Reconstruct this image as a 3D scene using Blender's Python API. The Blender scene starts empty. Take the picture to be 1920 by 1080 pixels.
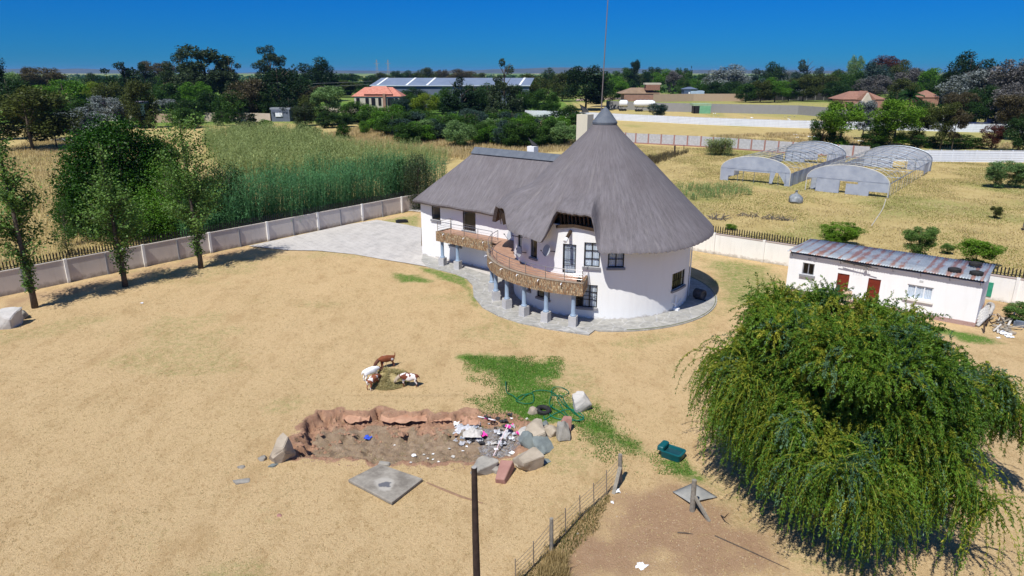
import bpy, math, random
import numpy as np
from mathutils import Vector, Matrix
S = bpy.context.scene
COL = S.collection
R = math.radians
# ---------------------------------------------------------------- camera
PITCH = R(17.6); FPX = 1280.0; CAMZ = 18.0
cam_d = bpy.data.cameras.new('camera'); cam_d.sensor_width = 36; cam_d.lens = 36*FPX/1920
cam_d.clip_start = 0.3; cam_d.clip_end = 60000
cam = bpy.data.objects.new('camera', cam_d); COL.objects.link(cam)
cam.location = (0, 0, CAMZ); cam.rotation_euler = (math.pi/2-PITCH, 0, 0)
S.camera = cam
# ---------------------------------------------------------------- world, sun, exposure
SUN_EL = R(58); SX, SY = 0.50, 0.866        # direction in which shadows fall on the ground
w = bpy.data.worlds.new("World"); S.world = w; w.use_nodes = True
nt = w.node_tree; nt.nodes.clear()
sky = nt.nodes.new('ShaderNodeTexSky'); sky.sky_type = 'NISHITA'; sky.sun_disc = False
sky.sun_elevation = SUN_EL; sky.sun_rotation = math.atan2(-SX, -SY)
sky.air_density = 1.0; sky.dust_density = 0.0; sky.ozone_density = 6.0; sky.altitude = 1600
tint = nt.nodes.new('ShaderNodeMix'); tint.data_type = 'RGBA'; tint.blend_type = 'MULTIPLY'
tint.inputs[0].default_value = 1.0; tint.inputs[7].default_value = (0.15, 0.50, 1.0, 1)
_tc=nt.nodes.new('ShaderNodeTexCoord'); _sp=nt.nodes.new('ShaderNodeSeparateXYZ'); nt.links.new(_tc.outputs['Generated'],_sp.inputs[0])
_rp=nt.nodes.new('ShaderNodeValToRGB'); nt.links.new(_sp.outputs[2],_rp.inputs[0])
_e=_rp.color_ramp.elements; _e[0].position=0.0; _e[0].color=(0.03,0.25,0.52,1); _e[1].position=0.7; _e[1].color=(0.62,0.80,0.93,1)  # paler zenith added above the view to take blue cast off shaded walls
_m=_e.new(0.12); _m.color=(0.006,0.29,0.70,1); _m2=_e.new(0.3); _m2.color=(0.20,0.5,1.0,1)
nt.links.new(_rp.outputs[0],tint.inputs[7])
bg = nt.nodes.new('ShaderNodeBackground'); bg.inputs[1].default_value = 0.10
wo = nt.nodes.new('ShaderNodeOutputWorld')
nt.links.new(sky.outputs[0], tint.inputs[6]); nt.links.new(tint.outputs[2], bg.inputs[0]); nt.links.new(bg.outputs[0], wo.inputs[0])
sun_d = bpy.data.lights.new('sun', 'SUN'); sun_d.energy = 4.6; sun_d.angle = R(0.53); sun_d.color = (1.0, 0.97, 0.91)
sun = bpy.data.objects.new('sun', sun_d); COL.objects.link(sun)
_d = Vector((SX*math.cos(SUN_EL), SY*math.cos(SUN_EL), -math.sin(SUN_EL)))
sun.rotation_euler = _d.to_track_quat('-Z', 'Y').to_euler(); sun.location = (-30, -40, 80)
S.view_settings.view_transform = 'Standard'; S.view_settings.look = 'None'
S.view_settings.gamma = 1; S.view_settings.use_curve_mapping = False
S.view_settings.exposure = 0.30
S.render.engine = 'CYCLES'
S.cycles.max_bounces = 6; S.cycles.transparent_max_bounces = 12; S.cycles.volume_bounces = 0
# ---------------------------------------------------------------- geometry of the view: image point of the photo -> place on the ground
CP, SP = math.cos(PITCH), math.sin(PITCH)
def ray(px, py):
    x = (px-960)/FPX; u = (540-py)/FPX
    return Vector((x, CP+u*SP, -SP+u*CP))
def G(px, py, z=0.0):
    r = ray(px, py); t = (z-CAMZ)/r.z
    return Vector((r.x*t, r.y*t, z))
def at(px, py, Y):
    r = ray(px, py); t = Y/r.y
    return Vector((r.x*t, Y, CAMZ+r.z*t))
def proj(p):
    d = p[1]*CP-(p[2]-CAMZ)*SP; u = (p[1]*SP+(p[2]-CAMZ)*CP)/d
    return (960+FPX*p[0]/d, 540-FPX*u)
# ---------------------------------------------------------------- mesh builder
class MB:
    def __init__(s): s.v=[]; s.f=[]; s.m=[]
    def add(s, vs, fs, mi=0):
        b=len(s.v); s.v+= [tuple(v) for v in vs]; s.f+=[tuple(i+b for i in f) for f in fs]; s.m+=[mi]*len(fs); return s
    def box(s, c, size, ax=None, mi=0):
        c=Vector(c); X,Y,Z = ax if ax else (Vector((1,0,0)),Vector((0,1,0)),Vector((0,0,1)))
        hx,hy,hz=[q/2 for q in size]
        vs=[c+X*(a*hx)+Y*(b*hy)+Z*(d*hz) for d in(-1,1) for b in(-1,1) for a in(-1,1)]
        return s.add(vs,[(0,2,3,1),(4,5,7,6),(0,1,5,4),(2,6,7,3),(0,4,6,2),(1,3,7,5)],mi)
    def bar(s, a, b, wd, ht, mi=0, up=None):
        a=Vector(a); b=Vector(b); d=b-a; L=d.length; d.normalize()
        u=up or Vector((0,0,1))
        if abs(d.dot(u))>.99: u=Vector((0,1,0))
        side=d.cross(u).normalized(); u=side.cross(d)
        return s.box((a+b)/2,(L,wd,ht),(d,side,u),mi)
    def tube(s, pts, r, n=8, mi=0, caps=True):
        pts=[Vector(p) for p in pts]; N=len(pts); rs=r if isinstance(r,(list,tuple)) else [r]*N
        vs=[]; prev=None
        for i,p in enumerate(pts):
            d=(pts[min(i+1,N-1)]-pts[max(i-1,0)]).normalized()
            u=Vector((0,0,1)) if abs(d.z)<.9 else Vector((1,0,0))
            if prev is not None: u=prev
            a=d.cross(u)
            if a.length<1e-4: a=d.cross(Vector((0,1,0)))
            a.normalize(); b=a.cross(d).normalized(); prev=b
            for k in range(n):
                t=2*math.pi*k/n; vs.append(p+a*(math.cos(t)*rs[i])+b*(math.sin(t)*rs[i]))
        fs=[(i*n+k,i*n+(k+1)%n,(i+1)*n+(k+1)%n,(i+1)*n+k) for i in range(N-1) for k in range(n)]
        if caps: fs+=[tuple(reversed(range(n))),tuple((N-1)*n+k for k in range(n))]
        return s.add(vs,fs,mi)
    def lathe(s, c, prof, n=24, mi=0, ax=None):
        c=Vector(c); X,Y,Z=ax if ax else (Vector((1,0,0)),Vector((0,1,0)),Vector((0,0,1)))
        vs=[c+X*(r*math.cos(2*math.pi*k/n))+Y*(r*math.sin(2*math.pi*k/n))+Z*z for r,z in prof for k in range(n)]
        N=len(prof)
        fs=[(i*n+k,i*n+(k+1)%n,(i+1)*n+(k+1)%n,(i+1)*n+k) for i in range(N-1) for k in range(n)]
        fs+=[tuple(reversed(range(n))),tuple((N-1)*n+k for k in range(n))]
        return s.add(vs,fs,mi)
    def torus(s, c, R_, r, n=20, m=8, ax=None, mi=0, sz=1.0):
        c=Vector(c); X,Y,Z=ax if ax else (Vector((1,0,0)),Vector((0,1,0)),Vector((0,0,1)))
        vs=[]
        for i in range(n):
            a=2*math.pi*i/n; e=X*math.cos(a)+Y*math.sin(a)
            for j in range(m):
                b=2*math.pi*j/m; vs.append(c+e*(R_+r*math.cos(b))+Z*(r*sz*math.sin(b)))
        return s.add(vs,[(i*m+j,((i+1)%n)*m+j,((i+1)%n)*m+(j+1)%m,i*m+(j+1)%m) for i in range(n) for j in range(m)],mi)
    def prism(s, poly, z0, z1, mi=0):
        n=len(poly); vs=[(p[0],p[1],z0) for p in poly]+[(p[0],p[1],z1) for p in poly]
        A=sum(poly[i][0]*poly[(i+1)%n][1]-poly[(i+1)%n][0]*poly[i][1] for i in range(n))
        fs=[tuple(range(n,2*n)),tuple(reversed(range(n)))]+[(i,(i+1)%n,n+(i+1)%n,n+i) for i in range(n)]
        if A<0: fs=[tuple(reversed(f)) for f in fs]
        return s.add(vs,fs,mi)
    def sheet(s, poly, z, mi=0):
        n=len(poly); A=sum(poly[i][0]*poly[(i+1)%n][1]-poly[(i+1)%n][0]*poly[i][1] for i in range(n))
        idx=range(n) if A>0 else reversed(range(n))
        return s.add([(p[0],p[1],z) for p in poly],[tuple(idx)],mi)
def absloc(o):
    l=Vector((0,0,0))
    while o: l+=Vector(o.location); o=o.parent
    return l
def tag(o, label=None, cat=None, group=None, kind=None):
    if label: o['label']=label
    if cat: o['category']=cat
    if group: o['group']=group
    if kind: o['kind']=kind
    return o
def mesh_from(name, mb, mats, off=(0,0,0), smooth=False):
    me=bpy.data.meshes.new(name)
    ox,oy,oz=off
    me.from_pydata([(v[0]-ox,v[1]-oy,v[2]-oz) for v in mb.v],[],mb.f); 
    if not isinstance(mats,(list,tuple)): mats=[mats]
    for m in mats: me.materials.append(m)
    if len(mats)>1: me.polygons.foreach_set('material_index',mb.m)
    if smooth:
        me.polygons.foreach_set('use_smooth',[True]*len(me.polygons))
        if smooth!='all':
            try: me.set_sharp_from_angle(angle=R(35))
            except Exception: pass
    me.update(); return me
def obj(name, mb, mats, parent=None, loc=None, smooth=False, local=False, label=None):
    """one mesh object; mb vertices are world coordinates unless local"""
    if parent is not None: base=(0,0,0) if local else absloc(parent)
    else: base=(0,0,0) if local else (loc or (0,0,0))
    me=mesh_from(name,mb,mats,base,smooth)
    o=bpy.data.objects.new(name,me); COL.objects.link(o)
    if parent is not None: o.parent=parent
    elif loc is not None: o.location=loc
    if label: o['label']=label
    return o
def empty(name, loc, label=None, cat=None, group=None, rz=0):
    o=bpy.data.objects.new(name,None); o.empty_display_size=.3; COL.objects.link(o); o.location=loc; o.rotation_euler=(0,0,rz)
    return tag(o,label,cat,group)
def copy_tree(o, parent=None):
    c=o.copy(); COL.objects.link(c); c.parent=parent
    for k in [k for k in ('label',) if k in c and parent is None]: del c[k]
    for ch in list(o.children): copy_tree(ch,c)
    return c
def np_mesh(name, verts, nper, mats, attr=None, smooth=False, normals=None, matidx=None):
    """verts (N,nper,3) of separate polygons"""
    N=verts.shape[0]; me=bpy.data.meshes.new(name)
    me.vertices.add(N*nper); me.vertices.foreach_set('co',verts.astype(np.float32).ravel())
    me.loops.add(N*nper); me.loops.foreach_set('vertex_index',np.arange(N*nper,dtype=np.int32))
    me.polygons.add(N); me.polygons.foreach_set('loop_start',np.arange(0,N*nper,nper,dtype=np.int32))
    if matidx is not None: me.polygons.foreach_set('material_index',matidx.astype(np.int32))
    me.update(calc_edges=True)
    if attr is not None:
        for k,a in attr.items():
            at_=me.attributes.new(k,'FLOAT','POINT'); at_.data.foreach_set('value',np.repeat(a,nper).astype(np.float32))
    for m in (mats if isinstance(mats,(list,tuple)) else [mats]): me.materials.append(m)
    return me
def link_mesh(name, me, parent=None, loc=None):
    o=bpy.data.objects.new(name,me); COL.objects.link(o)
    if parent is not None: o.parent=parent
    if loc is not None: o.location=loc
    return o
# ---------------------------------------------------------------- materials
class NT:
    def __init__(s,name):
        s.m=bpy.data.materials.new(name); s.m.use_nodes=True; s.t=s.m.node_tree; s.t.nodes.clear()
        s.out=s.t.nodes.new('ShaderNodeOutputMaterial')
    def n(s,typ,ins=None,**kw):
        x=s.t.nodes.new(typ)
        for k,v in kw.items(): setattr(x,k,v)
        if ins:
            for k,v in ins.items():
                if hasattr(v,'is_linked') or isinstance(v,bpy.types.NodeSocket): s.t.links.new(v,x.inputs[k])
                else: x.inputs[k].default_value=v
        return x
    def noise(s,vec,scale,detail=4,rough=.6,dist=0): return s.n('ShaderNodeTexNoise',{'Vector':vec,'Scale':scale,'Detail':detail,'Roughness':rough,'Distortion':dist}).outputs[0]
    def ramp(s,fac,a,b,lo=(0,0,0,1),hi=(1,1,1,1)):
        r=s.n('ShaderNodeValToRGB',{'Fac':fac}); e=r.color_ramp.elements; e[0].position=a; e[1].position=b; e[0].color=lo; e[1].color=hi; return r.outputs[0]
    def mix(s,f,a,b,bt='MIX'):
        x=s.n('ShaderNodeMix',data_type='RGBA',blend_type=bt)
        for i,v in ((0,f),(6,a),(7,b)):
            if isinstance(v,bpy.types.NodeSocket): s.t.links.new(v,x.inputs[i])
            elif i==0: x.inputs[0].default_value=v
            else: x.inputs[i].default_value=(*v[:3],1)
        return x.outputs[2]
    def math(s,op,a,b=0.0,clamp=False):
        x=s.n('ShaderNodeMath',operation=op,use_clamp=clamp)
        for i,v in ((0,a),(1,b)):
            if isinstance(v,bpy.types.NodeSocket): s.t.links.new(v,x.inputs[i])
            else: x.inputs[i].default_value=v
        return x.outputs[0]
    def pos(s): return s.n('ShaderNodeNewGeometry').outputs['Position']
    def obj(s): return s.n('ShaderNodeTexCoord').outputs['Object']
    def attr(s,name): return s.n('ShaderNodeAttribute',attribute_name=name).outputs['Fac']
    def scale(s,vec,sc,rot=(0,0,0)): return s.n('ShaderNodeMapping',{'Vector':vec,'Scale':sc,'Rotation':rot}).outputs[0]
    def bump(s,h,st=.3,d=.02): return s.n('ShaderNodeBump',{'Height':h,'Strength':st,'Distance':d}).outputs[0]
    def pbr(s,col,rough=.8,metal=0.0,bump=None,spec=.3,alpha=None):
        b=s.n('ShaderNodeBsdfPrincipled')
        for k,v in (('Base Color',col),('Roughness',rough),('Metallic',metal),('Specular IOR Level',spec)):
            if isinstance(v,bpy.types.NodeSocket): s.t.links.new(v,b.inputs[k])
            elif k=='Base Color': b.inputs[k].default_value=(*v[:3],1)
            else: b.inputs[k].default_value=v
        if bump is not None: s.t.links.new(bump,b.inputs['Normal'])
        s.t.links.new(b.outputs[0],s.out.inputs[0]); return s.m
def simple(name,c1,c2=None,scale=3.0,rough=.75,metal=0,bump=.15,spec=.3,detail=5):
    t=NT(name); p=t.obj()
    c2=c2 or tuple(min(1,x*1.25+.005) for x in c1)
    nz=t.noise(p,scale,detail,.65)
    return t.pbr(t.mix(t.ramp(nz,.3,.7),c1,c2),rough,metal,t.bump(t.noise(p,scale*6,4),bump,.02),spec)
def foliage(name,c1,c2,tr=.25):
    t=NT(name); p=t.obj(); a=t.attr('rnd')
    nz=t.noise(t.pos(),.35,3)
    c=t.mix(a,c1,c2)
    c=t.mix(t.ramp(nz,.35,.7),t.mix(1.0,c,(.75,.8,.8),'MULTIPLY'),c)
    d=t.n('ShaderNodeBsdfDiffuse',{'Color':c}); r=t.n('ShaderNodeBsdfTranslucent',{'Color':t.mix(1.0,c,(1.1,1.15,.6),'MULTIPLY')})
    g=t.n('ShaderNodeBsdfGlossy',{'Color':(1,1,1,1),'Roughness':.5})
    m=t.n('ShaderNodeMixShader',{0:tr,1:d.outputs[0],2:r.outputs[0]})
    m2=t.n('ShaderNodeMixShader',{0:.012,1:m.outputs[0],2:g.outputs[0]})
    t.t.links.new(m2.outputs[0],t.out.inputs[0]); return t.m
def wallpaint(name,c,stain=(.35,.3,.24),amt=.5,foot=0.0,rough=.85):
    t=NT(name); p=t.pos()
    n1=t.noise(p,.6,5,.6); n2=t.noise(t.scale(p,(3,3,.35)),1.0,5,.65)
    col=t.mix(t.math('MULTIPLY',t.ramp(n1,.45,.8),.25*amt),c,stain)
    col=t.mix(t.math('MULTIPLY',t.ramp(n2,.52,.8),.4*amt),col,stain)
    if foot:
        z=t.n('ShaderNodeSeparateXYZ',{0:p}).outputs[2]
        h=t.math('ADD',z,t.math('MULTIPLY',t.noise(p,2.5,4),-.9))
        k=t.n('ShaderNodeMapRange',{'Value':h,'From Min':-.45,'From Max':foot-.45,'To Min':.75,'To Max':0.0}).outputs[0]
        col=t.mix(k,col,stain)
    return t.pbr(col,rough,0,t.bump(t.noise(p,14,4),.12,.01),.2)
M={}
M['white']=wallpaint('white_plaster',(.80,.80,.79),amt=.22,foot=.25)
M['cream']=wallpaint('cream_plaster',(.62,.57,.44),amt=.3)
M['recess']=wallpaint('ceiling_plaster',(.6,.58,.52),amt=.3)
M['bwall']=wallpaint('boundary_plaster',(.62,.56,.50),(.16,.13,.10),.55,.5)
M['bwall2']=wallpaint('white_boundary_plaster',(.78,.76,.72),(.3,.26,.2),.5,.35)
M['grey']=simple('grey_paint',(.22,.225,.24),rough=.7)
M['sill']=simple('sill_paint',(.20,.20,.215),rough=.7)
M['col']=simple('column_blue_grey',(.22,.29,.38),rough=.55)
M['ped']=simple('pedestal_render',(.42,.41,.41),(.50,.49,.48),4)
M['frame']=simple('dark_frame',(.012,.011,.012),(.02,.018,.018),rough=.35)
M['steel']=simple('rail_steel',(.30,.29,.29),rough=.35,metal=.8)
M['darkwood']=simple('dark_timber',(.030,.018,.010),(.07,.042,.025),2.5,.75)
M['black']=simple('black_metal',(.012,.012,.014),rough=.45)
M['rubber']=simple('tyre_rubber',(.014,.014,.015),(.03,.03,.03),6,.8,bump=.4)
M['reddoor']=simple('red_brown_door',(.13,.018,.009),(.19,.028,.013),2,.5)
M['greyslab']=simple('cap_slate',(.085,.10,.125),(.13,.145,.17),2,.7)
def curtain():
    t=NT('lace_curtain'); p=t.obj(); w_=t.n('ShaderNodeTexWave',{'Vector':p,'Scale':5.0,'Distortion':2.5,'Detail':2.0},bands_direction='X').outputs[1]
    w2=t.n('ShaderNodeTexWave',{'Vector':p,'Scale':5.0,'Distortion':2.5,'Detail':2.0},bands_direction='Y').outputs[1]
    return t.pbr(t.mix(t.math('MULTIPLY',w_,w2),(.62,.66,.72),(.92,.94,.96)),.9,0,t.bump(w_,.6,.03),.1)
M['curtain']=curtain()
def glass():
    t=NT('window_glass'); fr=t.math('MULTIPLY',t.n('ShaderNodeLayerWeight',{'Blend':.25}).outputs[1],.25)
    g=t.n('ShaderNodeBsdfGlossy',{'Color':(1,1,1,1),'Roughness':.03}); tr=t.n('ShaderNodeBsdfTransparent',{'Color':(.88,.92,.95,1)})
    m=t.n('ShaderNodeMixShader',{0:t.math('ADD',fr,.02),1:tr.outputs[0],2:g.outputs[0]}); t.t.links.new(m.outputs[0],t.out.inputs[0]); return t.m
M['glass']=glass()
def thatch():
    t=NT('thatch'); uv=t.n('ShaderNodeUVMap').outputs[0]; p=t.pos()
    s1=t.noise(t.scale(uv,(26,2.2,1)),1,6,.7,.3); s2=t.noise(t.scale(uv,(7,.7,1)),1,5,.6,.5); s3=t.noise(p,.35,4,.6)
    s4=t.noise(t.scale(uv,(60,9,1)),1,4,.7)
    c=t.mix(t.ramp(s1,.25,.78),(.108,.098,.102),(.215,.198,.205))
    c=t.mix(t.math('MULTIPLY',t.ramp(s2,.42,.68),.7),c,(.235,.215,.23))
    c=t.mix(t.math('MULTIPLY',t.ramp(s3,.45,.68),.5),c,(.135,.118,.122))
    c=t.mix(t.math('MULTIPLY',t.ramp(t.noise(t.scale(uv,(3.5,.25,1)),1,5,.75,.6),.56,.66),.4),c,(.27,.245,.235))
    c=t.mix(t.math('MULTIPLY',t.ramp(t.noise(p,1.1,6,.8),.60,.72),.35),c,(.09,.078,.075))
    c=t.mix(t.math('MULTIPLY',t.ramp(s4,.62,.75),.35),c,(.07,.055,.05))
    return t.pbr(c,.95,0,t.bump(t.math('ADD',s1,s4),.8,.06),.1)
M['thatch']=thatch()
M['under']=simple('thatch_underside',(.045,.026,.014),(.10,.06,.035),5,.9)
def cladding():
    t=NT('stone_cladding'); uv=t.n('ShaderNodeUVMap').outputs[0]
    br=t.n('ShaderNodeTexBrick',{'Vector':t.scale(uv,(1,1,1),(0,0,R(90))),'Color1':(.24,.115,.05,1),'Color2':(.46,.31,.17,1),'Mortar':(.07,.045,.03,1),'Scale':1.0,'Mortar Size':.012,'Brick Width':.42,'Row Height':.12,'Bias':-.2},offset=.43)
    c=t.mix(t.math('MULTIPLY',t.ramp(t.noise(t.scale(uv,(11,2.5,1)),1,3),.45,.58),.75),br.outputs[0],(.17,.15,.11))
    c=t.mix(t.math('MULTIPLY',t.ramp(t.noise(t.scale(uv,(9,2.2,1)),1.7,2),.56,.62),.85),c,(.56,.45,.29))
    return t.pbr(c,.8,0,t.bump(br.outputs[1],-.6,.02),.25)
M['clad']=cladding()
def tiles():
    t=NT('terracotta_tiles'); p=t.pos()
    br=t.n('ShaderNodeTexBrick',{'Vector':t.scale(p,(1,1,1),(0,0,R(39))),'Color1':(.36,.20,.13,1),'Color2':(.44,.27,.18,1),'Mortar':(.22,.14,.1,1),'Scale':1.0,'Mortar Size':.012,'Brick Width':.4,'Row Height':.4},offset=0.0)
    return t.pbr(t.mix(t.math('MULTIPLY',t.ramp(t.noise(p,1.2,5),.4,.7),.6),br.outputs[0],(.27,.17,.13)),.6)
M['tiles']=tiles()
def paving():
    t=NT('stone_paving'); p=t.pos()
    v=t.n('ShaderNodeTexVoronoi',{'Vector':t.mix(.08,p,t.n('ShaderNodeTexNoise',{'Vector':p,'Scale':1.5}).outputs[1]),'Scale':.95},feature='DISTANCE_TO_EDGE').outputs[0]
    crack=t.ramp(v,.0,.035)
    n1=t.noise(p,1.1,6,.7); n2=t.noise(p,5,5,.7)
    c=t.mix(t.ramp(n1,.35,.7),(.30,.30,.30),(.50,.48,.45)); c=t.mix(t.ramp(n2,.5,.72),c,(.52,.50,.46))
    c=t.mix(t.math('MULTIPLY',t.ramp(t.noise(p,2.3,4),.55,.7),.55),c,(.13,.135,.15))
    c=t.mix(t.math('MULTIPLY',t.ramp(crack,.9,.1),.35),c,(.20,.19,.14))
    return t.pbr(c,.85,0,t.bump(crack,.3,.02))
M['paving']=paving()
def driveway():
    t=NT('driveway_concrete'); p=t.pos()
    br=t.n('ShaderNodeTexBrick',{'Vector':t.scale(p,(1,1,1),(0,0,R(50))),'Color1':(.43,.40,.37,1),'Color2':(.49,.46,.43,1),'Mortar':(.25,.23,.21,1),'Scale':1.0,'Mortar Size':.02,'Brick Width':1.1,'Row Height':.7},offset=.3)
    n1=t.noise(t.scale(p,(1,.4,1),(0,0,R(38))),.9,6,.7)
    c=t.mix(t.ramp(n1,.35,.7),br.outputs[0],(.52,.49,.45)); c=t.mix(t.math('MULTIPLY',t.ramp(t.noise(p,.5,5,.7),.52,.72),.6),c,(.26,.25,.24))
    c=t.mix(t.math('MULTIPLY',t.ramp(t.noise(p,7,4),.55,.75),.4),c,(.33,.29,.24))
    return t.pbr(c,.85,0,t.bump(t.noise(p,9,4),.2,.02))
M['drive']=driveway()
M['concrete']=simple('old_concrete',(.30,.29,.27),(.42,.40,.37),1.6,.9)
M['stonea']=simple('grey_stone',(.20,.19,.17),(.38,.35,.30),1.6,.9,bump=.8,detail=8)
M['stoneb']=simple('slate_stone',(.12,.14,.14),(.24,.27,.26),1.4,.85,bump=.8,detail=8)
M['stonec']=simple('tan_stone',(.30,.25,.19),(.47,.40,.31),1.2,.9,bump=.8,detail=8)
M['stoned']=simple('red_stone',(.28,.14,.115),(.38,.21,.17),1.2,.9,bump=.6,detail=8)
M['stonew']=simple('pale_stone',(.40,.38,.35),(.60,.57,.53),1.2,.9,bump=.8,detail=8)
M['bark']=simple('bark',(.055,.042,.032),(.13,.105,.08),7,.95,bump=.9)
M['whitebark']=simple('pale_bark',(.10,.085,.065),(.2,.17,.14),6,.95,bump=.6)
M['polewood']=simple('creosoted_pole',(.018,.012,.010),(.055,.035,.028),5,.85,bump=.6)
M['greywood']=simple('weathered_timber',(.16,.145,.12),(.30,.27,.22),7,.9,bump=.6)
M['plasticwhite']=simple('white_plastic',(.72,.74,.76),(.82,.83,.85),5,.5)
# ================================================================= GROUND
WV=Vector((.778,-.628,0)).normalized(); NV=Vector((.628,.778,0)).normalized(); ZV=Vector((0,0,1))
def seg_sd(P, poly):
    """signed distance (inside positive) of points (N,2) to polygon"""
    poly=np.array([(p[0],p[1]) for p in poly]); n=len(poly); d=np.full(len(P),1e18); inside=np.zeros(len(P),bool)
    for i in range(n):
        a=poly[i]; b=poly[(i+1)%n]; e=b-a; w_=P-a
        t=np.clip((w_@e)/(e@e),0,1); q=w_-t[:,None]*e; d=np.minimum(d,(q**2).sum(1))
        c1=P[:,1]>=a[1]; c2=P[:,1]<b[1]; c3=e[0]*w_[:,1]>e[1]*w_[:,0]
        inside^=(c1&c2&c3)|(~c1&~c2&~c3)
    d=np.sqrt(d); return np.where(inside,d,-d)
def sst(x): x=np.clip(x,0,1); return x*x*(3-2*x)
_rs=np.random.RandomState(7)
_wave=[(_rs.uniform(.25,2.2),_rs.uniform(0,6.28),_rs.uniform(0,6.28)) for _ in range(28)]
def wob(P, f=1.0):
    s=np.zeros(len(P))
    for k,a,ph in _wave: s+=np.sin((P[:,0]*math.cos(a)+P[:,1]*math.sin(a))*k*f+ph)/(.6+k)
    return s/6
PIT=[G(*q) for q in [(557,800),(600,776),(700,770),(800,777),(900,772),(960,777),(1003,795),(1000,826),(985,846),(930,862),(880,874),(800,868),(735,872),(690,862),(640,858),(590,858),(560,850),(553,825)]]
BACK=[G(*q) for q in [(557,800),(600,776),(700,770),(800,777),(900,772)]]
def pit_depth(P):
    sd=seg_sd(P,PIT)+wob(P,3.2)*.5+wob(P,8)*.16+wob(P[:,::-1]*1.3,14)*.10
    # steep at far and left side, ramp at the near and right side
    tx=np.clip((P[:,0]+12)/13,0,1); ny=np.clip((P[:,1]-28.5)/5.5,0,1)
    wid=.20+1.1*(1-ny)*np.clip(tx*1.6,0,1)+.9*np.clip(tx-.6,0,1)
    dep=.85-.35*np.clip(tx-.6,0,1)/.4*.6
    z=-dep*sst(sd/wid)+(wob(P,7)*.14+wob(P[:,::-1],15)*.08)*sst((sd+.3)/.6)
    shelf=.3*sst((ny-.60)/.10)*sst((sd-.1)/.2)*(sd<1.3)     # crumbled bank under the far edge
    return z+shelf*0.9, sd
def zg(x,y):
    P=np.array([[x,y]],float)
    return float(ground_z(P)[0])
def ground_z(P):
    z=wob(P,.35)*.05
    m=(np.abs(P[:,0]+5)<9)&(np.abs(P[:,1]-31)<5)
    if m.any():
        zz,_=pit_depth(P[m]); z[m]=z[m]*.3+zz
    # very gentle falling-off and rolling land far away
    far=np.clip((P[:,1]-450)/3000,0,1); z-=far*6
    return z
def axis(dense, mid, lo, hi, dd, dm, grow=1.12, far=14000):
    a=list(np.arange(dense[0],dense[1],dd)); 
    l=dense[0]; L=[]
    while l>mid[0]: l-=dm; L.append(l)
    r=dense[1]; Rr=[r]
    while r<mid[1]: r+=dm; Rr.append(r)
    s=dm
    while r<far: s*=grow; r+=s; Rr.append(r)
    s=dm
    while l>-(far if lo is None else -lo): s*=grow; l-=s; L.append(l)
    return np.array(L[::-1]+a+Rr)
gx=axis((-13,4),(-48,48),None,None,.11,.4); gy=axis((26.5,36),(10,105),-60,None,.11,.4)
XX,YY=np.meshgrid(gx,gy); P=np.stack([XX.ravel(),YY.ravel()],1)
ZZ=ground_z(P)
def polymask(pts, soft=1.2, wz=1.0):
    poly=[G(*q) for q in pts]; out=np.zeros(len(P)); bb=np.array([(q[0],q[1]) for q in poly])
    m=(P[:,0]>bb[:,0].min()-6)&(P[:,0]<bb[:,0].max()+6)&(P[:,1]>bb[:,1].min()-6)&(P[:,1]<bb[:,1].max()+6)
    sd=seg_sd(P[m],poly)+wob(P[m],1.6)*wz
    out[m]=sst(sd/soft*.5+.5); return out
green=np.maximum.reduce([
 polymask([(870,672),(930,668),(1040,682),(1035,730),(1060,752),(1100,765),(1140,795),(1200,832),(1280,862),(1300,890),(1250,885),(1180,858),(1120,820),(1080,790),(1000,785),(930,772),(905,755),(930,730),(900,700)],1.5,1.1),
 polymask([(738,512),(780,515),(808,528),(745,532)],1.0,.6)*.9,
 polymask([(1700,600),(1830,625),(1900,648),(1800,640)],.8,.5)*.9,
 polymask([(1290,590),(1345,560),(1350,600),(1300,640),(1180,660),(1100,645),(1190,628),(1290,612)],1.2,.8)*.45,
 polymask([(1310,480),(1470,500),(1480,560),(1345,600),(1335,540)],2,1)*.62,
 polymask([(700,415),(790,400),(790,430)],1,.5)*.6,
 polymask([(60,960),(560,905),(600,1000),(200,1090)],5,3)*.30,
 polymask([(760,492),(880,520),(900,580),(930,602),(905,600),(870,545),(800,512)],.8,.4)*.75,
 polymask([(960,940),(1120,870),(1180,870),(1050,1000)],3,2)*.35])
dirt=np.maximum.reduce([
 polymask([(1000,1090),(1150,925),(1185,890),(1280,905),(1370,950),(1480,1000),(1500,1090)],1.6,1.0),
 polymask([(1180,860),(1290,890),(1340,930),(1250,930),(1180,900)],1,.6)*.6,
 polymask([(1490,585),(1500,560),(1550,600),(1700,640),(1600,640)],1,.6)*.4,
 polymask([(1830,560),(1920,560),(1930,600),(1830,605)],1,.5)*.7,
 polymask([(0,560),(60,550),(465,460),(470,468),(60,572),(0,590)],.9,.6)*.75,
 polymask([(170,690),(260,690),(260,708),(180,712)],.8,.8)*.35])
_,sdp=pit_depth(P); near=(np.abs(P[:,0]+5)<12)&(np.abs(P[:,1]-31)<8)
clay=np.where(near,sst((sdp+.45)/.35),0)            # bare reddish earth of the dug edge
floor_=np.where(near,sst((sdp-.55)/.5),0)
ash=polymask([(930,785),(985,800),(985,830),(930,845),(880,845),(900,810),(860,800),(870,785)],.6,.5)
rough=np.zeros(len(P))                           # unmown yellow grass outside the yard
c0=G(767,396); d1=NV.xy; 
out_left=((P[:,0]-G(465,460).x)*NV.y-(P[:,1]-G(465,460).y)*NV.x)<0
out_back=((P[:,0]-26.7)*WV.y-(P[:,1]-63.8)*WV.x)<0
rough=np.where(out_left|out_back,1.0,0.0)
rg=np.where(rough>0, np.clip(wob(P,.22)*1.3+.28,0,1)*.55,0)
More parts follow.
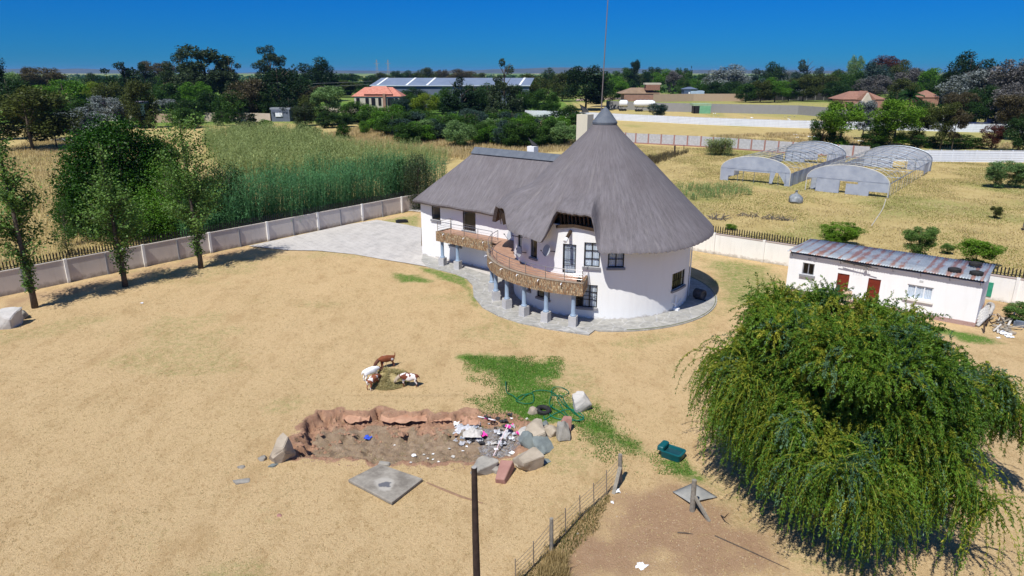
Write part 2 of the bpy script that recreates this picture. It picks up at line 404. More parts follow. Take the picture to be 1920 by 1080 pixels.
green=np.maximum(green,rg); _scr=np.maximum(polymask([(-600,236),(250,238),(520,232),(1080,228),(1080,150),(-600,150)],14,6)*.95,polymask([(1130,205),(1150,160),(2600,160),(2600,280),(1900,300),(1640,292),(1500,222)],10,6)*.55); green=np.maximum(green,_scr); green=np.where(P[:,1]>420,np.clip(.75+wob(P,.03)*.5,0,1),green)
inyard=(rough<.5)&(P[:,1]>8)&(P[:,1]<90)
green=np.maximum(green,np.where(inyard,np.clip(wob(P,.30)*1.1+wob(P[:,::-1],.9)*.5-.02,0,.42),0))
for nm in ('ground',):
    nx,ny=len(gx),len(gy); idx=np.arange(nx*ny).reshape(ny,nx)
    F=np.stack([idx[:-1,:-1],idx[:-1,1:],idx[1:,1:],idx[1:,:-1]],-1).reshape(-1,4)
    me=bpy.data.meshes.new(nm); me.vertices.add(nx*ny); me.vertices.foreach_set('co',np.stack([P[:,0],P[:,1],ZZ],1).astype(np.float32).ravel())
    me.loops.add(F.size); me.loops.foreach_set('vertex_index',F.astype(np.int32).ravel()); me.polygons.add(len(F)); me.polygons.foreach_set('loop_start',np.arange(0,F.size,4,dtype=np.int32))
    me.update(calc_edges=True); me.polygons.foreach_set('use_smooth',[True]*len(F))
    for k,a in (('green',green),('dirt',dirt),('clay',clay),('floor',floor_),('ash',ash),('rough',rough)):
        q=me.attributes.new(k,'FLOAT','POINT'); q.data.foreach_set('value',a.astype(np.float32))
    def ground_mat():
        t=NT('ground_grass'); p=t.pos()
        big=t.noise(p,.045,5,.6); mid=t.noise(p,.35,6,.65); sm=t.noise(p,2.2,6,.75); fine=t.noise(t.scale(p,(1,1,1)),9,5,.8)
        vf=t.noise(t.scale(p,(1.0,.55,1),(0,0,.5)),26,3,.8)
        c=t.mix(t.ramp(mid,.32,.68),(.42,.285,.150),(.57,.41,.235))
        c=t.mix(t.math('MULTIPLY',t.ramp(big,.38,.66),.5),c,(.53,.345,.185))
        c=t.mix(t.math('MULTIPLY',t.ramp(sm,.50,.72),.5),c,(.66,.49,.28))
        c=t.mix(t.math('MULTIPLY',t.ramp(t.noise(p,.8,6,.7),.48,.70),.65),c,(.31,.235,.095))
        c=t.mix(t.math('MULTIPLY',t.ramp(t.noise(t.scale(p,(1,.5,1),(0,0,.6)),.16,7,.75),.46,.64),.6),c,(.31,.225,.09))
        c=t.mix(t.math('MULTIPLY',t.ramp(t.noise(t.scale(p,(.7,1,1),(0,0,-.4)),.3,7,.75),.54,.66),.6),c,(.66,.51,.33))
        c=t.mix(t.math('MULTIPLY',t.ramp(fine,.52,.68),.75),c,(.27,.17,.08))
        c=t.mix(t.math('MULTIPLY',t.ramp(vf,.47,.62),.72),c,(.25,.155,.075))
        c=t.mix(t.math('MULTIPLY',t.ramp(vf,.47,.33),.6),c,(.76,.60,.38))
        f4=t.noise(t.scale(p,(1,.7,1),(0,0,.7)),3.6,4,.85)
        c=t.mix(t.math('MULTIPLY',t.ramp(f4,.50,.60),.75),c,(.27,.165,.075)); c=t.mix(t.math('MULTIPLY',t.ramp(f4,.46,.37),.6),c,(.78,.61,.38))
        f5=t.noise(t.scale(p,(1,.5,1),(0,0,.25)),.55,7,.8)
        c=t.mix(t.math('MULTIPLY',t.ramp(f5,.49,.64),.42),c,(.38,.25,.12))
        c=t.mix(1.0,c,(.885,.835,.735),'MULTIPLY')
        # unmown grass outside
        ro=t.attr('rough'); cr=t.mix(t.ramp(mid,.3,.7),(.40,.30,.115),(.53,.42,.19)); cr=t.mix(t.math('MULTIPLY',t.ramp(sm,.45,.7),.6),cr,(.32,.24,.09)); cr=t.mix(t.math('MULTIPLY',t.ramp(fine,.5,.7),.5),cr,(.55,.43,.23))
        c=t.mix(ro,c,cr)
        gr=t.attr('green'); gm=t.n('ShaderNodeMapRange',{'Value':t.math('ADD',gr,t.math('ADD',t.math('MULTIPLY',t.math('SUBTRACT',sm,.5),1.5),t.math('MULTIPLY',t.math('SUBTRACT',fine,.5),1.2))),'From Min':.30,'From Max':.85}).outputs[0]
        cg=t.mix(t.ramp(sm,.35,.7),(.070,.165,.020),(.15,.25,.045)); cg=t.mix(t.math('MULTIPLY',t.ramp(vf,.5,.7),.6),cg,(.04,.085,.014))
        c=t.mix(t.math('MULTIPLY',gm,t.math('MULTIPLY',gr,1.5,True)),c,cg)
        di=t.attr('dirt'); dm=t.n('ShaderNodeMapRange',{'Value':t.math('ADD',di,t.math('MULTIPLY',t.math('SUBTRACT',t.noise(p,1.1,6,.75),.5),1.9)),'From Min':.35,'From Max':.95}).outputs[0]
        cd=t.mix(t.ramp(sm,.3,.7),(.30,.18,.105),(.42,.275,.165)); cd=t.mix(t.math('MULTIPLY',t.ramp(vf,.5,.7),.5),cd,(.56,.41,.25))
        c=t.mix(t.math('MULTIPLY',dm,t.math('MULTIPLY',di,1.05,True)),c,cd)
        cl=t.attr('clay'); cc=t.mix(t.ramp(t.noise(p,1.5,6,.7),.35,.68),(.33,.185,.118),(.48,.295,.195)); cc=t.mix(t.math('MULTIPLY',t.ramp(fine,.5,.7),.5),cc,(.22,.11,.065))
        c=t.mix(t.n('ShaderNodeMapRange',{'Value':t.math('ADD',cl,t.math('MULTIPLY',t.math('SUBTRACT',sm,.5),.9)),'From Min':.35,'From Max':.75}).outputs[0],c,cc)
        fl=t.attr('floor'); cf=t.mix(t.ramp(sm,.35,.7),(.22,.155,.10),(.40,.30,.21)); cf=t.mix(t.math('MULTIPLY',t.ramp(t.noise(p,1.3,5,.7),.55,.7),.6),cf,(.13,.12,.045)); cf=t.mix(t.math('MULTIPLY',t.ramp(vf,.55,.7),.5),cf,(.42,.36,.29))
        c=t.mix(t.n('ShaderNodeMapRange',{'Value':t.math('ADD',fl,t.math('MULTIPLY',t.math('SUBTRACT',sm,.5),1.1)),'From Min':.3,'From Max':.8}).outputs[0],c,cf)
        c=t.mix(t.n('ShaderNodeMapRange',{'Value':t.math('ADD',t.attr('ash'),t.math('MULTIPLY',t.math('SUBTRACT',t.noise(p,2.2,6,.8),.5),2.4)),'From Min':.55,'From Max':1.0,'To Max':.85}).outputs[0],c,t.mix(t.ramp(fine,.4,.62),(.09,.085,.09),(.42,.43,.46)))
        h=t.math('ADD',t.math('MULTIPLY',sm,.4),t.math('ADD',fine,vf))
        return t.pbr(c,.95,0,t.bump(h,.9,.07),.08)
    me.materials.append(ground_mat()); o=link_mesh(nm,me); tag(o,kind='structure')
# ---------------------------------------------------------------- paved areas
def path_poly(px): return [G(*q) for q in px]
HC=Vector((7.5,56,0)); HR=7.35
def hp(az,r,z=0): return Vector((HC.x+r*math.cos(R(az)),HC.y+r*math.sin(R(az)),z))
outer=path_poly([(466,462),(500,466),(538,470),(596,471),(665,478),(721,488),(760,494),(800,501),(854,515),(875,524),(886,536),(888,557),(905,578),(935,594),(975,607),(1028,618),(1069,624),(1104,629),(1116,620)])
arc=[hp(a,9.75) for a in range(270,395,5)]
inner=[hp(a,4) for a in (30,0,-40)]+[G(840,440)]
q=MB().sheet(outer+arc+[hp(60,5),hp(110,5),G(790,462),G(790,428),G(755,421),G(707,413),G(656,421)],.07)
o=obj('driveway',q,M['drive']); tag(o,kind='structure')
# flagged apron round the house, with a shallow kerb edge
ap=[hp(a,9.78) for a in range(395,262,-4)]+path_poly([(1116,620),(1104,629),(1069,624),(1028,618),(975,607),(935,594),(905,578),(888,557),(886,536),(875,524),(854,515),(800,501),(790,490),(793,478)])+[hp(185,5),hp(60,3)]
o=obj('path',MB().prism(ap,-.1,.082),M['paving']); tag(o,kind='structure')
kb=MB()
ek=[hp(a,9.66,.10) for a in range(395,272,-3)]
kb.tube(ek,.035,5); 
o=obj('path_edge',kb,simple('edge_grout',(.12,.14,.06),(.2,.2,.13),4)); tag(o,kind='structure')
# distant dirt road and hills
o=obj('dirt_road',MB().sheet([(p.x,p.y) for p in [G(1080,190),G(1230,184),G(1560,182),G(1560,178),G(1230,180),G(1080,186)]],.15),simple('road_earth',(.42,.30,.20),(.52,.40,.29),.3)); tag(o,kind='structure')
def hills(name,y0,prof,mat):
    mb=MB(); n=len(prof); vs=[]
    rr=random.Random(3)
    for (x,z) in prof: vs+= [(x,y0-900,-8),(x,y0-300,z*.6),(x,y0,z),(x,y0+1500,z*.4),(x,y0+3000,-8)]
    fs=[(i*5+k,(i+1)*5+k,(i+1)*5+k+1,i*5+k+1) for i in range(n-1) for k in range(4)]
    mb.add(vs,fs); o=obj(name,mb,mat,smooth='all'); tag(o,kind='structure')
rr=random.Random(5)
hm=simple('far_hillside',(.035,.055,.045),(.11,.11,.10),.006,.95,detail=10)
hills('hills',9500,[(x,30+26*math.sin(x*.0006+1.0)+12*math.sin(x*.0019)+rr.uniform(-6,6)+(26 if x<-4500 else 0)) for x in range(-12500,12501,250)],hm)
# ================================================================= THE THATCHED HOUSE
P0=Vector((-9.2,68,0)); HB=.08
house=empty('thatched_house',(7.5,56,0),'large white two-storey house with tall conical thatched roof and curved stone-clad balcony','house')
def wp(a,b,z=0): return P0+WV*a+NV*b+ZV*z
def wall_grid(mb, fn, sb, zb, holes, th, closed_top=True):
    """fn(s,z,d) -> point, d inwards; holes [(s0,s1,z0,z1)]"""
    sb=sorted(set(round(x,4) for x in sb+[h[0] for h in holes]+[h[1] for h in holes]))
    zb=sorted(set(round(x,4) for x in zb+[h[2] for h in holes]+[h[3] for h in holes]))
    def hole(s,z): return any(h[0]-1e-6<s<h[1]+1e-6 and h[2]-1e-6<z<h[3]+1e-6 for h in holes)
    for i in range(len(sb)-1):
        for j in range(len(zb)-1):
            if hole((sb[i]+sb[i+1])/2,(zb[j]+zb[j+1])/2): continue
            for d,fl in ((0,False),(th,True)):
                q=[fn(sb[i],zb[j],d),fn(sb[i+1],zb[j],d),fn(sb[i+1],zb[j+1],d),fn(sb[i],zb[j+1],d)]
                mb.add(q,[(3,2,1,0) if fl else (0,1,2,3)])
    for s0,s1,z0,z1 in holes:
        ss=[s for s in sb if s0-1e-6<=s<=s1+1e-6]
        for s in (s0,s1): mb.add([fn(s,z0,0),fn(s,z1,0),fn(s,z1,th),fn(s,z0,th)],[(0,1,2,3)])
        for z in (z0,z1):
            for a,b in zip(ss,ss[1:]): mb.add([fn(a,z,0),fn(b,z,0),fn(b,z,th),fn(a,z,th)],[(0,1,2,3)])
def az_for(px, z, r=HR, lo=180, hi=359):
    best=None
    for i in range((hi-lo)*10):
        a=lo+i*.1; e=abs(proj(hp(a,r,z))[0]-px)
        if best is None or e<best[0]: best=(e,a)
    return best[1]
# openings of the round part: (px left, px right, z0, z1, type, columns, rows)
RO=[(971,978,4.35,6.0,'slit',1,1),(995,1007,4.15,6.1,'slit',1,1),(1055,1080,3.46,5.75,'door',1,1),(1095,1125,4.15,6.0,'win',2,3),(1140,1171,4.15,6.0,'win',2,3),
    (958,966,1.35,2.3,'low',1,2),(990,995,1.35,2.3,'low',1,2),(1007,1031,1.1,2.35,'low',2,2),(1078,1120,.95,2.75,'gwin',3,3),(1260,1284,1.75,3.1,'side',3,1)]
def rfn(s,z,d): return hp(s,HR-d,z)
holes=[]
for o_ in RO:
    zm=(o_[2]+o_[3])/2; holes.append((az_for(o_[0],zm),az_for(o_[1],zm),o_[2],o_[3]))
wall=MB(); wall_grid(wall,rfn,[float(a) for a in range(0,361,4)],[0.0,7.15],holes,.28)
obj('wall',wall,M['white'],house,smooth=True)
# interior floor so the storeys are dark and closed
obj('floor_slab',MB().lathe((HC.x,HC.y,3.1),[(7.0,0),(7.0,.2)],48),M['recess'],house)
def frame_box(mb,fn,s,z,ws,hz,d0,d1):
    """box in wall parameter space centred s,z"""
    q=[fn(s+a*ws/2,z+b*hz/2,d) for d in(d0,d1) for b in(-1,1) for a in(-1,1)]
    mb.add(q,[(0,1,3,2),(4,6,7,5),(0,4,5,1),(2,3,7,6),(0,2,6,4),(1,5,7,3)])
def window(fn,h,cols,rows,typ,u,label=None,name='window',sill=True,fm=None):
    """u = parameter units per metre along the wall"""
    s0,s1,z0,z1=h; sm=(s0+s1)/2; zm=(z0+z1)/2; fm=fm or M['frame']
    f=MB(); t=.075
    for s in (s0+t*u/2,s1-t*u/2): frame_box(f,fn,s,zm,t*u,z1-z0,.07,.13)
    for z in (z0+t/2,z1-t/2): frame_box(f,fn,sm,z,(s1-s0)-2*t*u,t,.072,.128)
    for k in range(1,cols): frame_box(f,fn,s0+(s1-s0)*k/cols,zm,.07*u,z1-z0-2*t,.074,.126)
    if typ!='side':
        for k in range(1,rows): frame_box(f,fn,sm,z0+(z1-z0)*k/rows,(s1-s0)-2*t*u,.05,.078,.122)
    o=obj(name,f,fm,house,label=label)
    g=MB(); g.add([fn(s0,z0,.10),fn(s1,z0,.10),fn(s1,z1,.10),fn(s0,z1,.10)],[(0,1,2,3)]); obj('pane',g,M['glass'],o)
    if typ in('win','gwin','door','curt'):
        g=MB(); n=14
        a0,a1=(s0,s1) if typ!='gwin' else (s0+(s1-s0)*.3,s1)
        vs=[fn(a0+(a1-a0)*i/n,z,.165+.02*math.sin(i*2.1)) for z in (z0+.02,z1-.03) for i in range(n+1)]
        g.add(vs,[(i,i+1,n+2+i,n+1+i) for i in range(n)]); obj('curtain',g,M['curtain'],o)
    if typ in('gwin','side','door'):
        g=MB(); nb=5 if typ=='side' else 7
        for k in range(1,nb+1):
            s=s0+(s1-s0)*k/(nb+1); g.bar(fn(s,z0,.05),fn(s,z1,.05),.018,.018)
        for z in ([z0+.5*(z1-z0)] if typ!='door' else [z0+.75,z0+1.1,z1-.35]): g.bar(fn(s0,z,.05),fn(s1,z,.05),.03,.03)
        obj('security_gate' if typ=='door' else 'burglar_bars',g,M['black'],o)
    if sill and typ!='door':
        g=MB(); n=4
        for i in range(n):
            a=s0-.08*u+(s1-s0+.16*u)*i/n; b=s0-.08*u+(s1-s0+.16*u)*(i+1)/n
            q=[fn(x,z0+dz,d) for d in(-.14,.06) for dz in(-.17,-.002) for x in(a,b)]
            g.add(q,[(0,1,3,2),(4,6,7,5),(0,4,5,1),(2,3,7,6),(0,2,6,4),(1,5,7,3)])
        obj('sill',g,M['sill'],o)
    return o
U=180/(math.pi*HR)
for o_,h in zip(RO,holes):
    nm='door' if o_[4]=='door' else 'window'
    window(rfn,h,o_[5],o_[6],o_[4],U,name=nm,label='balcony door with lace curtain and security gate' if nm=='door' else None,sill=o_[4]!='slit' or True)
# wing walls
def ffn(s,z,d): return wp(s,d,z)
def lfn(s,z,d): return wp(d,8.2-s,z)
def bfn(s,z,d): return wp(s,8.2-d,z)
WH=[(1.55,2.75,3.95,5.75),(5.75,7.4,3.46,5.75),(3.9,5.5,1.75,2.4)]
wall=MB(); wall_grid(wall,ffn,[0.,14.],[0.,6.3],WH,.28); wall_grid(wall,lfn,[0.,8.2],[0.,6.3],[],.28); wall_grid(wall,bfn,[0.,16.],[0.,6.3],[],.28)
wall.box(wp(9.35,-.012,4.9),(.03,.024,2.8),(WV,NV,ZV))
obj('wall',wall,M['white'],house)
window(ffn,WH[0],1,1,'dark',1,label='tall dark open window of the wing')
w2_=window(ffn,WH[1],1,1,'dark',1,name='door',label='dark sliding door of the wing balcony')
g=MB(); g.bar(wp(5.75,.05,4.0),wp(7.4,.05,4.0),.05,.05)
for k in range(6): g.bar(wp(5.9+k*.27,.05,3.46),wp(5.9+k*.27,.05,4.0),.02,.02)
obj('guard_rail',g,M['steel'],w2_)
window(ffn,WH[2],2,1,'dark',1)
g=MB()
for k in (0,1): g.add([wp(1.5+k*.02,-.04,5.75),wp(1.7,-.5,5.1),wp(1.72,-.5,5.1),wp(1.55+k*.02,0,5.75)],[(0,1,2,3)])
obj('floor_slab',MB().prism([wp(.3,.3),wp(14,.3),wp(14,7.9),wp(.3,7.9)],3.1,3.3),M['recess'],house)
# ---------------- conical thatch
PR=[(0,14.85),(.35,14.62),(.75,14.2),(1.5,13.35),(2.5,12.4),(4.1,10.9),(5.9,9.0),(7.4,7.45),(8.4,6.48),(8.85,6.05),(9.1,5.78)]
def pz(r):
    for (r0,z0),(r1,z1) in zip(PR,PR[1:]):
        if r<=r1: return z0+(z1-z0)*(r-r0)/(r1-r0)
    return PR[-1][1]
def ss1(x): x=max(0,min(1,x)); return x*x*(3-2*x)
def adist(a,b): return abs((a-b+180)%360-180)
def lift(az):
    f=ss1((14.5-adist(az,248.0))/5.5)
    g=ss1((19-adist(az,193))/11)
    return f,g
def roof_pt(az,s):
    f,g=lift(az)
    broad=ss1((50-adist(az,205))/45)
    re=9.1-1.0*f-.35*g
    re+=-.12*ss1((40-adist(az,225))/30)
    r=re*s; k=ss1((r-2.5)/6.0); k2=ss1((r-5.2)/3.0)
    z=pz(r)+broad*.52*k*(1-.4*f)+f*1.5*k2+g*1.15*k2
    z+= .05*math.sin(math.radians(az)*7)*k + .25*ss1((az-300 if az>180 else -1)/60)*k
    r2=r
    return Vector((7.42+r2*math.cos(R(az)),56+r2*math.sin(R(az)),z))
NA=288; NS=40
azs=[180+360*i/NA for i in range(NA)]
top=MB(); vs=[]; uvs=[]
prm=[0]+[(j/NS)**.85 for j in range(1,NS+1)]
TH=.38
for az in azs:
    for s in prm: vs.append(roof_pt(az%360,s))
n1=len(prm)
rim=random.Random(2)
jit=[rim.uniform(-.06,.06) for _ in azs]
for i,az in enumerate(azs): vs.append(roof_pt(az%360,1)+Vector((0,0,-.14+jit[i]))+Vector((math.cos(R(az)),math.sin(R(az)),0))*.03)
for i,az in enumerate(azs): vs.append(roof_pt(az%360,.972)+Vector((0,0,-TH-.08+jit[i])))
for i,az in enumerate(azs): vs.append(roof_pt(az%360,.78)+Vector((0,0,-TH)))
ring=[NA*n1+k*NA for k in range(3)]
fs=[]; mi=[]
for i in range(NA):
    j=(i+1)%NA
    for k in range(n1-1): fs.append((i*n1+k,i*n1+k+1,j*n1+k+1,j*n1+k)); mi.append(0)
    fs.append((i*n1+n1-1,ring[0]+i,ring[0]+j,j*n1+n1-1)); mi.append(0)
    fs.append((ring[0]+i,ring[1]+i,ring[1]+j,ring[0]+j)); mi.append(0)
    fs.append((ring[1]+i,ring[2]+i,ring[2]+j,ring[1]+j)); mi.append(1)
top.v=[tuple(v) for v in vs]; top.f=fs; top.m=mi
roof=obj('roof',top,[M['thatch'],M['under']],house,smooth=True,label='tall conical thatched roof with eyebrow openings')
uv=roof.data.uv_layers.new(name='UVMap')
for l in roof.data.loops:
    v=roof.data.vertices[l.vertex_index].co; r=math.hypot(v.x+.08,v.y); a=math.atan2(v.y,v.x+.08)%(2*math.pi)
    uv.data[l.index].uv=(a*9.1*.45,r*1.35)
# soffit timbers inside the front eyebrow, and wall carried up below it
g=MB(); g.lathe((7.42,56,14.28),[(.98,-.28),(1.0,-.12),(.80,.16),(.45,.62),(.12,.98),(.02,1.05)],32); obj('roof_cap',g,M['greyslab'],roof,smooth=True)
g=MB()
for a in np.linspace(238.5,257.5,9): g.bar(hp(a,7.3,7.15),roof_pt(a,.93)+Vector((0,0,-TH-.06)),.12,.12)
g.bar(hp(236,7.5,7.0),hp(247,7.5,7.22),.2,.22); g.bar(hp(247,7.5,7.22),hp(259,7.5,7.0),.2,.22)
obj('rafters',g,M['darkwood'],roof)
g=MB()
for a0,a1 in ((186,192),(196,202)): g.add([hp(a0,8.6,7.1),hp(a1,8.5,6.7),hp((a0+a1)/2,8.2,5.9),hp(a0,8.3,6.3)],[(0,1,2,3)]); 
def slab4(mb,q,t):
    q=[Vector(x) for x in q]; n=(q[1]-q[0]).cross(q[2]-q[0]).normalized()*t
    mb.add(q+[x+n for x in q],[(3,2,1,0),(4,5,6,7),(0,1,5,4),(1,2,6,5),(2,3,7,6),(3,0,4,7)])
g=MB(); slab4(g,[hp(190,8.7,7.5),hp(200,8.6,7.3),hp(199,8.35,6.45),hp(192,8.4,6.15)],.05); slab4(g,[hp(182,8.6,7.1),hp(189,8.75,7.45),hp(188,8.5,6.35),hp(184,8.45,5.95)],.05)
g.bar(hp(183,8.2,6.6),hp(204,8.3,6.6),.14,.16)
obj('gable_boards',g,M['darkwood'],roof)
# ---------------- wing thatch (rounded hip)
def smax(a,b,k=.10):
    h=max(k-abs(a-b),0)/k; return max(a,b)+h*h*k*.25
def wz(a,b):
    m=smax(abs(b-4.1)/5.0,(4.1-a)/5.0); return 5.72+5.05*(1-m)+ .35*max(0,m-.8)/.2*.3 - .12*math.sin(m*math.pi)
NA2,NB2=60,48
vs=[]
for i in range(NA2+1):
    for j in range(NB2+1):
        b=-.9+10*j/NB2; amax=11.6+5.6*(1-abs(b-4.1)/5.0); a=-.9+(amax+.9)*i/NA2
        # round the plan corner
        m=max(abs(b-4.1)/5.0,(4.1-a)/5.0)
        if a<4.1:
            cx=(4.1-a)/5.0; cy=(b-4.1)/5.0; mn=min(cx,abs(cy)); sq=1-.035*mn*mn*mn*2
            a2=4.1-(4.1-a)*sq; b2=4.1+(b-4.1)*sq
        else: a2,b2=a,b
        p=wp(a2,b2,0); p.z=wz(a,b)+.03*math.sin(a*1.7)*m; vs.append(p)
fs=[(i*(NB2+1)+j,(i+1)*(NB2+1)+j,(i+1)*(NB2+1)+j+1,i*(NB2+1)+j+1) for i in range(NA2) for j in range(NB2)]; mi=[0]*len(fs)
bd=[(i,0) for i in range(NA2,-1,-1)]+[(0,j) for j in range(1,NB2+1)]+[(i,NB2) for i in range(1,NA2+1)]
ctr=wp(8,4.1,0); base=len(vs); ids=[i*(NB2+1)+j for i,j in bd]
for q in ids:
    p=vs[q]; vs.append(p+Vector((0,0,-.16+rim.uniform(-.03,.03)))-(p-Vector((ctr.x,ctr.y,p.z))).normalized()*-.02)
b2_=len(vs)
for q in ids:
    p=vs[q]; inw=(Vector((ctr.x,ctr.y,p.z))-p).normalized(); vs.append(p+inw*.3+Vector((0,0,-.36)))
b3_=len(vs)
for q in ids:
    p=vs[q]; inw=(Vector((ctr.x,ctr.y,p.z))-p).normalized(); vs.append(p+inw*1.6+Vector((0,0,.75)))
for k in range(len(ids)-1):
    fs.append((ids[k],base+k,base+k+1,ids[k+1])); mi.append(0)
    fs.append((base+k,b2_+k,b2_+k+1,base+k+1)); mi.append(0)
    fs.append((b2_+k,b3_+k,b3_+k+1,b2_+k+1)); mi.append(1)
wr=MB(); wr.v=[tuple(v) for v in vs]; wr.f=fs; wr.m=mi
wroof=obj('roof',wr,[M['thatch'],M['under']],house,smooth=True,label='long hipped thatched roof of the wing')
uv=wroof.data.uv_layers.new(name='UVMap')
for l in wroof.data.loops:
    v=wroof.data.vertices[l.vertex_index].co+Vector((7.5,56,0))-P0; a=v.dot(WV); b=v.dot(NV)
    if (4.1-a)>abs(b-4.1): uv.data[l.index].uv=(b,(4.1-a)*1.4+40)
    else: uv.data[l.index].uv=(a,abs(b-4.1)*1.4)
g=MB(); rz=10.72
for i in range(14):
    a=3.75+i*.95; 
    for sgn in(-1,1):
        slab4(g,[wp(a,4.1,rz+.16),wp(a+.94,4.1,rz+.16),wp(a+.94,4.1+sgn*.62,rz-.42),wp(a,4.1+sgn*.62,rz-.42)],.05*(-sgn))
obj('ridge_cap',g,M['greyslab'],wroof)
# chimneys
g=MB(); c=Vector((6.55,62.9,0)); g.box((c.x,c.y,10),(1.15,1.0,8.7),(WV,NV,ZV)); ch=obj('chimney',g,M['cream'],house,label='tall cream rectangular chimney')
g=MB(); slab4(g,[c+Vector((-.25,0,14.45)),c+Vector((.35,-.1,14.5)),c+Vector((.1,.3,14.9)),c+Vector((-.5,.3,15.2))],.03); g.bar(c+Vector((-.1,.1,14.3)),c+Vector((-.1,.1,14.8)),.05,.05); obj('cowl',g,M['black'],ch)
g=MB(); c=wp(10.3,5.0); g.box((c.x,c.y,10.6),(.8,.7,1.35),(WV,NV,ZV)); ch=obj('chimney',g,M['white'],house,label='small white chimney behind the ridge')
g=MB(); slab4(g,[c+Vector((-.1,0,11.35)),c+Vector((.5,-.1,11.3)),c+Vector((.3,.3,11.5)),c+Vector((-.45,.3,12.05))],.03); g.bar(c+Vector((0,.1,11.2)),c+Vector((0,.1,11.6)),.05,.05); obj('cowl',g,M['black'],ch)
# ---------------- balcony
ZT=3.50; ZBm=2.55; RO_=9.62
bal=obj('balcony',MB(),M['tiles'],house); 
mb=MB(); A0,A1=156,255.5
az_=[A0+(A1-A0)*i/60 for i in range(61)]
for a,b in zip(az_,az_[1:]):
    q=[hp(a,HR+.004,ZT-.15),hp(b,HR+.004,ZT-.15),hp(b,RO_-.2,ZT-.15),hp(a,RO_-.2,ZT-.15)]; bt=[x-ZV*.22 for x in q]; mb.add(q+bt,[(3,2,1,0),(4,5,6,7)])
wb=[wp(4.15,-.002),wp(13,-.002),wp(13,-1.9),wp(4.15,-1.9)]
mb.add([x+ZV*(ZT-.146) for x in wb]+[x+ZV*(ZT-.37) for x in wb],[(3,2,1,0),(0,1,2,3) and (4,5,6,7)])
me=mesh_from('balcony',mb,[M['tiles']],absloc(house)); bal.data=me
# curved and straight clad fascias
def curved_band(r0,r1,z0,z1,a0,a1,n=60):
    m_=MB(); aa=[a0+(a1-a0)*i/n for i in range(n+1)]
    for a,b in zip(aa,aa[1:]):
        q=[hp(x,r,z) for z in(z0,z1) for r in(r0,r1) for x in(a,b)]
        m_.add(q,[(2,3,7,6),(0,4,5,1),(4,6,7,5),(0,1,3,2)])
    for x,fl in((a0,0),(a1,1)): m_.add([hp(x,r0,z0),hp(x,r1,z0),hp(x,r1,z1),hp(x,r0,z1)],[(0,1,2,3)])
    return m_
def uvcyl(o):
    uv=o.data.uv_layers.new(name='UVMap'); off=absloc(o)
    for l in o.data.loops:
        v=o.data.vertices[l.vertex_index].co+off; a=math.atan2(v.y-HC.y,v.x-HC.x)%(2*math.pi); uv.data[l.index].uv=(a*RO_,v.z)
f1=obj('fascia',curved_band(RO_-.2,RO_,ZBm,ZT-.005,176.5,A1),M['clad'],bal,smooth=True,label='curved balcony front of split brown stone'); uvcyl(f1)
end=MB(); ea=A1
end.add([hp(ea+.05,HR+.02,ZBm),hp(ea+.05,RO_,ZBm),hp(ea+.05,RO_,ZT-.005),hp(ea+.05,HR+.02,ZT-.005),hp(ea-1.2,HR+.02,ZBm),hp(ea-1.2,RO_-.21,ZBm),hp(ea-1.2,RO_-.21,ZT-.005),hp(ea-1.2,HR+.02,ZT-.005)],[(0,1,2,3),(7,6,5,4),(3,2,6,7),(0,4,5,1)])
f3=obj('fascia',end,M['clad'],bal); uvcyl(f3)
fw=MB(); fw.box(wp(7.62,-1.98,(ZBm+ZT)/2-.05),(7.0,.16,ZT-ZBm-.002),(WV,NV,ZV)); fw.box(wp(4.2,-.95,(ZBm+ZT)/2-.052),(.15,1.88,ZT-ZBm-.01),(WV,NV,ZV))
f2=obj('fascia',fw,M['clad'],bal,label='straight balcony front of split brown stone')
uv=f2.data.uv_layers.new(name='UVMap'); off=absloc(f2)
for l in f2.data.loops:
    v=f2.data.vertices[l.vertex_index].co+off-P0; uv.data[l.index].uv=(v.dot(WV)+v.dot(NV),v.z)
cb=curved_band(RO_-.26,RO_+.03,ZT,ZT+.05,176.5,A1+.1); 
obj('coping',cb,simple('balcony_coping',(.20,.15,.11),(.34,.28,.22),6),bal)
# under-side slab, dark in shade
# railings
def railing(pts,posts,name='railing'):
    o=MB(); o.tube(pts,.026,6)
    for k,hh in enumerate((.22,.42,.62)):
        o.tube([Vector(p)-ZV*(.9-hh) for p in pts],.011,5)
    rr_=obj(name,o,M['steel'],bal)
    for p in posts: obj('post',MB().tube([Vector(p)-ZV*.92,Vector(p)],.03,6),M['steel'],rr_)
ZR=ZT+.95
railing([hp(a,RO_-.1,ZR) for a in np.linspace(157,A1-.4,46)],[hp(a,RO_-.1,ZR) for a in (157,168,179,191,204,216,227,238,247,A1-.4)])
railing([hp(A1-.5,RO_-.12,ZR+.08),hp(A1-.5,HR+.15,ZR+.08)],[hp(A1-.5,RO_-.14,ZR+.08)])
railing([wp(a,-1.93,ZR-.05) for a in (4.25,6,8,10,11.1)],[wp(a,-1.93,ZR-.05) for a in (4.25,6.0,7.7,9.4,11.1)])
railing([wp(4.25,-1.9,ZR-.05),wp(4.25,-.1,ZR-.05)],[wp(4.25,-.15,ZR-.05)])
# small spouts on the fascia
for a in (186,199,211,223,235,246): obj('spout',MB().tube([hp(a,RO_-.05,ZT-.12),hp(a,RO_+.13,ZT-.1),hp(a,RO_+.22,ZT-.2)],.035,6),M['plasticwhite'],bal)
for a in (5.2,7.8,10.2): obj('spout',MB().tube([wp(a,-2.0,ZT-.17),wp(a,-2.18,ZT-.15),wp(a,-2.26,ZT-.25)],.035,6),M['plasticwhite'],bal)
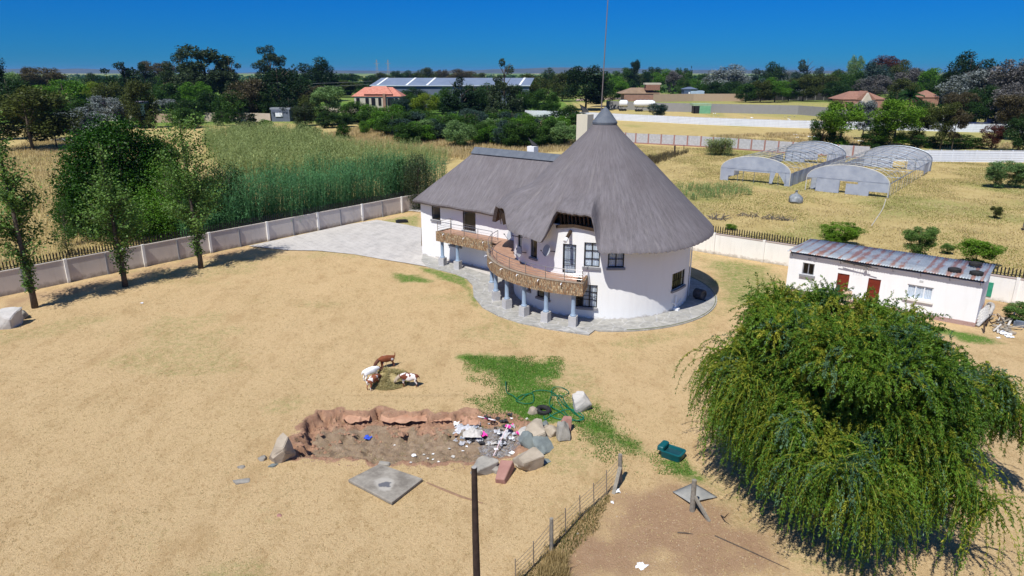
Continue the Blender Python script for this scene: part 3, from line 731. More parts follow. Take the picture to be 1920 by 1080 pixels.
# columns
def column(p,lab=None):
    g=MB(); g.lathe((p.x,p.y,0),[(.24,.86),(.24,.93),(.20,.97),(.165,1.02),(.155,2.3),(.17,2.38),(.21,2.44),(.21,ZBm-.003)],20)
    c=obj('column',g,M['col'],house,smooth=True)
    d=(p-HC).normalized(); s=Vector((-d.y,d.x,0))
    g=MB(); g.box((p.x,p.y,.46),(.58,.58,.78),(d,s,ZV)); g.box((p.x,p.y,.03),(.66,.66,.12),(d,s,ZV)); obj('pedestal',g,M['ped'],c)
for a in (182,197,211,224.5,237.5,251): column(hp(a,9.22))
for a in (4.55,6.55): column(wp(a,-1.68))
# satellite dishes, lamp, pipes
def dish(p,d,rad,arm_to,label):
    d=Vector(d).normalized(); s=d.cross(ZV).normalized(); u=s.cross(d)
    g=MB(); g.lathe(p,[(rad,.0),(rad*.7,-.05),(rad*.35,-.085),(.02,-.10),(.02,-.12),(rad*.7,-.075),(rad*1.0,-.02)],20,ax=(s,u,d))
    o=obj('satellite_dish',g,simple('dish_grey',(.35,.36,.38),rough=.5) if 'dish_grey' not in bpy.data.materials else bpy.data.materials['dish_grey'],house,smooth=True,label=label)
    g=MB(); g.tube([p-d*.1,Vector(arm_to)],.03,6); g.tube([p-u*rad*.9,p+d*.45-u*.1],.015,5); g.box(p+d*.47-u*.08,(.07,.07,.1),(s,u,d)); obj('arm',g,M['black'],o)
dish(hp(204,8.2,5.65)+Vector((-.2,.2,0)),(-.75,-.35,.35),.42,hp(205,7.3,5.4),'satellite dish on the wall corner under the eave')
dish(hp(209,7.95,4.45),(-.9,-.45,.1),.44,hp(210,7.3,4.3),'dark satellite dish low on the curved wall')
dish(hp(232,8.0,5.2),(-.85,-.5,.3),.46,hp(235,7.3,5.0),'satellite dish between slit window and door')
p=hp(244.5,7.35,6.75); q=hp(244.5,8.15,6.35)
g=MB(); g.tube([p,q],.13,10); lm=obj('wall_lamp',g,M['darkwood'],house); obj('lamp_shade',MB().tube([q,q+(q-p).normalized()*.35],.14,10),M['plasticwhite'],lm)
a=az_for(1264,.6); g=MB(); g.tube([hp(a,7.47,.1),hp(a,7.47,1.25)],.07,8); g.tube([hp(a,7.5,.45),hp(a-2.5,7.5,.75),hp(a-3.5,7.5,.75)],.04,6); g.tube([hp(a,7.5,.35),hp(a+6,7.5,.85)],.045,6); g.box(hp(a,7.55,.15),(.5,.3,.25),(WV,NV,ZV))
obj('drain_pipe',g,M['plasticwhite'],house)
a=az_for(1302,4)+1; obj('drain_pipe',MB().tube([hp(a,7.45,.1),hp(a,7.45,5.5)],.05,6),M['plasticwhite'],house)
# things standing at the house
p=hp(253.2,9.15,ZT-.146); 
pot=empty('potted_plant',p,'small dark potted plant on the right end of the curved balcony','plant')
g=MB(); g.lathe(p,[(.13,.0),(.19,.3),(.20,.33),(.17,.33),(.15,.28)],12); obj('pot',g,M['black'],pot,smooth=True)
g=MB(); rr=random.Random(9)
for k in range(60):
    a=rr.uniform(0,6.28); e=rr.uniform(.2,1.4); L=rr.uniform(.15,.4); d=Vector((math.cos(a)*math.cos(e),math.sin(a)*math.cos(e),math.sin(e)))
    s=d.cross(ZV).normalized()*.03; c=p+ZV*.3; g.add([c-s,c+s,c+d*L+s*.3,c+d*L-s*.3],[(0,1,2,3)])
obj('leaves',g,simple('pot_leaves',(.03,.05,.02),(.08,.1,.04)),pot)
g=MB(); c=hp(-17.5,8.35,.08)
ax=(Vector((0,0,1)),Vector((math.cos(R(40)),math.sin(R(40)),0)),Vector((math.sin(R(40)),-math.cos(R(40)),0)))
g.lathe(c+ZV*.45,[(.30,-.42),(.40,-.40),(.42,-.36),(.41,.0),(.42,.02),(.41,.36),(.38,.42),(.28,.43),(.27,.36)],24,ax=ax); g.bar(c+Vector((-.3,.1,.03)),c+Vector((.4,-.5,.03)),.1,.08)
o=obj('drum',g,simple('drum_grey',(.03,.03,.033),(.10,.10,.11)),loc=c,smooth=True); tag(o,'dark round drum lying on the paving behind the right side of the round house','drum')
# antenna mast
mp=Vector((8.05,64.6,0)); g=MB(); g.tube([mp,mp+Vector((.12,0,14)),mp+Vector((.45,.1,28))],[.07,.055,.03],8)
ms=empty('antenna_mast',mp,'very tall thin mast rising behind the tip of the conical thatched roof','mast')
obj('pole',g,simple('mast_steel',(.13,.11,.11),(.2,.17,.16)),ms); g=MB()
g.bar(mp+Vector((-.25,0,15.9)),mp+Vector((.35,0,15.9)),.03,.03); obj('bracket',g,M['black'],ms)
# ================================================================= BOUNDARY WALLS
def boundary(name,a,b,first_off,pitch,mat,pm,hgt,label,group=None,inner=1,spikes=True,alt=True,skip=(),cat='wall',coping=True,copm=None):
    """panelled wall from a to b with pilasters and a spiked steel rail on top"""
    a=Vector(a); b=Vector(b); d=(b-a).normalized(); L=(b-a).length; nn=Vector((d.y,-d.x,0))*inner
    root=empty(name,a,label,cat,group)
    n=int(L/pitch)+1; pts=[0]+[first_off+i*pitch for i in range(n) if 0.3<first_off+i*pitch<L-.2]+[L]
    for i,(s0,s1) in enumerate(zip(pts,pts[1:])):
        g=MB(); g.box(a+d*((s0+s1)/2)+ZV*(hgt/2-.1),(s1-s0-.004,.16,hgt+.2),(d,nn,ZV)); obj('panel',g,mat,root)
        if coping:
            g=MB(); g.box(a+d*((s0+s1)/2)+ZV*(hgt+.04),(s1-s0-.05,.24,.09),(d,nn,ZV)); obj('coping',g,copm or mat,root)
    for i,s in enumerate(pts[1:-1]):
        big=(i%2==0) or not alt
        g=MB(); g.box(a+d*s+nn*(.14 if big else .11)+ZV*((hgt+(.14 if big else -.06))/2),(.24 if big else .15,.20 if big else .12,hgt+(.14 if big else -.06)),(d,nn,ZV)); obj('pilaster',g,pm if big else (M['sill']),root)
    if spikes:
        g=MB(); g.bar(a+ZV*(hgt+.28)-nn*.05,a+d*L+ZV*(hgt+.28)-nn*.05,.04,.05); g.bar(a+ZV*(hgt+.12)-nn*.05,a+d*L+ZV*(hgt+.12)-nn*.05,.04,.04)
        k=0.0
        while k<L:
            p=a+d*k-nn*.05; q=p+ZV*(hgt+.05); g.box(q+ZV*.32,(.095,.035,.66),(d,nn,ZV)); g.add([q+ZV*.65-d*.06,q+ZV*.65+d*.06,q+ZV*.84],[(0,1,2)]); k+=.25
        o=obj('spiked_railing',g,M['black'],root)
    return root
LW0=G(0,557)-NV*9; LW1=Vector((-12.1,93.3,0))
LWd=(LW1-LW0).normalized(); off=(G(51,548)-LW0).dot(LWd)
boundary('boundary_wall',LW0,LW1,off%3.35,3.35,M['bwall'],M['bwall2'],2.05,'long beige panelled boundary wall with black spikes running behind the three slim trees',inner=1)
RW0=Vector((26.7,63.8,0))-WV*50; RW1=Vector((26.7,63.8,0))+WV*34
boundary('boundary_wall',RW0,RW1,1.7,5.1,M['bwall2'],M['bwall2'],2.1,'white plastered boundary wall with black spikes behind the tin-roofed outbuilding',inner=1,alt=False,copm=simple('pinkish_coping',(.42,.34,.31),(.5,.42,.38)))
# ================================================================= OUTBUILDING
s0=Vector((23.5,55.9,0)); SL=13.75; SD=6.0
def sp(a,b,z=0): return s0+WV*a+NV*b+ZV*z
shed=empty('outbuilding',s0,'long low white outbuilding with rusty corrugated roof and two red-brown doors','outbuilding')
SH=[(1.15,2.1,1.75,2.75),(3.95,4.85,.25,2.35),(6.25,7.15,.25,2.35),(9.0,10.75,1.35,2.4)]
def sf(s,z,d): return sp(s,d,z)
def sr(s,z,d): return sp(SL-d,s,z)
def sb_(s,z,d): return sp(SL-s,SD-d,z)
def sl(s,z,d): return sp(d,SD-s,z)
M['shedwall']=wallpaint('outbuilding_whitewash',(.80,.80,.80),(.42,.37,.30),.35,.35)
g=MB(); wall_grid(g,sf,[0,SL],[.3,3.36],SH,.2); wall_grid(g,sr,[0,SD],[.3,3.36],[],.2); wall_grid(g,sb_,[0,SL],[.3,3.30],[],.2); wall_grid(g,sl,[0,SD],[.3,3.36],[],.2)
obj('wall',g,M['shedwall'],shed)
def brickmat():
    t=NT('plinth_brick'); p=t.scale(t.pos(),(1,1,1),(0,0,R(39)))
    v=t.n('ShaderNodeSeparateXYZ',{0:p}); c2=t.n('ShaderNodeCombineXYZ',{0:v.outputs[0],1:v.outputs[2]}).outputs[0]
    br=t.n('ShaderNodeTexBrick',{'Vector':c2,'Color1':(.30,.14,.11,1),'Color2':(.38,.22,.18,1),'Mortar':(.42,.38,.35,1),'Scale':1.0,'Mortar Size':.012,'Brick Width':.23,'Row Height':.085})
    return t.pbr(br.outputs[0],.9)
M['brick']=brickmat()
g=MB(); g.prism([sp(-.03,-.03),sp(SL+.03,-.03),sp(SL+.03,SD+.03),sp(-.03,SD+.03)],-.1,.298); obj('plinth',g,M['brick'],shed)
def tin():
    t=NT('rusty_corrugated_iron'); p=t.obj(); uv=t.n('ShaderNodeUVMap').outputs[0]; v=t.n('ShaderNodeSeparateXYZ',{0:uv})
    sheet=t.math('FLOOR',t.math('MULTIPLY',v.outputs[0],1/.76)); wn=t.n('ShaderNodeTexWhiteNoise',{'W':sheet},noise_dimensions='1D').outputs[0]
    edge=t.math('ABSOLUTE',t.math('SUBTRACT',t.math('FRACT',t.math('MULTIPLY',v.outputs[0],1/.76)),.5))
    st=t.noise(t.scale(uv,(2.2,.55,1)),1.0,6,.7); k=t.math('ADD',t.math('MULTIPLY',edge,.55),t.math('MULTIPLY',st,.9))
    k=t.math('ADD',k,t.math('MULTIPLY',t.math('SUBTRACT',wn,.5),.30))
    rust=t.ramp(k,.60,.74)
    c=t.mix(t.ramp(t.noise(uv,1.3,5,.7),.3,.7),(.22,.25,.28),(.38,.41,.44))
    c=t.mix(t.math('MULTIPLY',rust,.85),c,t.mix(t.noise(uv,6,4),(.17,.065,.04),(.34,.16,.11)))
    return t.pbr(c,.5,.25,spec=.4)
M['tin']=tin()
# corrugated sheet: real ridges, pitch .076 m, slightly oversize .19 so that they read from afar
g=MB(); a=-.12; cols=[]; 
while a<SL+.18: cols.append(a); a+=.045
def rz_(b): return 3.62-.03*b+.0*b
vs=[]; 
for i,a in enumerate(cols):
    h=.028*math.sin(a/.19*2*math.pi)
    for b in (-.42,2.0,4.0,SD+.25): vs.append(sp(a,b,rz_(b)+h+.01*math.sin(a*.9+b)))
g.add(vs,[(i*4+k,(i+1)*4+k,(i+1)*4+k+1,i*4+k+1) for i in range(len(cols)-1) for k in range(3)])
troof=obj('roof',g,M['tin'],shed,smooth='all')
m=troof.modifiers.new('thickness','SOLIDIFY'); m.thickness=.012
uv=troof.data.uv_layers.new(name='UVMap'); off=absloc(troof)
for l in troof.data.loops:
    v=troof.data.vertices[l.vertex_index].co+off-s0; uv.data[l.index].uv=(v.dot(WV),v.dot(NV))
for k in range(8):
    a=.2+k*1.9; g=MB(); g.bar(sp(a,-.36,3.54),sp(a,SD,3.36),.07,.11); obj('rafter',g,M['black'],shed)
for k in range(8):
    a=.25+k*1.9; g=MB(); g.bar(sp(a,-.38,3.55),sp(a+.02,-.03,3.15),.022,.022); obj('strap',g,M['black'],shed)
for i,h in enumerate(SH):
    if i in(0,3):
        o=window(sf,h,2 if i==0 else 3,1,'curt' if i==3 else 'plain',1,fm=M['grey'] if i==0 else M['plasticwhite'],label='small dark window' if i==0 else 'wide curtained window',sill=False); 
        pr=o; bpy.context.view_layer.update()
        for x in [pr]: x.parent=shed; x.location=Vector(x.location)+absloc(house)-absloc(shed)
        g=MB(); g.box(sp((h[0]+h[1])/2,-.07,h[2]-.1),(h[1]-h[0]+.3,.2,.18),(WV,NV,ZV)); obj('sill',g,M['sill'] if i==0 else M['bwall2'],pr)
        g=MB(); g.box(sp((h[0]+h[1])/2+(.0),-.006,h[3]+.36),(.26,.02,.16),(WV,NV,ZV)); obj('air_vent',g,simple('vent_grey',(.4,.4,.4),(.6,.6,.6),9) if 'vent_grey' not in bpy.data.materials else bpy.data.materials['vent_grey'],shed)
    else:
        g=MB(); g.box(sp((h[0]+h[1])/2,.10,(h[2]+h[3])/2),(h[1]-h[0]-.1,.05,h[3]-h[2]-.06),(WV,NV,ZV))
        for zz in (.35,.8,1.25,1.7): g.box(sp((h[0]+h[1])/2,.07,h[2]+zz),(h[1]-h[0]-.14,.02,.03),(WV,NV,ZV))
        d_=obj('door',g,M['reddoor'],shed)
        g=MB()
        for s in (h[0]+.025,h[1]-.025): g.box(sp(s,.08,(h[2]+h[3])/2),(.05,.1,h[3]-h[2]),(WV,NV,ZV))
        g.box(sp((h[0]+h[1])/2,.08,h[3]-.025),(h[1]-h[0]-.102,.1,.05),(WV,NV,ZV)); obj('frame',g,M['reddoor'],d_)
        obj('handle',MB().bar(sp(h[1]-.18,.02,1.3),sp(h[1]-.3,.02,1.3),.03,.03),M['steel'],d_)
        g=MB(); g.box(sp((h[0]+h[1])/2,-.25,.14),(1.1,.45,.2),(WV,NV,ZV)); obj('step',g,M['concrete'],shed)
# loose aerial bar and lamp on the eave
g=MB(); g.bar(sp(4.0,-.5,3.52),sp(6.4,-.5,3.42),.05,.05); g.bar(sp(4.3,-.35,3.4),sp(6.9,-.55,3.34),.04,.04); g.bar(sp(5.1,-.5,3.45),sp(5.1,-.2,3.2),.03,.03)
for k in range(6): g.bar(sp(5.2+k*.2,-.62,3.38+.02*k),sp(5.25+k*.2,-.28,3.44),.02,.02)
obj('aerial',g,M['black'],shed); lo=obj('eave_lamp',MB().lathe(sp(6.0,-.3,3.12),[(.05,.12),(.12,.1),(.12,0),(.06,-.03)],12),M['concrete'],shed)
def tyre(name,c,R_,r,ax,label,group,tilt=None):
    g=MB(); g.torus((0,0,0),R_,r,28,12,sz=1.15)
    for k in range(28):
        a=2*math.pi*k/28; e=Vector((math.cos(a),math.sin(a),0)); s=Vector((-e.y,e.x,0)); g.box(e*(R_+r*.98),(.03,.05,r*1.5),(e,s,ZV))
    g.torus((0,0,0),R_-r*.8,r*.22,24,6)
    o=obj(name,g,M['rubber'],loc=c,local=True,smooth=True); tag(o,label,'tyre',group); 
    if ax: o.rotation_euler=ax
    return o
for (px,py,lb) in ((1790,506,'tyre lying on the tin roof, nearer the eave and left of the other two'),(1829,495,'tyre lying on the tin roof, farthest from the eave'),(1831,512,'tyre lying on the tin roof at its front right corner')):
    c=G(px,py,3.72); o=tyre('tyre',c-ZV*.0,.30,.135,(R(-2),0,R(20)),lb,'tyres holding down the tin roof')
# ================================================================= HELPERS FOR LOOSE THINGS
def hit(px,py):
    z=0.0
    for _ in range(14):
        p=G(px,py,z); z=z*.5+zg(p.x,p.y)*.5
    return Vector((p.x,p.y,zg(p.x,p.y)))
from mathutils import noise as MN
def rock(px,py,size,mat,label,rz=0,tilt=(0,0),seed=1,group=None,name='boulder',loc=None,sink=.12,lift_=0,facets=9):
    """boulder: a convex block cut by random planes, roughened"""
    import bmesh
    rr=random.Random(seed); bm=bmesh.new(); bmesh.ops.create_cube(bm,size=2)
    for _ in range(facets):
        d=Vector((rr.uniform(-1,1),rr.uniform(-1,1),rr.uniform(-.6,1))).normalized(); co=d*rr.uniform(.78,1.08)
        r=bmesh.ops.bisect_plane(bm,geom=bm.verts[:]+bm.edges[:]+bm.faces[:],plane_co=co,plane_no=d,clear_outer=True)
        ed=[e for e in r['geom_cut'] if isinstance(e,bmesh.types.BMEdge)]
        if ed: 
            try: bmesh.ops.edgenet_fill(bm,edges=ed)
            except Exception: pass
    bmesh.ops.bevel(bm,geom=bm.edges[:],offset=.06,segments=2,affect='EDGES')
    bmesh.ops.triangulate(bm,faces=bm.faces[:]); bmesh.ops.subdivide_edges(bm,edges=bm.edges[:],cuts=1,use_grid_fill=True); bmesh.ops.subdivide_edges(bm,edges=bm.edges[:],cuts=1)
    for v in bm.verts:
        n_=MN.fractal(v.co*1.6+Vector((seed,0,0)),1,2,5)+.5*MN.noise(v.co*5+Vector((seed,3,0))); v.co+=v.co.normalized()*n_*.10
        v.co=Vector((v.co.x*size[0]/2,v.co.y*size[1]/2,v.co.z*size[2]/2))
    me=bpy.data.meshes.new(name); bm.to_mesh(me); bm.free(); me.materials.append(mat)
    for p_ in me.polygons: p_.use_smooth=True
    try: me.set_sharp_from_angle(angle=R(28))
    except Exception: pass
    p=loc or G(px,py); o=link_mesh(name,me); gz=zg(p.x,p.y)
    o.location=(p.x,p.y,gz+size[2]/2-sink+lift_); o.rotation_euler=(tilt[0],tilt[1],rz)
    tag(o,label,'rock',group); return o
gb='boulders round the pit'
rock(1090,768,(1.0,.75,1.15),M['stonew'],'pale upright boulder at the end of the green hose',.3,(.15,-.15),3,gb)
rock(1001,775,(.55,.4,.48),M['stonec'],'small tan stone beside the tyre on the green grass',.5,(.1,.2),5,gb)
rock(1003,822,(1.0,1.2,.95),M['stonec'],'tan-topped big boulder at the right edge of the pit behind the slate stone',.4,(.15,.35),8,gb)
rock(988,832,(.75,1.0,.8),M['stoneb'],'dark slate boulder leaning on the tan one at the pit edge',-.2,(.1,-.35),13,gb)
rock(1017,840,(1.0,1.2,.36),M['stoneb'],'flat blue-grey slab of stone tilted at the right of the pit',.7,(.35,.25),21,gb,lift_=.12)
rock(1033,815,(.75,.75,.62),M['stonec'],'squarish tan boulder between the slate slab and the red-topped stone',.1,(0,.1),34,gb)
rock(1054,818,(.62,.9,.95),M['stonea'],'grey boulder with a reddish top, rightmost of the pile by the pit',.2,(-.3,.1),55,gb)
rock(1060,806,(.5,.5,.9),M['stoned'],'rounded pink-red stone standing behind the rightmost grey boulder',.2,(-.25,.15),60,gb)
rock(1022,801,(.5,.45,.42),M['stoneb'],'small dark slate stone at the back of the boulder pile',.8,(.1,.3),62,gb)
rock(983,806,(.7,.6,.4),M['stonew'],'pale flat stone at the far right corner of the pit',.5,(.2,.3),64,gb)
rock(990,874,(1.2,.95,.85),M['stonec'],'large tan block with a flat sloping top at the near right of the pit',.55,(.18,.0),71,gb,facets=5)
rock(907,882,(1.35,.85,.62),M['stonea'],'wide grey boulder half in shade behind the dark pole',.45,(.1,-.2),77,gb)
rock(931,885,(.5,.4,.45),M['stonea'],'small rough grey stone against the wide grey boulder',.2,(.0,.1),79,gb)
rock(1017,868,(.8,.4,.10),M['stoneb'],'thin dark slate shard lying on the grass behind the tan block',.7,(0,.05),80,gb,sink=.02)
# red block
g=MB(); g.box((0,0,0),(.62,1.22,.42)); o=obj('stone_block',g,M['stoned'],loc=(0,0,0)); o.location=G(946,894)+ZV*.22; o.rotation_euler=(R(14),R(-4),R(-14)); m=o.modifiers.new('b','BEVEL'); m.width=.05; m.segments=2
for v in o.data.vertices:
    if v.co.z<0: v.co.x*=1.15
    if v.co.y<0: v.co.x*=.72; v.co.x-=.06
tag(o,'brick-red rectangular stone block lying between two grey boulders','stone block')
rock(529,861,(.85,1.1,1.15),M['stonec'],'tall brown-grey boulder tilted at the left end of the pit',-.6,(.35,.38),91,gb,facets=6)
rock(492,862,(.42,.32,.34),M['stonea'],'small stone left of the tilted brown boulder',.3,(0,.1),93,gb)
rock(513,873,(.5,.3,.2),M['stoneb'],'dark flat stone in front of the tilted brown boulder',.6,(0,.15),95,gb)
rock(454,876,(.42,.3,.2),M['stonea'],'lone grey stone, nearer the pit of two on the dry lawn',.3,(0,.1),97)
rock(452,903,(.75,.42,.24),M['stonea'],'lone grey stone, nearer the camera of two on the dry lawn',.35,(0,.1),98)
rock(721,872,(.6,.22,.28),M['stonea'],'grey kerb stone on the pit edge behind the concrete slab',-.2,(0,.0),99)
rock(12,612,(1.9,1.5,1.35),M['stonew'],'large pale grey boulder cut by the left edge of the photo',.3,(.1,.1),101)
rock(36,598,(1.1,.9,.75),M['stonea'],'dark rough rock right behind the large pale boulder',.9,(.1,0),103)
rock(1083,1001,(.16,.16,.16),M['stonea'],'fist-sized round stone in the weeds along the wire fence',0,(0,0),105)
rock(524,966,(.3,.28,.16),M['stoned'],'small rusty brown lump on the grass below the slab',0,(0,0),106)
# concrete slab
cs=[G(*q) for q in ((653,905),(712,875),(793,903),(735,948))]
g=MB(); g.prism([(q.x,q.y) for q in cs],.02,.17)
def slabmat():
    t=NT('cast_slab'); p=t.pos(); c=t.mix(t.ramp(t.noise(p,1.3,6,.7),.35,.7),(.17,.15,.125),(.36,.33,.28))
    v=t.n('ShaderNodeVectorMath',{0:p,1:tuple(G(722,908,.17))},operation='SUBTRACT').outputs[0]
    r=t.n('ShaderNodeVectorMath',{0:t.scale(v,(1,1,0))},operation='LENGTH').outputs[1]
    rr_=t.math('ADD',r,t.math('MULTIPLY',t.noise(p,1.6,4),.9))
    c=t.mix(t.math('MULTIPLY',t.ramp(rr_,.80,1.25,(1,1,1,1),(0,0,0,1)),.6),c,(.46,.43,.38))
    r2=t.math('ADD',t.n('ShaderNodeVectorMath',{0:t.scale(v,(1,1.2,0),(0,0,.4))},operation='LENGTH').outputs[1],t.math('MULTIPLY',t.math('SUBTRACT',t.noise(p,4,4),.5),.5))
    c=t.mix(t.math('MULTIPLY',t.ramp(r2,.22,.3,(1,1,1,1),(0,0,0,1)),.9),c,(.09,.095,.115))
    return t.pbr(c,.9,0,t.bump(t.noise(p,12,4),.3,.01))
o=obj('concrete_slab',g,slabmat(),loc=G(722,908)); tag(o,'square grey concrete cover slab with a dark stain at its centre','slab'); m=o.modifiers.new('b','BEVEL'); m.width=.02
# small trench ridge
g=MB(); tr=[G(*q)+ZV*.01 for q in ((800,905),(830,918),(865,932),(905,944))]; g.tube(tr,[.03,.06,.06,.03],6); o=obj('pipe',g,simple('earth_pipe',(.20,.12,.07),(.3,.19,.12),5)); tag(o,'thin brown half-buried pipe running from the slab to the pole','pipe')
# dark pole in front
tp=at(889,876,16.6); base=Vector((tp.x+.02,16.55,0)); g=MB(); g.tube([base-ZV*.3,base+(tp-base)*.35+Vector((.015,0,0)),base+(tp-base)*.7,tp],[.125,.115,.10,.082],14); g.lathe(tp,[(.081,-.01),(.072,.012)],14,mi=1)
o=obj('pole',g,[M['polewood'],M['concrete']],loc=base,smooth=True); tag(o,'dark creosoted wooden pole standing in front of the pit','pole')
# ================================================================= WIRE FENCE
fr=empty('wire_fence',G(1165,903),'low wire fence on thin steel droppers running down to the bottom edge of the photo','fence')
big=[(1163,904,852,.105),(1034,1033,972,.085)]
thin=[(1138,928,882),(1114,950,906),(1088,974,929),(1061,1004,953),(1001,1065,1015),(967,1100,1048)]
allp=[]
for (px,pb,pt,r) in big:
    b=G(px,pb); t_=at(px,pt,b.y); obj('post',MB().tube([b-ZV*.2,t_],[r,r*.9],10),M['greywood'],fr,smooth=True); allp.append((b,t_))
for (px,pb,pt) in thin:
    b=G(px,pb); t_=at(px-1,pt,b.y); obj('dropper',MB().tube([b-ZV*.2,t_],.022,5),M['steel'],fr); allp.append((b,t_))
allp.sort(key=lambda q:-q[0].y); 
for k in range(6):
    g=MB(); 
    for (b0,t0),(b1,t1) in zip(allp,allp[1:]):
        g.tube([b0.lerp(t0,.12+k*.15),b1.lerp(t1,.12+k*.15)],.009,3,caps=False)
    obj('wire',g,M['steel'],fr)
b=G(1150,926); o=obj('brace_post',MB().bar(b-ZV*.05,at(1163,876,G(1163,904).y-.15),.16,.09),M['greywood'],fr)
# gate post side on the right, with its brace
b=G(1298,958); t_=at(1302,900,b.y); gp=empty('gate_post',b,'weathered grey post with a slanting brace beside the bent roof sheet under the willow','post')
obj('post',MB().tube([b-ZV*.2,t_],[.12,.10],10),M['greywood'],gp,smooth=True); obj('brace',MB().bar(b.lerp(t_,.55),G(1330,978),.12,.10),M['greywood'],gp)
g=MB(); fl=[G(*q) for q in ((1261,924),(1300,907),(1345,934),(1293,948))]
vs=[]; 
for i in range(9):
    for j in range(7):
        u_,v_=i/8,j/6; p=(fl[0]*(1-u_)+fl[1]*u_)*(1-v_)+(fl[3]*(1-u_)+fl[2]*u_)*v_; vs.append(p+ZV*(.06+.10*math.sin(u_*3)*math.sin(v_*3)+.015*math.sin(u_*25)+.10*v_*(1-u_)))
g.add(vs,[(i*7+j,i*7+j+1,(i+1)*7+j+1,(i+1)*7+j) for i in range(8) for j in range(6)])
o=obj('roof_sheet',g,simple('old_sheet',(.17,.18,.18),(.34,.33,.30),1.5,.6),loc=fl[0],smooth='all'); m=o.modifiers.new('t','SOLIDIFY'); m.thickness=.02; tag(o,'bent grey metal sheet lying on the ground left of the willow','metal sheet')
g=MB(); g.bar(G(1318,1000)+ZV*.1,G(1300,985)+ZV*.12,.1,.06)
for (a,b_,c_) in (((1352,968),(1362,998),.9),((1340,1006),(1480,1070),.06),((1270,1000),(1300,1003),.04)):
    o=obj('branch',MB().tube([G(*a)+ZV*.04,G((a[0]+b_[0])/2,(a[1]+b_[1])/2)+ZV*(.05+c_*.3),G(*b_)+ZV*c_],[.03,.025,.012],6),M['bark']); tag(o,{.9:'thin broken stick leaning up under the left skirt of the willow',.06:'long thin fallen branch on the bare earth in front of the willow',.04:'short dark twig on the bare earth left of the willow'}[c_],'branch')
# litter near fence
def crumple(px,py,sz,mat,label,seed=1,cat='litter',group=None,name='litter',flat=.35,z=0):
    rr=random.Random(seed); g=MB(); n=6; vs=[]
    for i in range(n):
        for j in range(n): vs.append(((i/(n-1)-.5)*sz*(1+rr.uniform(-.2,.2)),(j/(n-1)-.5)*sz*(1+rr.uniform(-.3,.3)),rr.uniform(0,sz*flat)+.01))
    g.add(vs,[(i*n+j,(i+1)*n+j,(i+1)*n+j+1,i*n+j+1) for i in range(n-1) for j in range(n-1)])
    p=hit(px,py) if py>600 else G(px,py); o=obj(name,g,mat,local=True); o.location=(p.x,p.y,p.z+z); o.rotation_euler=(0,0,rr.uniform(0,6)); tag(o,label,cat,group); return o
pw=M['plasticwhite']
crumple(1156,922,.3,pw,'crumpled white paper at the foot of the fence brace',2)
crumple(1148,943,.14,pw,'small white scrap on bare earth just beyond the fence',3)
crumple(1202,1062,.38,pw,'white plastic lid lying near the bottom edge of the photo',4,flat=.12)
crumple(266,569,.22,pw,'tiny white scrap on the lawn in front of the slim trees',5)
crumple(1555,0+975,.2,M['stonea'],'grey scrap on the earth under the willow edge',6)
# ================================================================= WATER TROUGH
tc=G(1261,856); tr_=empty('water_trough',tc,'dark teal plastic drinking trough on the green patch left of the willow','trough')
teal=simple('teal_plastic',(.004,.075,.085),(.006,.10,.11),3,.4)
ax2=(Vector((.80,-.60,0)),Vector((.60,.80,0)),ZV)
def rrect(w_,h_,r,n=5):
    pts=[]
    for cx,cy,a0 in ((w_/2-r,h_/2-r,0),(-w_/2+r,h_/2-r,90),(-w_/2+r,-h_/2+r,180),(w_/2-r,-h_/2+r,270)):
        for k in range(n+1): a=R(a0+90*k/n); pts.append((cx+r*math.cos(a),cy+r*math.sin(a)))
    return pts
def loft(secs,c,ax,mb,cap=True):
    n=len(secs[0][0]); vs=[]
    for pts,z in secs: vs+=[c+ax[0]*x+ax[1]*y+ax[2]*z for x,y in pts]
    N=len(secs); fs=[(i*n+k,i*n+(k+1)%n,(i+1)*n+(k+1)%n,(i+1)*n+k) for i in range(N-1) for k in range(n)]
    if cap: fs+=[tuple(reversed(range(n))),tuple((N-1)*n+k for k in range(n))]
    mb.add(vs,fs)
g=MB(); loft([(rrect(1.0,.72,.15),0),(rrect(1.08,.8,.16),.30),(rrect(1.12,.84,.17),.34),(rrect(1.10,.82,.17),.37),(rrect(.88,.62,.13),.36),(rrect(.78,.52,.11),.15)],tc,ax2,g); obj('basin',g,teal,tr_,smooth=True)
g=MB(); loft([(rrect(.34,.78,.08),.33),(rrect(.34,.76,.08),.50),(rrect(.28,.68,.07),.54)],tc-ax2[0]*.52,ax2,g); obj('valve_box',g,teal,tr_,smooth=True)
g=MB(); g.add([tc+ax2[0]*(x*.42)+ax2[1]*(y*.29)+ZV*.26 for x,y in((-1,-1),(1,-1),(1,1),(-1,1))],[(0,1,2,3)]); obj('water',g,simple('trough_water',(.01,.05,.06),rough=.05,bump=0),tr_)
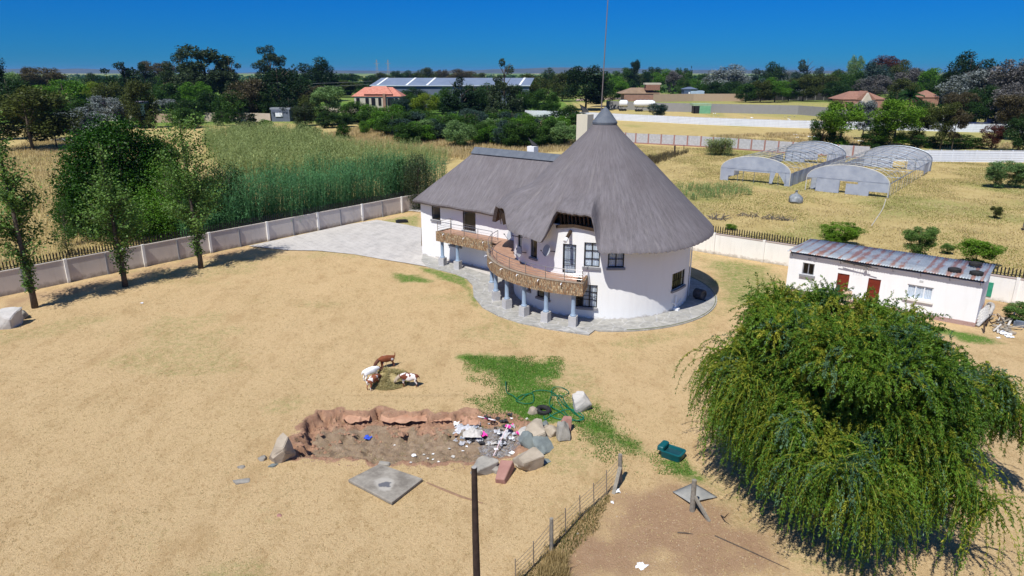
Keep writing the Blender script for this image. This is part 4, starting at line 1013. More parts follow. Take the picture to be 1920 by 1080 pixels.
# ================================================================= HOSE, TYRE
def spline(pts,n=12,closed=False):
    P_=[Vector(p) for p in pts]; out=[]; N=len(P_)
    for i in range(N-1 if not closed else N):
        p0=P_[(i-1)%N if closed else max(i-1,0)]; p1=P_[i]; p2=P_[(i+1)%N]; p3=P_[(i+2)%N if closed else min(i+2,N-1)]
        for k in range(n):
            t=k/n; out.append(.5*((2*p1)+(p2-p0)*t+(2*p0-5*p1+4*p2-p3)*t*t+(3*p1-p0-3*p2+p3)*t**3))
    out.append(P_[0] if closed else P_[-1]); return out
hq=[(948,717),(950,738),(960,745),(975,752),(985,745),(998,742),(1000,755),(985,760),(970,757),(968,750),(978,744),(995,742),(1000,736),(1015,735),(1035,740),(1050,750),(1058,762),(1075,775),(1088,786),(1082,792),(1065,785),(1055,768),(1045,750),(1060,745),(1066,736),(1052,729),(1037,732),(1035,742),(1052,745),(1060,760),(1078,778),(1094,786),(1090,793),(1070,788),(1050,775),(1035,768),(1030,757),(1034,745)]
pts=[]; rr=random.Random(4)
for i,q in enumerate(hq): p=G(*q); pts.append(p+ZV*(zg(p.x,p.y)+.05+.05*(i%3)))
ho=simple('green_hose',(.0,.10,.05),(.01,.16,.08),3,.45)
o=obj('garden_hose',MB().tube(spline(pts,8),.026,6),ho,loc=pts[0],smooth='all'); tag(o,'dark green garden hose looped over the green grass patch','hose')
hq=[(1036,760),(1030,770),(1032,780),(1045,787),(1070,790),(1086,790),(1094,783),(1080,772),(1062,770),(1040,778),(1022,788),(1020,782)]
pts=[G(*q)+ZV*.07 for q in hq]; o=obj('garden_hose',MB().tube(spline(pts,8),.022,6),simple('teal_hose',(.0,.16,.10),(.01,.22,.14),3,.45),loc=pts[0],smooth='all'); tag(o,'lighter teal hose coiled between the tyre and the pale upright boulder','hose')
g=MB(); g.tube([G(950,737)-ZV*.1,at(950,716,G(950,737).y)],.02,6); g.tube([G(953,736),at(954,722,G(953,736).y)],.014,5); o=obj('standpipe',g,M['black'],loc=G(950,737)); tag(o,'short thin garden standpipe at the start of the green hose','standpipe')
p=G(1019,773); tyre('tyre',(p.x,p.y,.12),.30,.12,(R(6),R(4),0),'black tyre lying flat on the green grass by the small tan stone',None)
p=G(753,417); g=MB(); g.prism([(-.75,-.4),(.75,-.45),(.8,.35),(-.7,.4)],0,.28); g.prism([(-.6,-.3),(.5,-.3),(.6,.2),(-.5,.3)],.281,.36); o=obj('tarpaulin',g,M['black'],local=True); o.location=p; o.rotation_euler=(0,0,.3); m=o.modifiers.new('b','BEVEL'); m.width=.08; m.segments=3; tag(o,'folded black tarpaulin on the grass beside the wing of the house','tarpaulin')
for (px,py,n_) in ((740,398,5),):
    for k in range(4):
        a=G(735+k*6,400-k*2); b=G(790,393+k*2); o=obj('board',MB().bar(a+ZV*.12,b+ZV*.16,.18,.06),M['stonew']); tag(o,['nearest','second nearest','third nearest','farthest'][k]+' of four pale loose boards at the foot of the far wall corner','board','pale boards at the far wall corner')
# ================================================================= THINGS IN THE PIT
def pz_(px,py): return hit(px,py)
ash=simple('ash_white',(.28,.285,.31),(.60,.61,.64),4,.9)
rr=random.Random(12)
for (px,py,s,lab) in ((874,803,.95,'heap of grey-white plastic sheeting left of the pink bicycle'),(953,808,.72,'pale ash and burnt plastic heap under the black scorch mark'),(886,820,.7,'white cloth lying in front of the pink bicycle')):
    g=MB(); n=22; vs=[]
    for i in range(n):
        for j in range(n):
            x=(i/(n-1)-.5)*2; y=(j/(n-1)-.5)*2; r=math.hypot(x,y); h=max(0,1-r*r)*.28+MN.fractal(Vector((x*3,y*3,s*9+px)),1,2,4)*.13*max(0,1.2-r)
            vs.append((x*s*.75*(1+.25*MN.noise(Vector((x,y,px)))),y*s*.6*(1+.25*MN.noise(Vector((y,x,px)))),h-.04))
    g.add(vs,[(i*n+j,(i+1)*n+j,(i+1)*n+j+1,i*n+j+1) for i in range(n-1) for j in range(n-1)])
    o=obj('rubbish_heap',g,ash if px!=886 else M['stonew'],local=True); o.location=pz_(px,py); tag(o,lab,'rubbish')
pink=simple('pink_paint',(.75,.04,.32),(.85,.08,.42),3,.4)
bp=pz_(912,799)+ZV*.24; bk=empty('childs_bicycle',bp,'small pink child\'s bicycle with white wheels lying on the rubbish','bicycle')
bx=(Vector((.72,.55,.25)).normalized(),)
X_=Vector((.8,-.55,.1)).normalized(); N_=Vector((.25,.45,.85)); N_=(N_-X_*N_.dot(X_)).normalized(); Y_=N_.cross(X_)
for k,(dx,dy) in enumerate(((-.38,0),(.38,-.05))):
    wl=obj('wheel',MB().torus(bp+X_*dx+Y_*dy+N_*.2,.20,.035,20,6,ax=(X_,Y_,N_)),pw,bk,smooth=True)
    g=MB()
    for j in range(4):
        a=math.pi*j/4; e=X_*math.cos(a)+Y_*math.sin(a); c=bp+X_*dx+Y_*dy+N_*.2; g.tube([c-e*.19,c+e*.19],.008,4)
    obj('spokes',g,pink,wl)
f=lambda x,y,z=.2: bp+X_*x+Y_*y+N_*z
g=MB(); 
for a,b in (((-.38,0),(-.05,.02)),((-.05,.02),(-.12,.34)),((-.38,0),(-.12,.3)),((-.12,.3),(.25,.35)),((-.05,.02),(.25,.33)),((.25,.42),(.38,-.05))): g.tube([f(*a),f(*b)],.04,6)
obj('frame',g,pink,bk); obj('handlebar',MB().tube([f(.2,.5,.0),f(.25,.45,.2),f(.2,.5,.4)],.02,6),pw,bk); g=MB(); g.box(f(-.13,.42),(.24,.08,.14),(X_,Y_,N_)); obj('seat',g,pink,bk)
g=MB(); g.box(f(.32,.62,.25),(.3,.22,.2),(X_,Y_,N_)); obj('basket',g,M['stonew'],bk)
crumple(902,822,.55,pink,'bright pink-red cloth on the white sheet by the bicycle',8,'cloth',name='cloth',flat=.3,z=.18)
crumple(689,822,.36,simple('blue_plastic',(.02,.06,.42),(.04,.1,.6),6),'small blue plastic rag on the pit floor',9,'litter',flat=.35)
a=pz_(925,855)+ZV*.05; b=pz_(953,815)+ZV*.6; o=obj('stick',MB().tube([a,b],.022,6),simple('pink_white_stick',(.70,.45,.5),(.8,.7,.72),5),loc=a); tag(o,'thin pale pink stick slanting across the ash','stick')
crumple(953,812,.3,pink,'small pink rag hung on the top of the stick',10,'cloth',name='cloth',z=.35)
labs=['white cup-sized scrap on the near pit floor, farthest right of the loose scraps','white scrap at the middle of the pit floor','white scrap near the near edge of the pit']
for i,(px,py,s) in enumerate([(850,857,.20),(776,855,.22),(812,862,.12),(795,853,.12),(868,846,.12),(822,866,.14),(770,868,.12),(740,835,.1),(960,850,.28),(956,855,.2),(905,868,.14),(930,843,.2),(915,835,.2),(935,820,.22),(960,785,.2),(988,786,.16),(860,812,.22),(875,838,.12),(842,842,.12),(812,852,.12),(802,860,.1),(926,832,.3)]):
    crumple(px,py,s,pw if i%3 else M['stonew'],'one of the small white plastic scraps scattered over the pit floor',30+i,'litter','white scraps scattered over the pit floor',flat=.25,z=.01)
rr=random.Random(77); chm=simple('charcoal',(.02,.02,.022),(.06,.06,.065),5); bgm=simple('blue_grey_plastic',(.25,.30,.38),(.45,.5,.58),6)
for k in range(34):
    px=rr.choice([868,880,900,930,945,955])+rr.uniform(-16,16); py=rr.uniform(790,838); m_=rr.choice([pw,ash,ash,ash,bgm,bgm,chm,chm,pink if k%5==0 else ash])
    crumple(px,py,rr.uniform(.12,.38),m_,'one of the burnt and torn rubbish scraps round the pink bicycle and the ash heap',300+k,'litter','torn rubbish scraps around the ash heap',flat=.5,z=.0)
for k,(px,py) in enumerate(((934,786),(946,789),(955,785),(941,792))): crumple(px,py,.26,chm,'one of the black charred lumps at the scorched far edge of the pit',400+k,'litter','black charred lumps at the far pit edge',flat=.4,z=.03)
g=MB(); rr=random.Random(21)
for (x0,x1,yy) in ((640,690,797),(712,800,799),(805,845,797),(862,900,803)):
    n=9; top_=[];fr_=[];bt=[]
    for i in range(n+1):
        p=hit(x0+(x1-x0)*i/n,yy); w_=.36*math.sin(math.pi*(.08+.84*i/n))*rr.uniform(.7,1.15); z=-.30+rr.uniform(-.04,.04)
        top_.append(Vector((p.x,p.y+.75,z+.10))); fr_.append(Vector((p.x+rr.uniform(-.04,.04),p.y+.25-w_,z))); bt.append(Vector((p.x,p.y+.45,z-.16)))
    vs=top_+fr_+bt; m_=n+1; g.add(vs,[(i,m_+i,m_+i+1,i+1) for i in range(n)]+[(m_+i,2*m_+i,2*m_+i+1,m_+i+1) for i in range(n)])
o=obj('earth_ledge',g,simple('ledge_earth',(.34,.18,.11),(.50,.30,.20),2.5,.95,bump=.8),loc=pz_(720,800)); tag(o,kind='structure')
# pebbles and clods
def scatter_bits(name,n,region,sz,mat,label,seed,zf=None):
    rs=np.random.RandomState(seed); V=[]; out=MB()
    poly=[G(*q) for q in region]; xs=[p.x for p in poly]; ys=[p.y for p in poly]
    PP=np.stack([rs.uniform(min(xs),max(xs),n*3),rs.uniform(min(ys),max(ys),n*3)],1); PP=PP[seg_sd(PP,poly)>0][:n]; zz=ground_z(PP)
    for (x,y),z in zip(PP,zz):
        s=sz*rs.uniform(.4,1.3)*(1 if rs.rand()>.05 else 1.8); vs=[Vector(q)*s*rs.uniform(.6,1.2) for q in ((1,0,0),(-1,0,0),(0,1,0),(0,-1,0),(0,0,.8),(0,0,-.5))]
        a=rs.uniform(0,6); ca,sa=math.cos(a),math.sin(a); vs=[(x+v.x*ca-v.y*sa,y+v.x*sa+v.y*ca,z+v.z) for v in vs]
        out.add(vs,[(0,2,4),(2,1,4),(1,3,4),(3,0,4),(2,0,5),(1,2,5),(3,1,5),(0,3,5)])
    o=obj(name,out,mat,loc=(poly[0].x,poly[0].y,0)); tag(o,label,name.replace('_',' '),kind='stuff')
scatter_bits('clods',2600,[(540,785),(620,765),(960,768),(1010,800),(1000,850),(880,885),(560,870)],.035,simple('clod_earth',(.20,.12,.075),(.36,.24,.16),2),'loose clods and pebbles of reddish earth in and around the pit',4)
scatter_bits('earth_lumps',130,[(562,800),(610,780),(700,776),(800,783),(900,778),(960,783),(960,796),(900,796),(800,805),(720,800),(640,805),(590,835),(565,835)],.13,simple('lump_earth',(.20,.10,.06),(.40,.24,.155),2),'broken lumps of reddish earth fallen along the far edge of the pit',14)
scatter_bits('dry_debris',700,[(1000,1080),(1150,930),(1300,900),(1480,1000),(1500,1080)],.028,simple('twig_debris',(.20,.13,.08),(.5,.4,.28),2),'scattered dry twigs and crumbs on the bare earth right of the wire fence',5)
# ================================================================= GOATS AND HAY
def goatmat(name,c1,c2,sc,thr,seed):
    t=NT(name); p=t.obj(); n_=t.noise(t.n('ShaderNodeVectorMath',{0:p,1:(seed,seed*.7,0)},operation='ADD').outputs[0],sc,2,.5)
    return t.pbr(t.mix(t.ramp(n_,thr-.015,thr+.015),c1,c2),.8,0,t.bump(t.noise(p,40,3),.3,.01))
def goat(px,py,rz,bm_,hm_,label,head_down=True,tail_up=False,z=0):
    """standing goat facing local +X, head lowered to feed"""
    p=G(px,py); root=empty('goat',p+ZV*z,label,'goat','goats feeding at the hay heap',rz)
    V=[];E=[];Rd=[]
    def v(x,y,z_,r): V.append((x,y,z_)); Rd.append(r); return len(V)-1
    def e(*i):
        for a,b in zip(i,i[1:]): E.append((a,b))
    pel=v(-.36,0,.60,.17); mid=v(-.08,0,.58,.205); che=v(.22,0,.60,.19); wi=v(.36,0,.63,.13)
    nk=v(.50,0,.55,.095); hd=v(.64,0,.40,.085); mz=v(.72,0,.27,.06); ms_=v(.76,0,.20,.042)
    e(pel,mid,che,wi,nk,hd,mz,ms_)
    rump=v(-.47,0,.58,.10); e(pel,rump)
    tl=v(-.56,0,.66 if tail_up else .56,.03); tl2=v(-.56,0,.84 if tail_up else .44,.02); e(rump,tl,tl2)
    for s in(-1,1):
        a=v(-.38,s*.11,.46,.085); b=v(-.33,s*.12,.34,.055); c=v(-.44,s*.12,.20,.032); d=v(-.41,s*.12,.05,.028); f_=v(-.39,s*.12,.01,.03); e(pel,a,b,c,d,f_)
        a=v(.27,s*.10,.46,.075); b=v(.28,s*.11,.28,.04); c=v(.27,s*.11,.06,.027); f_=v(.29,s*.11,.01,.03); e(che,a,b,c,f_)
    me=bpy.data.meshes.new('body'); me.from_pydata(V,E,[]); o=bpy.data.objects.new('body',me); COL.objects.link(o); o.parent=root
    me.materials.append(bm_)
    sk=o.modifiers.new('skin','SKIN'); sk.use_smooth_shade=True
    for i,r in enumerate(Rd): me.skin_vertices[0].data[i].radius=(r,r)
    me.skin_vertices[0].data[0].use_root=True
    ss=o.modifiers.new('sub','SUBSURF'); ss.levels=1; ss.render_levels=2
    g=MB(); g.tube([(.46,0,.60),(.56,0,.50),(.66,0,.40),(.735,0,.285),(.775,0,.205)],[.11,.105,.098,.075,.05],10); obj('head_hair',g,hm_,root,local=True,smooth='all')
    for s in(-1,1):
        obj('ear',MB().add([(.60,s*.08,.46),(.64,s*.10,.47),(.66,s*.20,.36),(.62,s*.19,.34)],[(0,1,2,3),(3,2,1,0)]),hm_,root,local=True)
        obj('horn',MB().tube([(.58,s*.035,.50),(.53,s*.05,.57),(.47,s*.07,.58)],[.022,.016,.006],6),M['stonec'],root,local=True)
    return root
gb1=goatmat('goat_brown_white_coat',(.16,.045,.022),(.75,.70,.66),3.2,.54,1.3)
gb2=goatmat('goat_white_coat',(.80,.80,.80),(.60,.61,.63),3,.6,4)
gb3=goatmat('goat_brown_coat',(.20,.058,.022),(.75,.7,.66),2.6,.66,9)
gb4=goatmat('goat_red_white_coat',(.25,.08,.035),(.78,.74,.70),3.4,.56,12)
hb=simple('goat_brown_head',(.07,.025,.015),(.13,.05,.03),6); ht=simple('goat_tan_head',(.35,.28,.20),(.45,.37,.28),6)
goat(767,724,R(180),gb1,ht,'white goat with large brown patches feeding at the right of the hay heap').scale=(1.12,1.1,1.12)
goat(697,712,R(38),gb2,hb,'white goat with a dark brown head at the left of the hay heap').scale=(1.1,1.1,1.1)
goat(701,727,R(62),gb4,hb,'russet and white goat seen from behind, nearest the camera at the hay heap').scale=(1.05,1.05,1.05)
goat(725,689,R(212),gb3,hb,'brown goat with raised tail feeding at the far side of the hay heap',tail_up=True).scale=(1.08,1.08,1.08)
hc=G(730,712)
rs=np.random.RandomState(3); N=9000
r=np.sqrt(rs.rand(N))*1.25; a=rs.rand(N)*6.283; hx=r*np.cos(a)*1.0; hy=r*np.sin(a)*1.15; hz=np.maximum(0,.62*(1-(r/1.25)**1.6))*(.8+.4*np.sin(a*3+1))*rs.rand(N)**.5
d=rs.normal(size=(N,3)); d[:,2]*=.4; d/=np.linalg.norm(d,axis=1)[:,None]; L=rs.uniform(.06,.2,N)[:,None]; c=np.stack([hx,hy,hz+.02],1); s=np.cross(d,rs.normal(size=(N,3))); s/=np.linalg.norm(s,axis=1)[:,None]; s*=.009
q=np.stack([c-d*L-s,c-d*L+s,c+d*L+s,c+d*L-s],1)
haym=foliage('hay_stalks',(.36,.28,.11),(.62,.51,.26),.2)
hay=np_mesh('hay_heap',q,4,haym,{'rnd':rs.rand(N)}); hay_o=link_mesh('hay_heap',hay,loc=(hc.x,hc.y,0)); tag(hay_o,'heap of greenish-yellow hay with four goats around it','hay heap')
g=MB(); g.lathe((0,0,-.02),[(1.15,0),(.85,.22),(.5,.4),(.15,.5),(.02,.5)],20); obj('core',g,simple('hay_core',(.30,.23,.10),(.46,.37,.18),8),hay_o,local=True)
# ================================================================= JUNK BESIDE THE OUTBUILDING
def W2(px,py,z=0): return G(px,py,z)
jm=[M['greywood'],M['stonew'],M['stonec'],M['darkwood']]
jl=[((1828,612),(1862,598),.12,.10,'pale pole leaning at the brick plinth corner of the outbuilding'),((1845,590),(1862,612),.9,.09,'stick standing steeply in the junk beside the outbuilding'),((1862,612),(1903,628),.12,.22,'thick grey beam lying across the front of the junk pile'),((1868,602),(1890,618),.25,.14,'short plank crossing behind the thick grey beam'),((1887,618),(1900,598),.5,.14,'light plank slanting up at the right end of the junk pile'),((1870,590),(1880,612),.5,.08,'thin brown rod propped at the middle of the junk pile')]
rr=random.Random(40)
for k in range(22):
    p=G(rr.uniform(1838,1908),rr.uniform(600,626)); a_=rr.uniform(-.6,1.2); L=rr.uniform(.5,1.6); dd=Vector((math.cos(a_)*L,math.sin(a_)*L,rr.uniform(.0,.5)))
    o=obj('plank',MB().bar(p+ZV*rr.uniform(.05,.3),p+dd+ZV*.15,rr.uniform(.05,.16),.04),jm[k%4],loc=p); tag(o,'one of the loose broken sticks and slats heaped beside the outbuilding','plank','loose broken slats in the junk heap')
for i,(a,b,z,w_,lb) in enumerate(jl):
    o=obj('plank',MB().bar(G(*a)+ZV*.1,G(*b)+ZV*z,w_,w_*.6),jm[i%3],loc=G(*a)); tag(o,lb,'plank')
for k in range(5):
    pts=[G(1832,613-k*4)+ZV*(.1+.05*k),G(1843,607-k*3.5)+ZV*(.35+.06*k),G(1853,597-k*3)+ZV*(.3+.05*k),G(1858,589-k*3)+ZV*(.1)]
    o=obj('flexible_duct',MB().tube(spline(pts,6),.13,8),simple('duct_grey',(.30,.29,.28),(.6,.58,.55),9) if k==0 else bpy.data.materials['duct_grey'],loc=pts[0],smooth='all'); tag(o,['bottom','second from bottom','middle','second from top','top'][k]+' pale curved duct pipe of the stack beside the outbuilding','pipe','pale curved duct pipes beside the outbuilding')
g=MB(); pts=[G(1846,582)+ZV*.1,G(1852,583)+ZV*.6,G(1858,592)+ZV*.75,G(1851,600)+ZV*.3]; g.tube(spline(pts,6),[.14]*(18+1),10); o=obj('curved_guard',g,simple('guard_grey',(.33,.31,.29),(.5,.48,.45)),loc=pts[0],smooth='all'); tag(o,'thick grey curved trunk-like pipe arching at the back of the junk','pipe')
for i,(px,py,s) in enumerate(((1885,626,.7),(1892,632,.5),(1878,622,.5),(1872,634,.25))): crumple(px,py,s,pw,'piece of white broken plastic in front of the junk pile',60+i,'litter','white broken plastic before the junk pile',flat=.2)
g=MB()
for k in range(7): g.tube([G(1902,612)+ZV*(.12+.10*(k//2))+WV*(-.1*(k%2)),G(1902,612)+ZV*(.12+.10*(k//2))+WV*3+NV*(.12*(k%2))],.11,8)
o=obj('corrugated_stack',g,simple('blue_grey_sheet',(.16,.20,.26),(.3,.36,.45),2,.45,.4),loc=G(1902,612),smooth='all'); tag(o,'stack of blue-grey corrugated sheets at the right edge of the photo','sheet stack')
g=MB(); slab4(g,[sp(4.55,-.42,.28),sp(5.25,-.42,.28),sp(5.25,-.1,1.05),sp(4.55,-.1,1.05)],.02); o=obj('board',g,simple('tan_board',(.40,.28,.19),(.5,.37,.26)),loc=sp(4.55,-.4)); tag(o,'tan board leaning against the outbuilding by the left red-brown door','board')
o=obj('green_stain_panel',MB().box(Vector((26.7,63.8,.9))+WV*16.0+Vector((-.06,-.1,0)),(.9,.05,1.2),(WV,NV,ZV)),simple('green_board',(.02,.22,.13),(.05,.30,.19),3)); tag(o,'green board standing against the white boundary wall right of the outbuilding','board')
# ================================================================= FOLIAGE
F={}
def fo(k,c1,c2,tr=.25): F[k]=foliage('foliage_'+k,c1,c2,tr)
fo('dark',(0.008,0.029,0.007),(0.042,0.091,0.018)); fo('deep',(0.005,0.018,0.008),(0.026,0.057,0.018)); fo('olive',(0.029,0.042,0.010),(0.117,0.137,0.031))
fo('mid',(0.013,0.049,0.008),(0.075,0.150,0.023)); fo('bright',(0.026,0.098,0.008),(0.137,0.280,0.023)); fo('lime',(.09,.14,.008),(.26,.33,.03))
fo('bluegreen',(0.016,0.044,0.034),(0.078,0.124,0.104)); fo('silver',(.06,.075,.07),(.34,.37,.37),.1); fo('mauve',(.05,.045,.045),(.21,.195,.19),.1)
fo('pale',(0.065,0.130,0.039),(0.260,0.390,0.143)); fo('brown',(0.039,0.033,0.017),(0.156,0.124,0.065)); fo('russet',(.05,.018,.012),(.16,.055,.04)); fo('euc',(0.013,0.029,0.012),(0.081,0.111,0.049))
fo('fresh',(.05,.13,.010),(.20,.34,.03),.3); fo('acacia',(.006,.032,.003),(.038,.110,.007),.15); fo('poplar',(.040,.095,.018),(.21,.34,.08),.32); fo('reed',(.12,.16,.05),(.37,.42,.17)); fo('tealreed',(.022,.080,.030),(.14,.32,.13))
fo('willow',(.010,.050,.005),(.145,.265,.026),.25); fo('willowteal',(.020,.070,.035),(.14,.25,.13),.2); fo('willowyel',(.14,.18,.012),(.40,.40,.05),.3); fo('straw',(.36,.26,.12),(.62,.48,.27),.2); fo('drystraw',(.24,.16,.06),(.44,.32,.15),.15)
fo('grassgreen',(.045,.13,.012),(.14,.30,.040)); fo('fieldgreen',(.20,.20,.05),(.36,.34,.11))
def leaves_quads(C, size, rs, aspect=1.0, up=None, droop=0, flat=.6):
    N=len(C); d=rs.normal(size=(N,3)); d[:,2]*=flat
    if droop: d[:,2]-=droop
    d/=np.linalg.norm(d,axis=1)[:,None]; nz_=rs.normal(size=(N,3)); nz_[:,2]+=np.sign(nz_[:,2])*(.9 if flat<1 else 0)*(1-flat)*2; s=np.cross(d,nz_); s/=np.linalg.norm(s,axis=1)[:,None]
    L=(size*rs.uniform(.6,1.35,N))[:,None]; W=L*aspect*.5
    return np.stack([C-d*L*.5, C+s*W*.5+d*L*.0, C+d*L*.5, C-s*W*.5-d*L*.0],1)
def lobes(shape, rs, n):
    out=[]
    while len(out)<n:
        if shape=='round': p=rs.uniform(-1,1,3); 
        elif shape=='cone': p=rs.uniform(-1,1,3)
        else: p=rs.uniform(-1,1,3)
        x,y,z=p; h=(z+1)/2
        if shape=='round': R_=math.sqrt(max(0,1-abs(z)**2.2))
        elif shape=='dome': R_=max(0,1-h**3.2)**.5
        elif shape=='cone': R_=(1-h)**.75*.95+.05
        elif shape=='column': R_=.75*math.sqrt(max(0,1-abs(z)**3))+.1
        elif shape=='euc': R_=.4+.6*math.sin(math.pi*min(1,.25+h*.78)); 
        elif shape=='spread': R_=.35+.65*h if h<.75 else 1-(h-.75)*1.2
        rr_=math.hypot(x,y)
        if rr_>R_: continue
        if shape!='euc' and rr_<R_*.35 and h<.85: continue
        r={'round':.27,'dome':.22,'cone':.15,'column':.25,'euc':.20,'spread':.24}[shape]*rs.uniform(.65,1.25)
        k=max(0,1-r*.75); out.append((x*.5*k,y*.5*k,(h*(1-r*.5)),r*.5))
    return out
CR={}
def crown_mesh(shape,seed,nl=34,nq=5200,size=.028):
    rs=np.random.RandomState(seed); L=lobes(shape,rs,nl); C=[];A=[]
    w=np.array([l[3]**2 for l in L]); w/=w.sum()
    for (x,y,z,r),ww in zip(L,w):
        n=int(nq*ww)+3; d=rs.normal(size=(n,3)); d/=np.linalg.norm(d,axis=1)[:,None]; rad=r*(.55+.5*rs.rand(n)**.5)
        bump=1+.18*np.sin(d[:,0]*9+x*30)+.18*np.sin(d[:,1]*8+z*20)
        c=np.array([x,y,z])+d*(rad*bump)[:,None]*np.array([1,1,.85]); C.append(c); A.append(np.clip(rs.rand(n)*.7+rs.rand()*.35,0,1))
    C=np.concatenate(C); A=np.concatenate(A); C[:,2]=np.clip(C[:,2],0.0,1.05)
    q=leaves_quads(C,np.full(len(C),size),rs,1.5,flat=.75 if shape=='dome' else .6)
    return np_mesh('crown',q,4,F['mid'],{'rnd':A})
SH_N={'round':3,'dome':2,'cone':2,'column':2,'euc':3,'spread':3}
for sh,n in SH_N.items():
    for k in range(n): CR[(sh,k)]=crown_mesh(sh,100+k*7+len(sh),nl={'cone':60,'euc':26,'dome':60}.get(sh,36),nq={'euc':12000,'cone':15000,'dome':16000}.get(sh,15000))
TRK=[]
for k in range(3):
    g=MB(); rr=random.Random(k); g.tube([(0,0,-.02),(.01,.0,.3),(.015*rr.uniform(-1,1),.01,.6),(.02,.01,.9)],[.030,.022,.014,.004],7)
    for j in range(9):
        a=rr.uniform(0,6.28); h=rr.uniform(.28,.7); L=rr.uniform(.2,.42)*(1.05-h*.5); g.tube([(0.005,0,h),(math.cos(a)*L*.5,math.sin(a)*L*.5,h+.10),(math.cos(a)*L,math.sin(a)*L,h+.26*rr.uniform(.6,1))],[.012,.008,.002],5)
    TRK.append(mesh_from('trunk',g,M['bark'],smooth='all'))
_tc=[0]
def bgtree(px,pb,ptop,wpx,shape,col,label,c0=.22,cat='tree',name='tree',group=None,Y=None,depthf=1.0):
    """tree standing where the photo shows its foot (px,pb); crown from c0 of its height to the top"""
    _tc[0]+=1; k=_tc[0]
    b=G(px,pb) if Y is None else G_at(px,Y)
    t=at(px,ptop,b.y); h=max(.6,t.z); dep=b.y*CP+ (CAMZ)*SP; wd=wpx*dep/FPX
    root=empty(name,(b.x,b.y,0),label,cat,group,rz=(k*2.399)%6.28)
    c0*=.75
    cm=CR[(shape,k%SH_N[shape])]
    c=bpy.data.objects.new('crown',cm); COL.objects.link(c); c.parent=root; c.location=(0,0,h*c0); c.scale=(wd*1.34,wd*1.34*depthf,h*(1-c0)); c.material_slots[0].link='OBJECT'; c.material_slots[0].material=F[col]
    tr=bpy.data.objects.new('trunk' if cat=='tree' else 'stem',TRK[k%3]); COL.objects.link(tr); tr.parent=root; tr.scale=(min(wd,h*.9),min(wd,h*.9),h*.97)
    return root
def G_at(px,Y):
    # ground point at distance Y on the image column px
    dep=Y*CP+CAMZ*SP; return Vector(((px-960)/FPX*dep,Y,0))
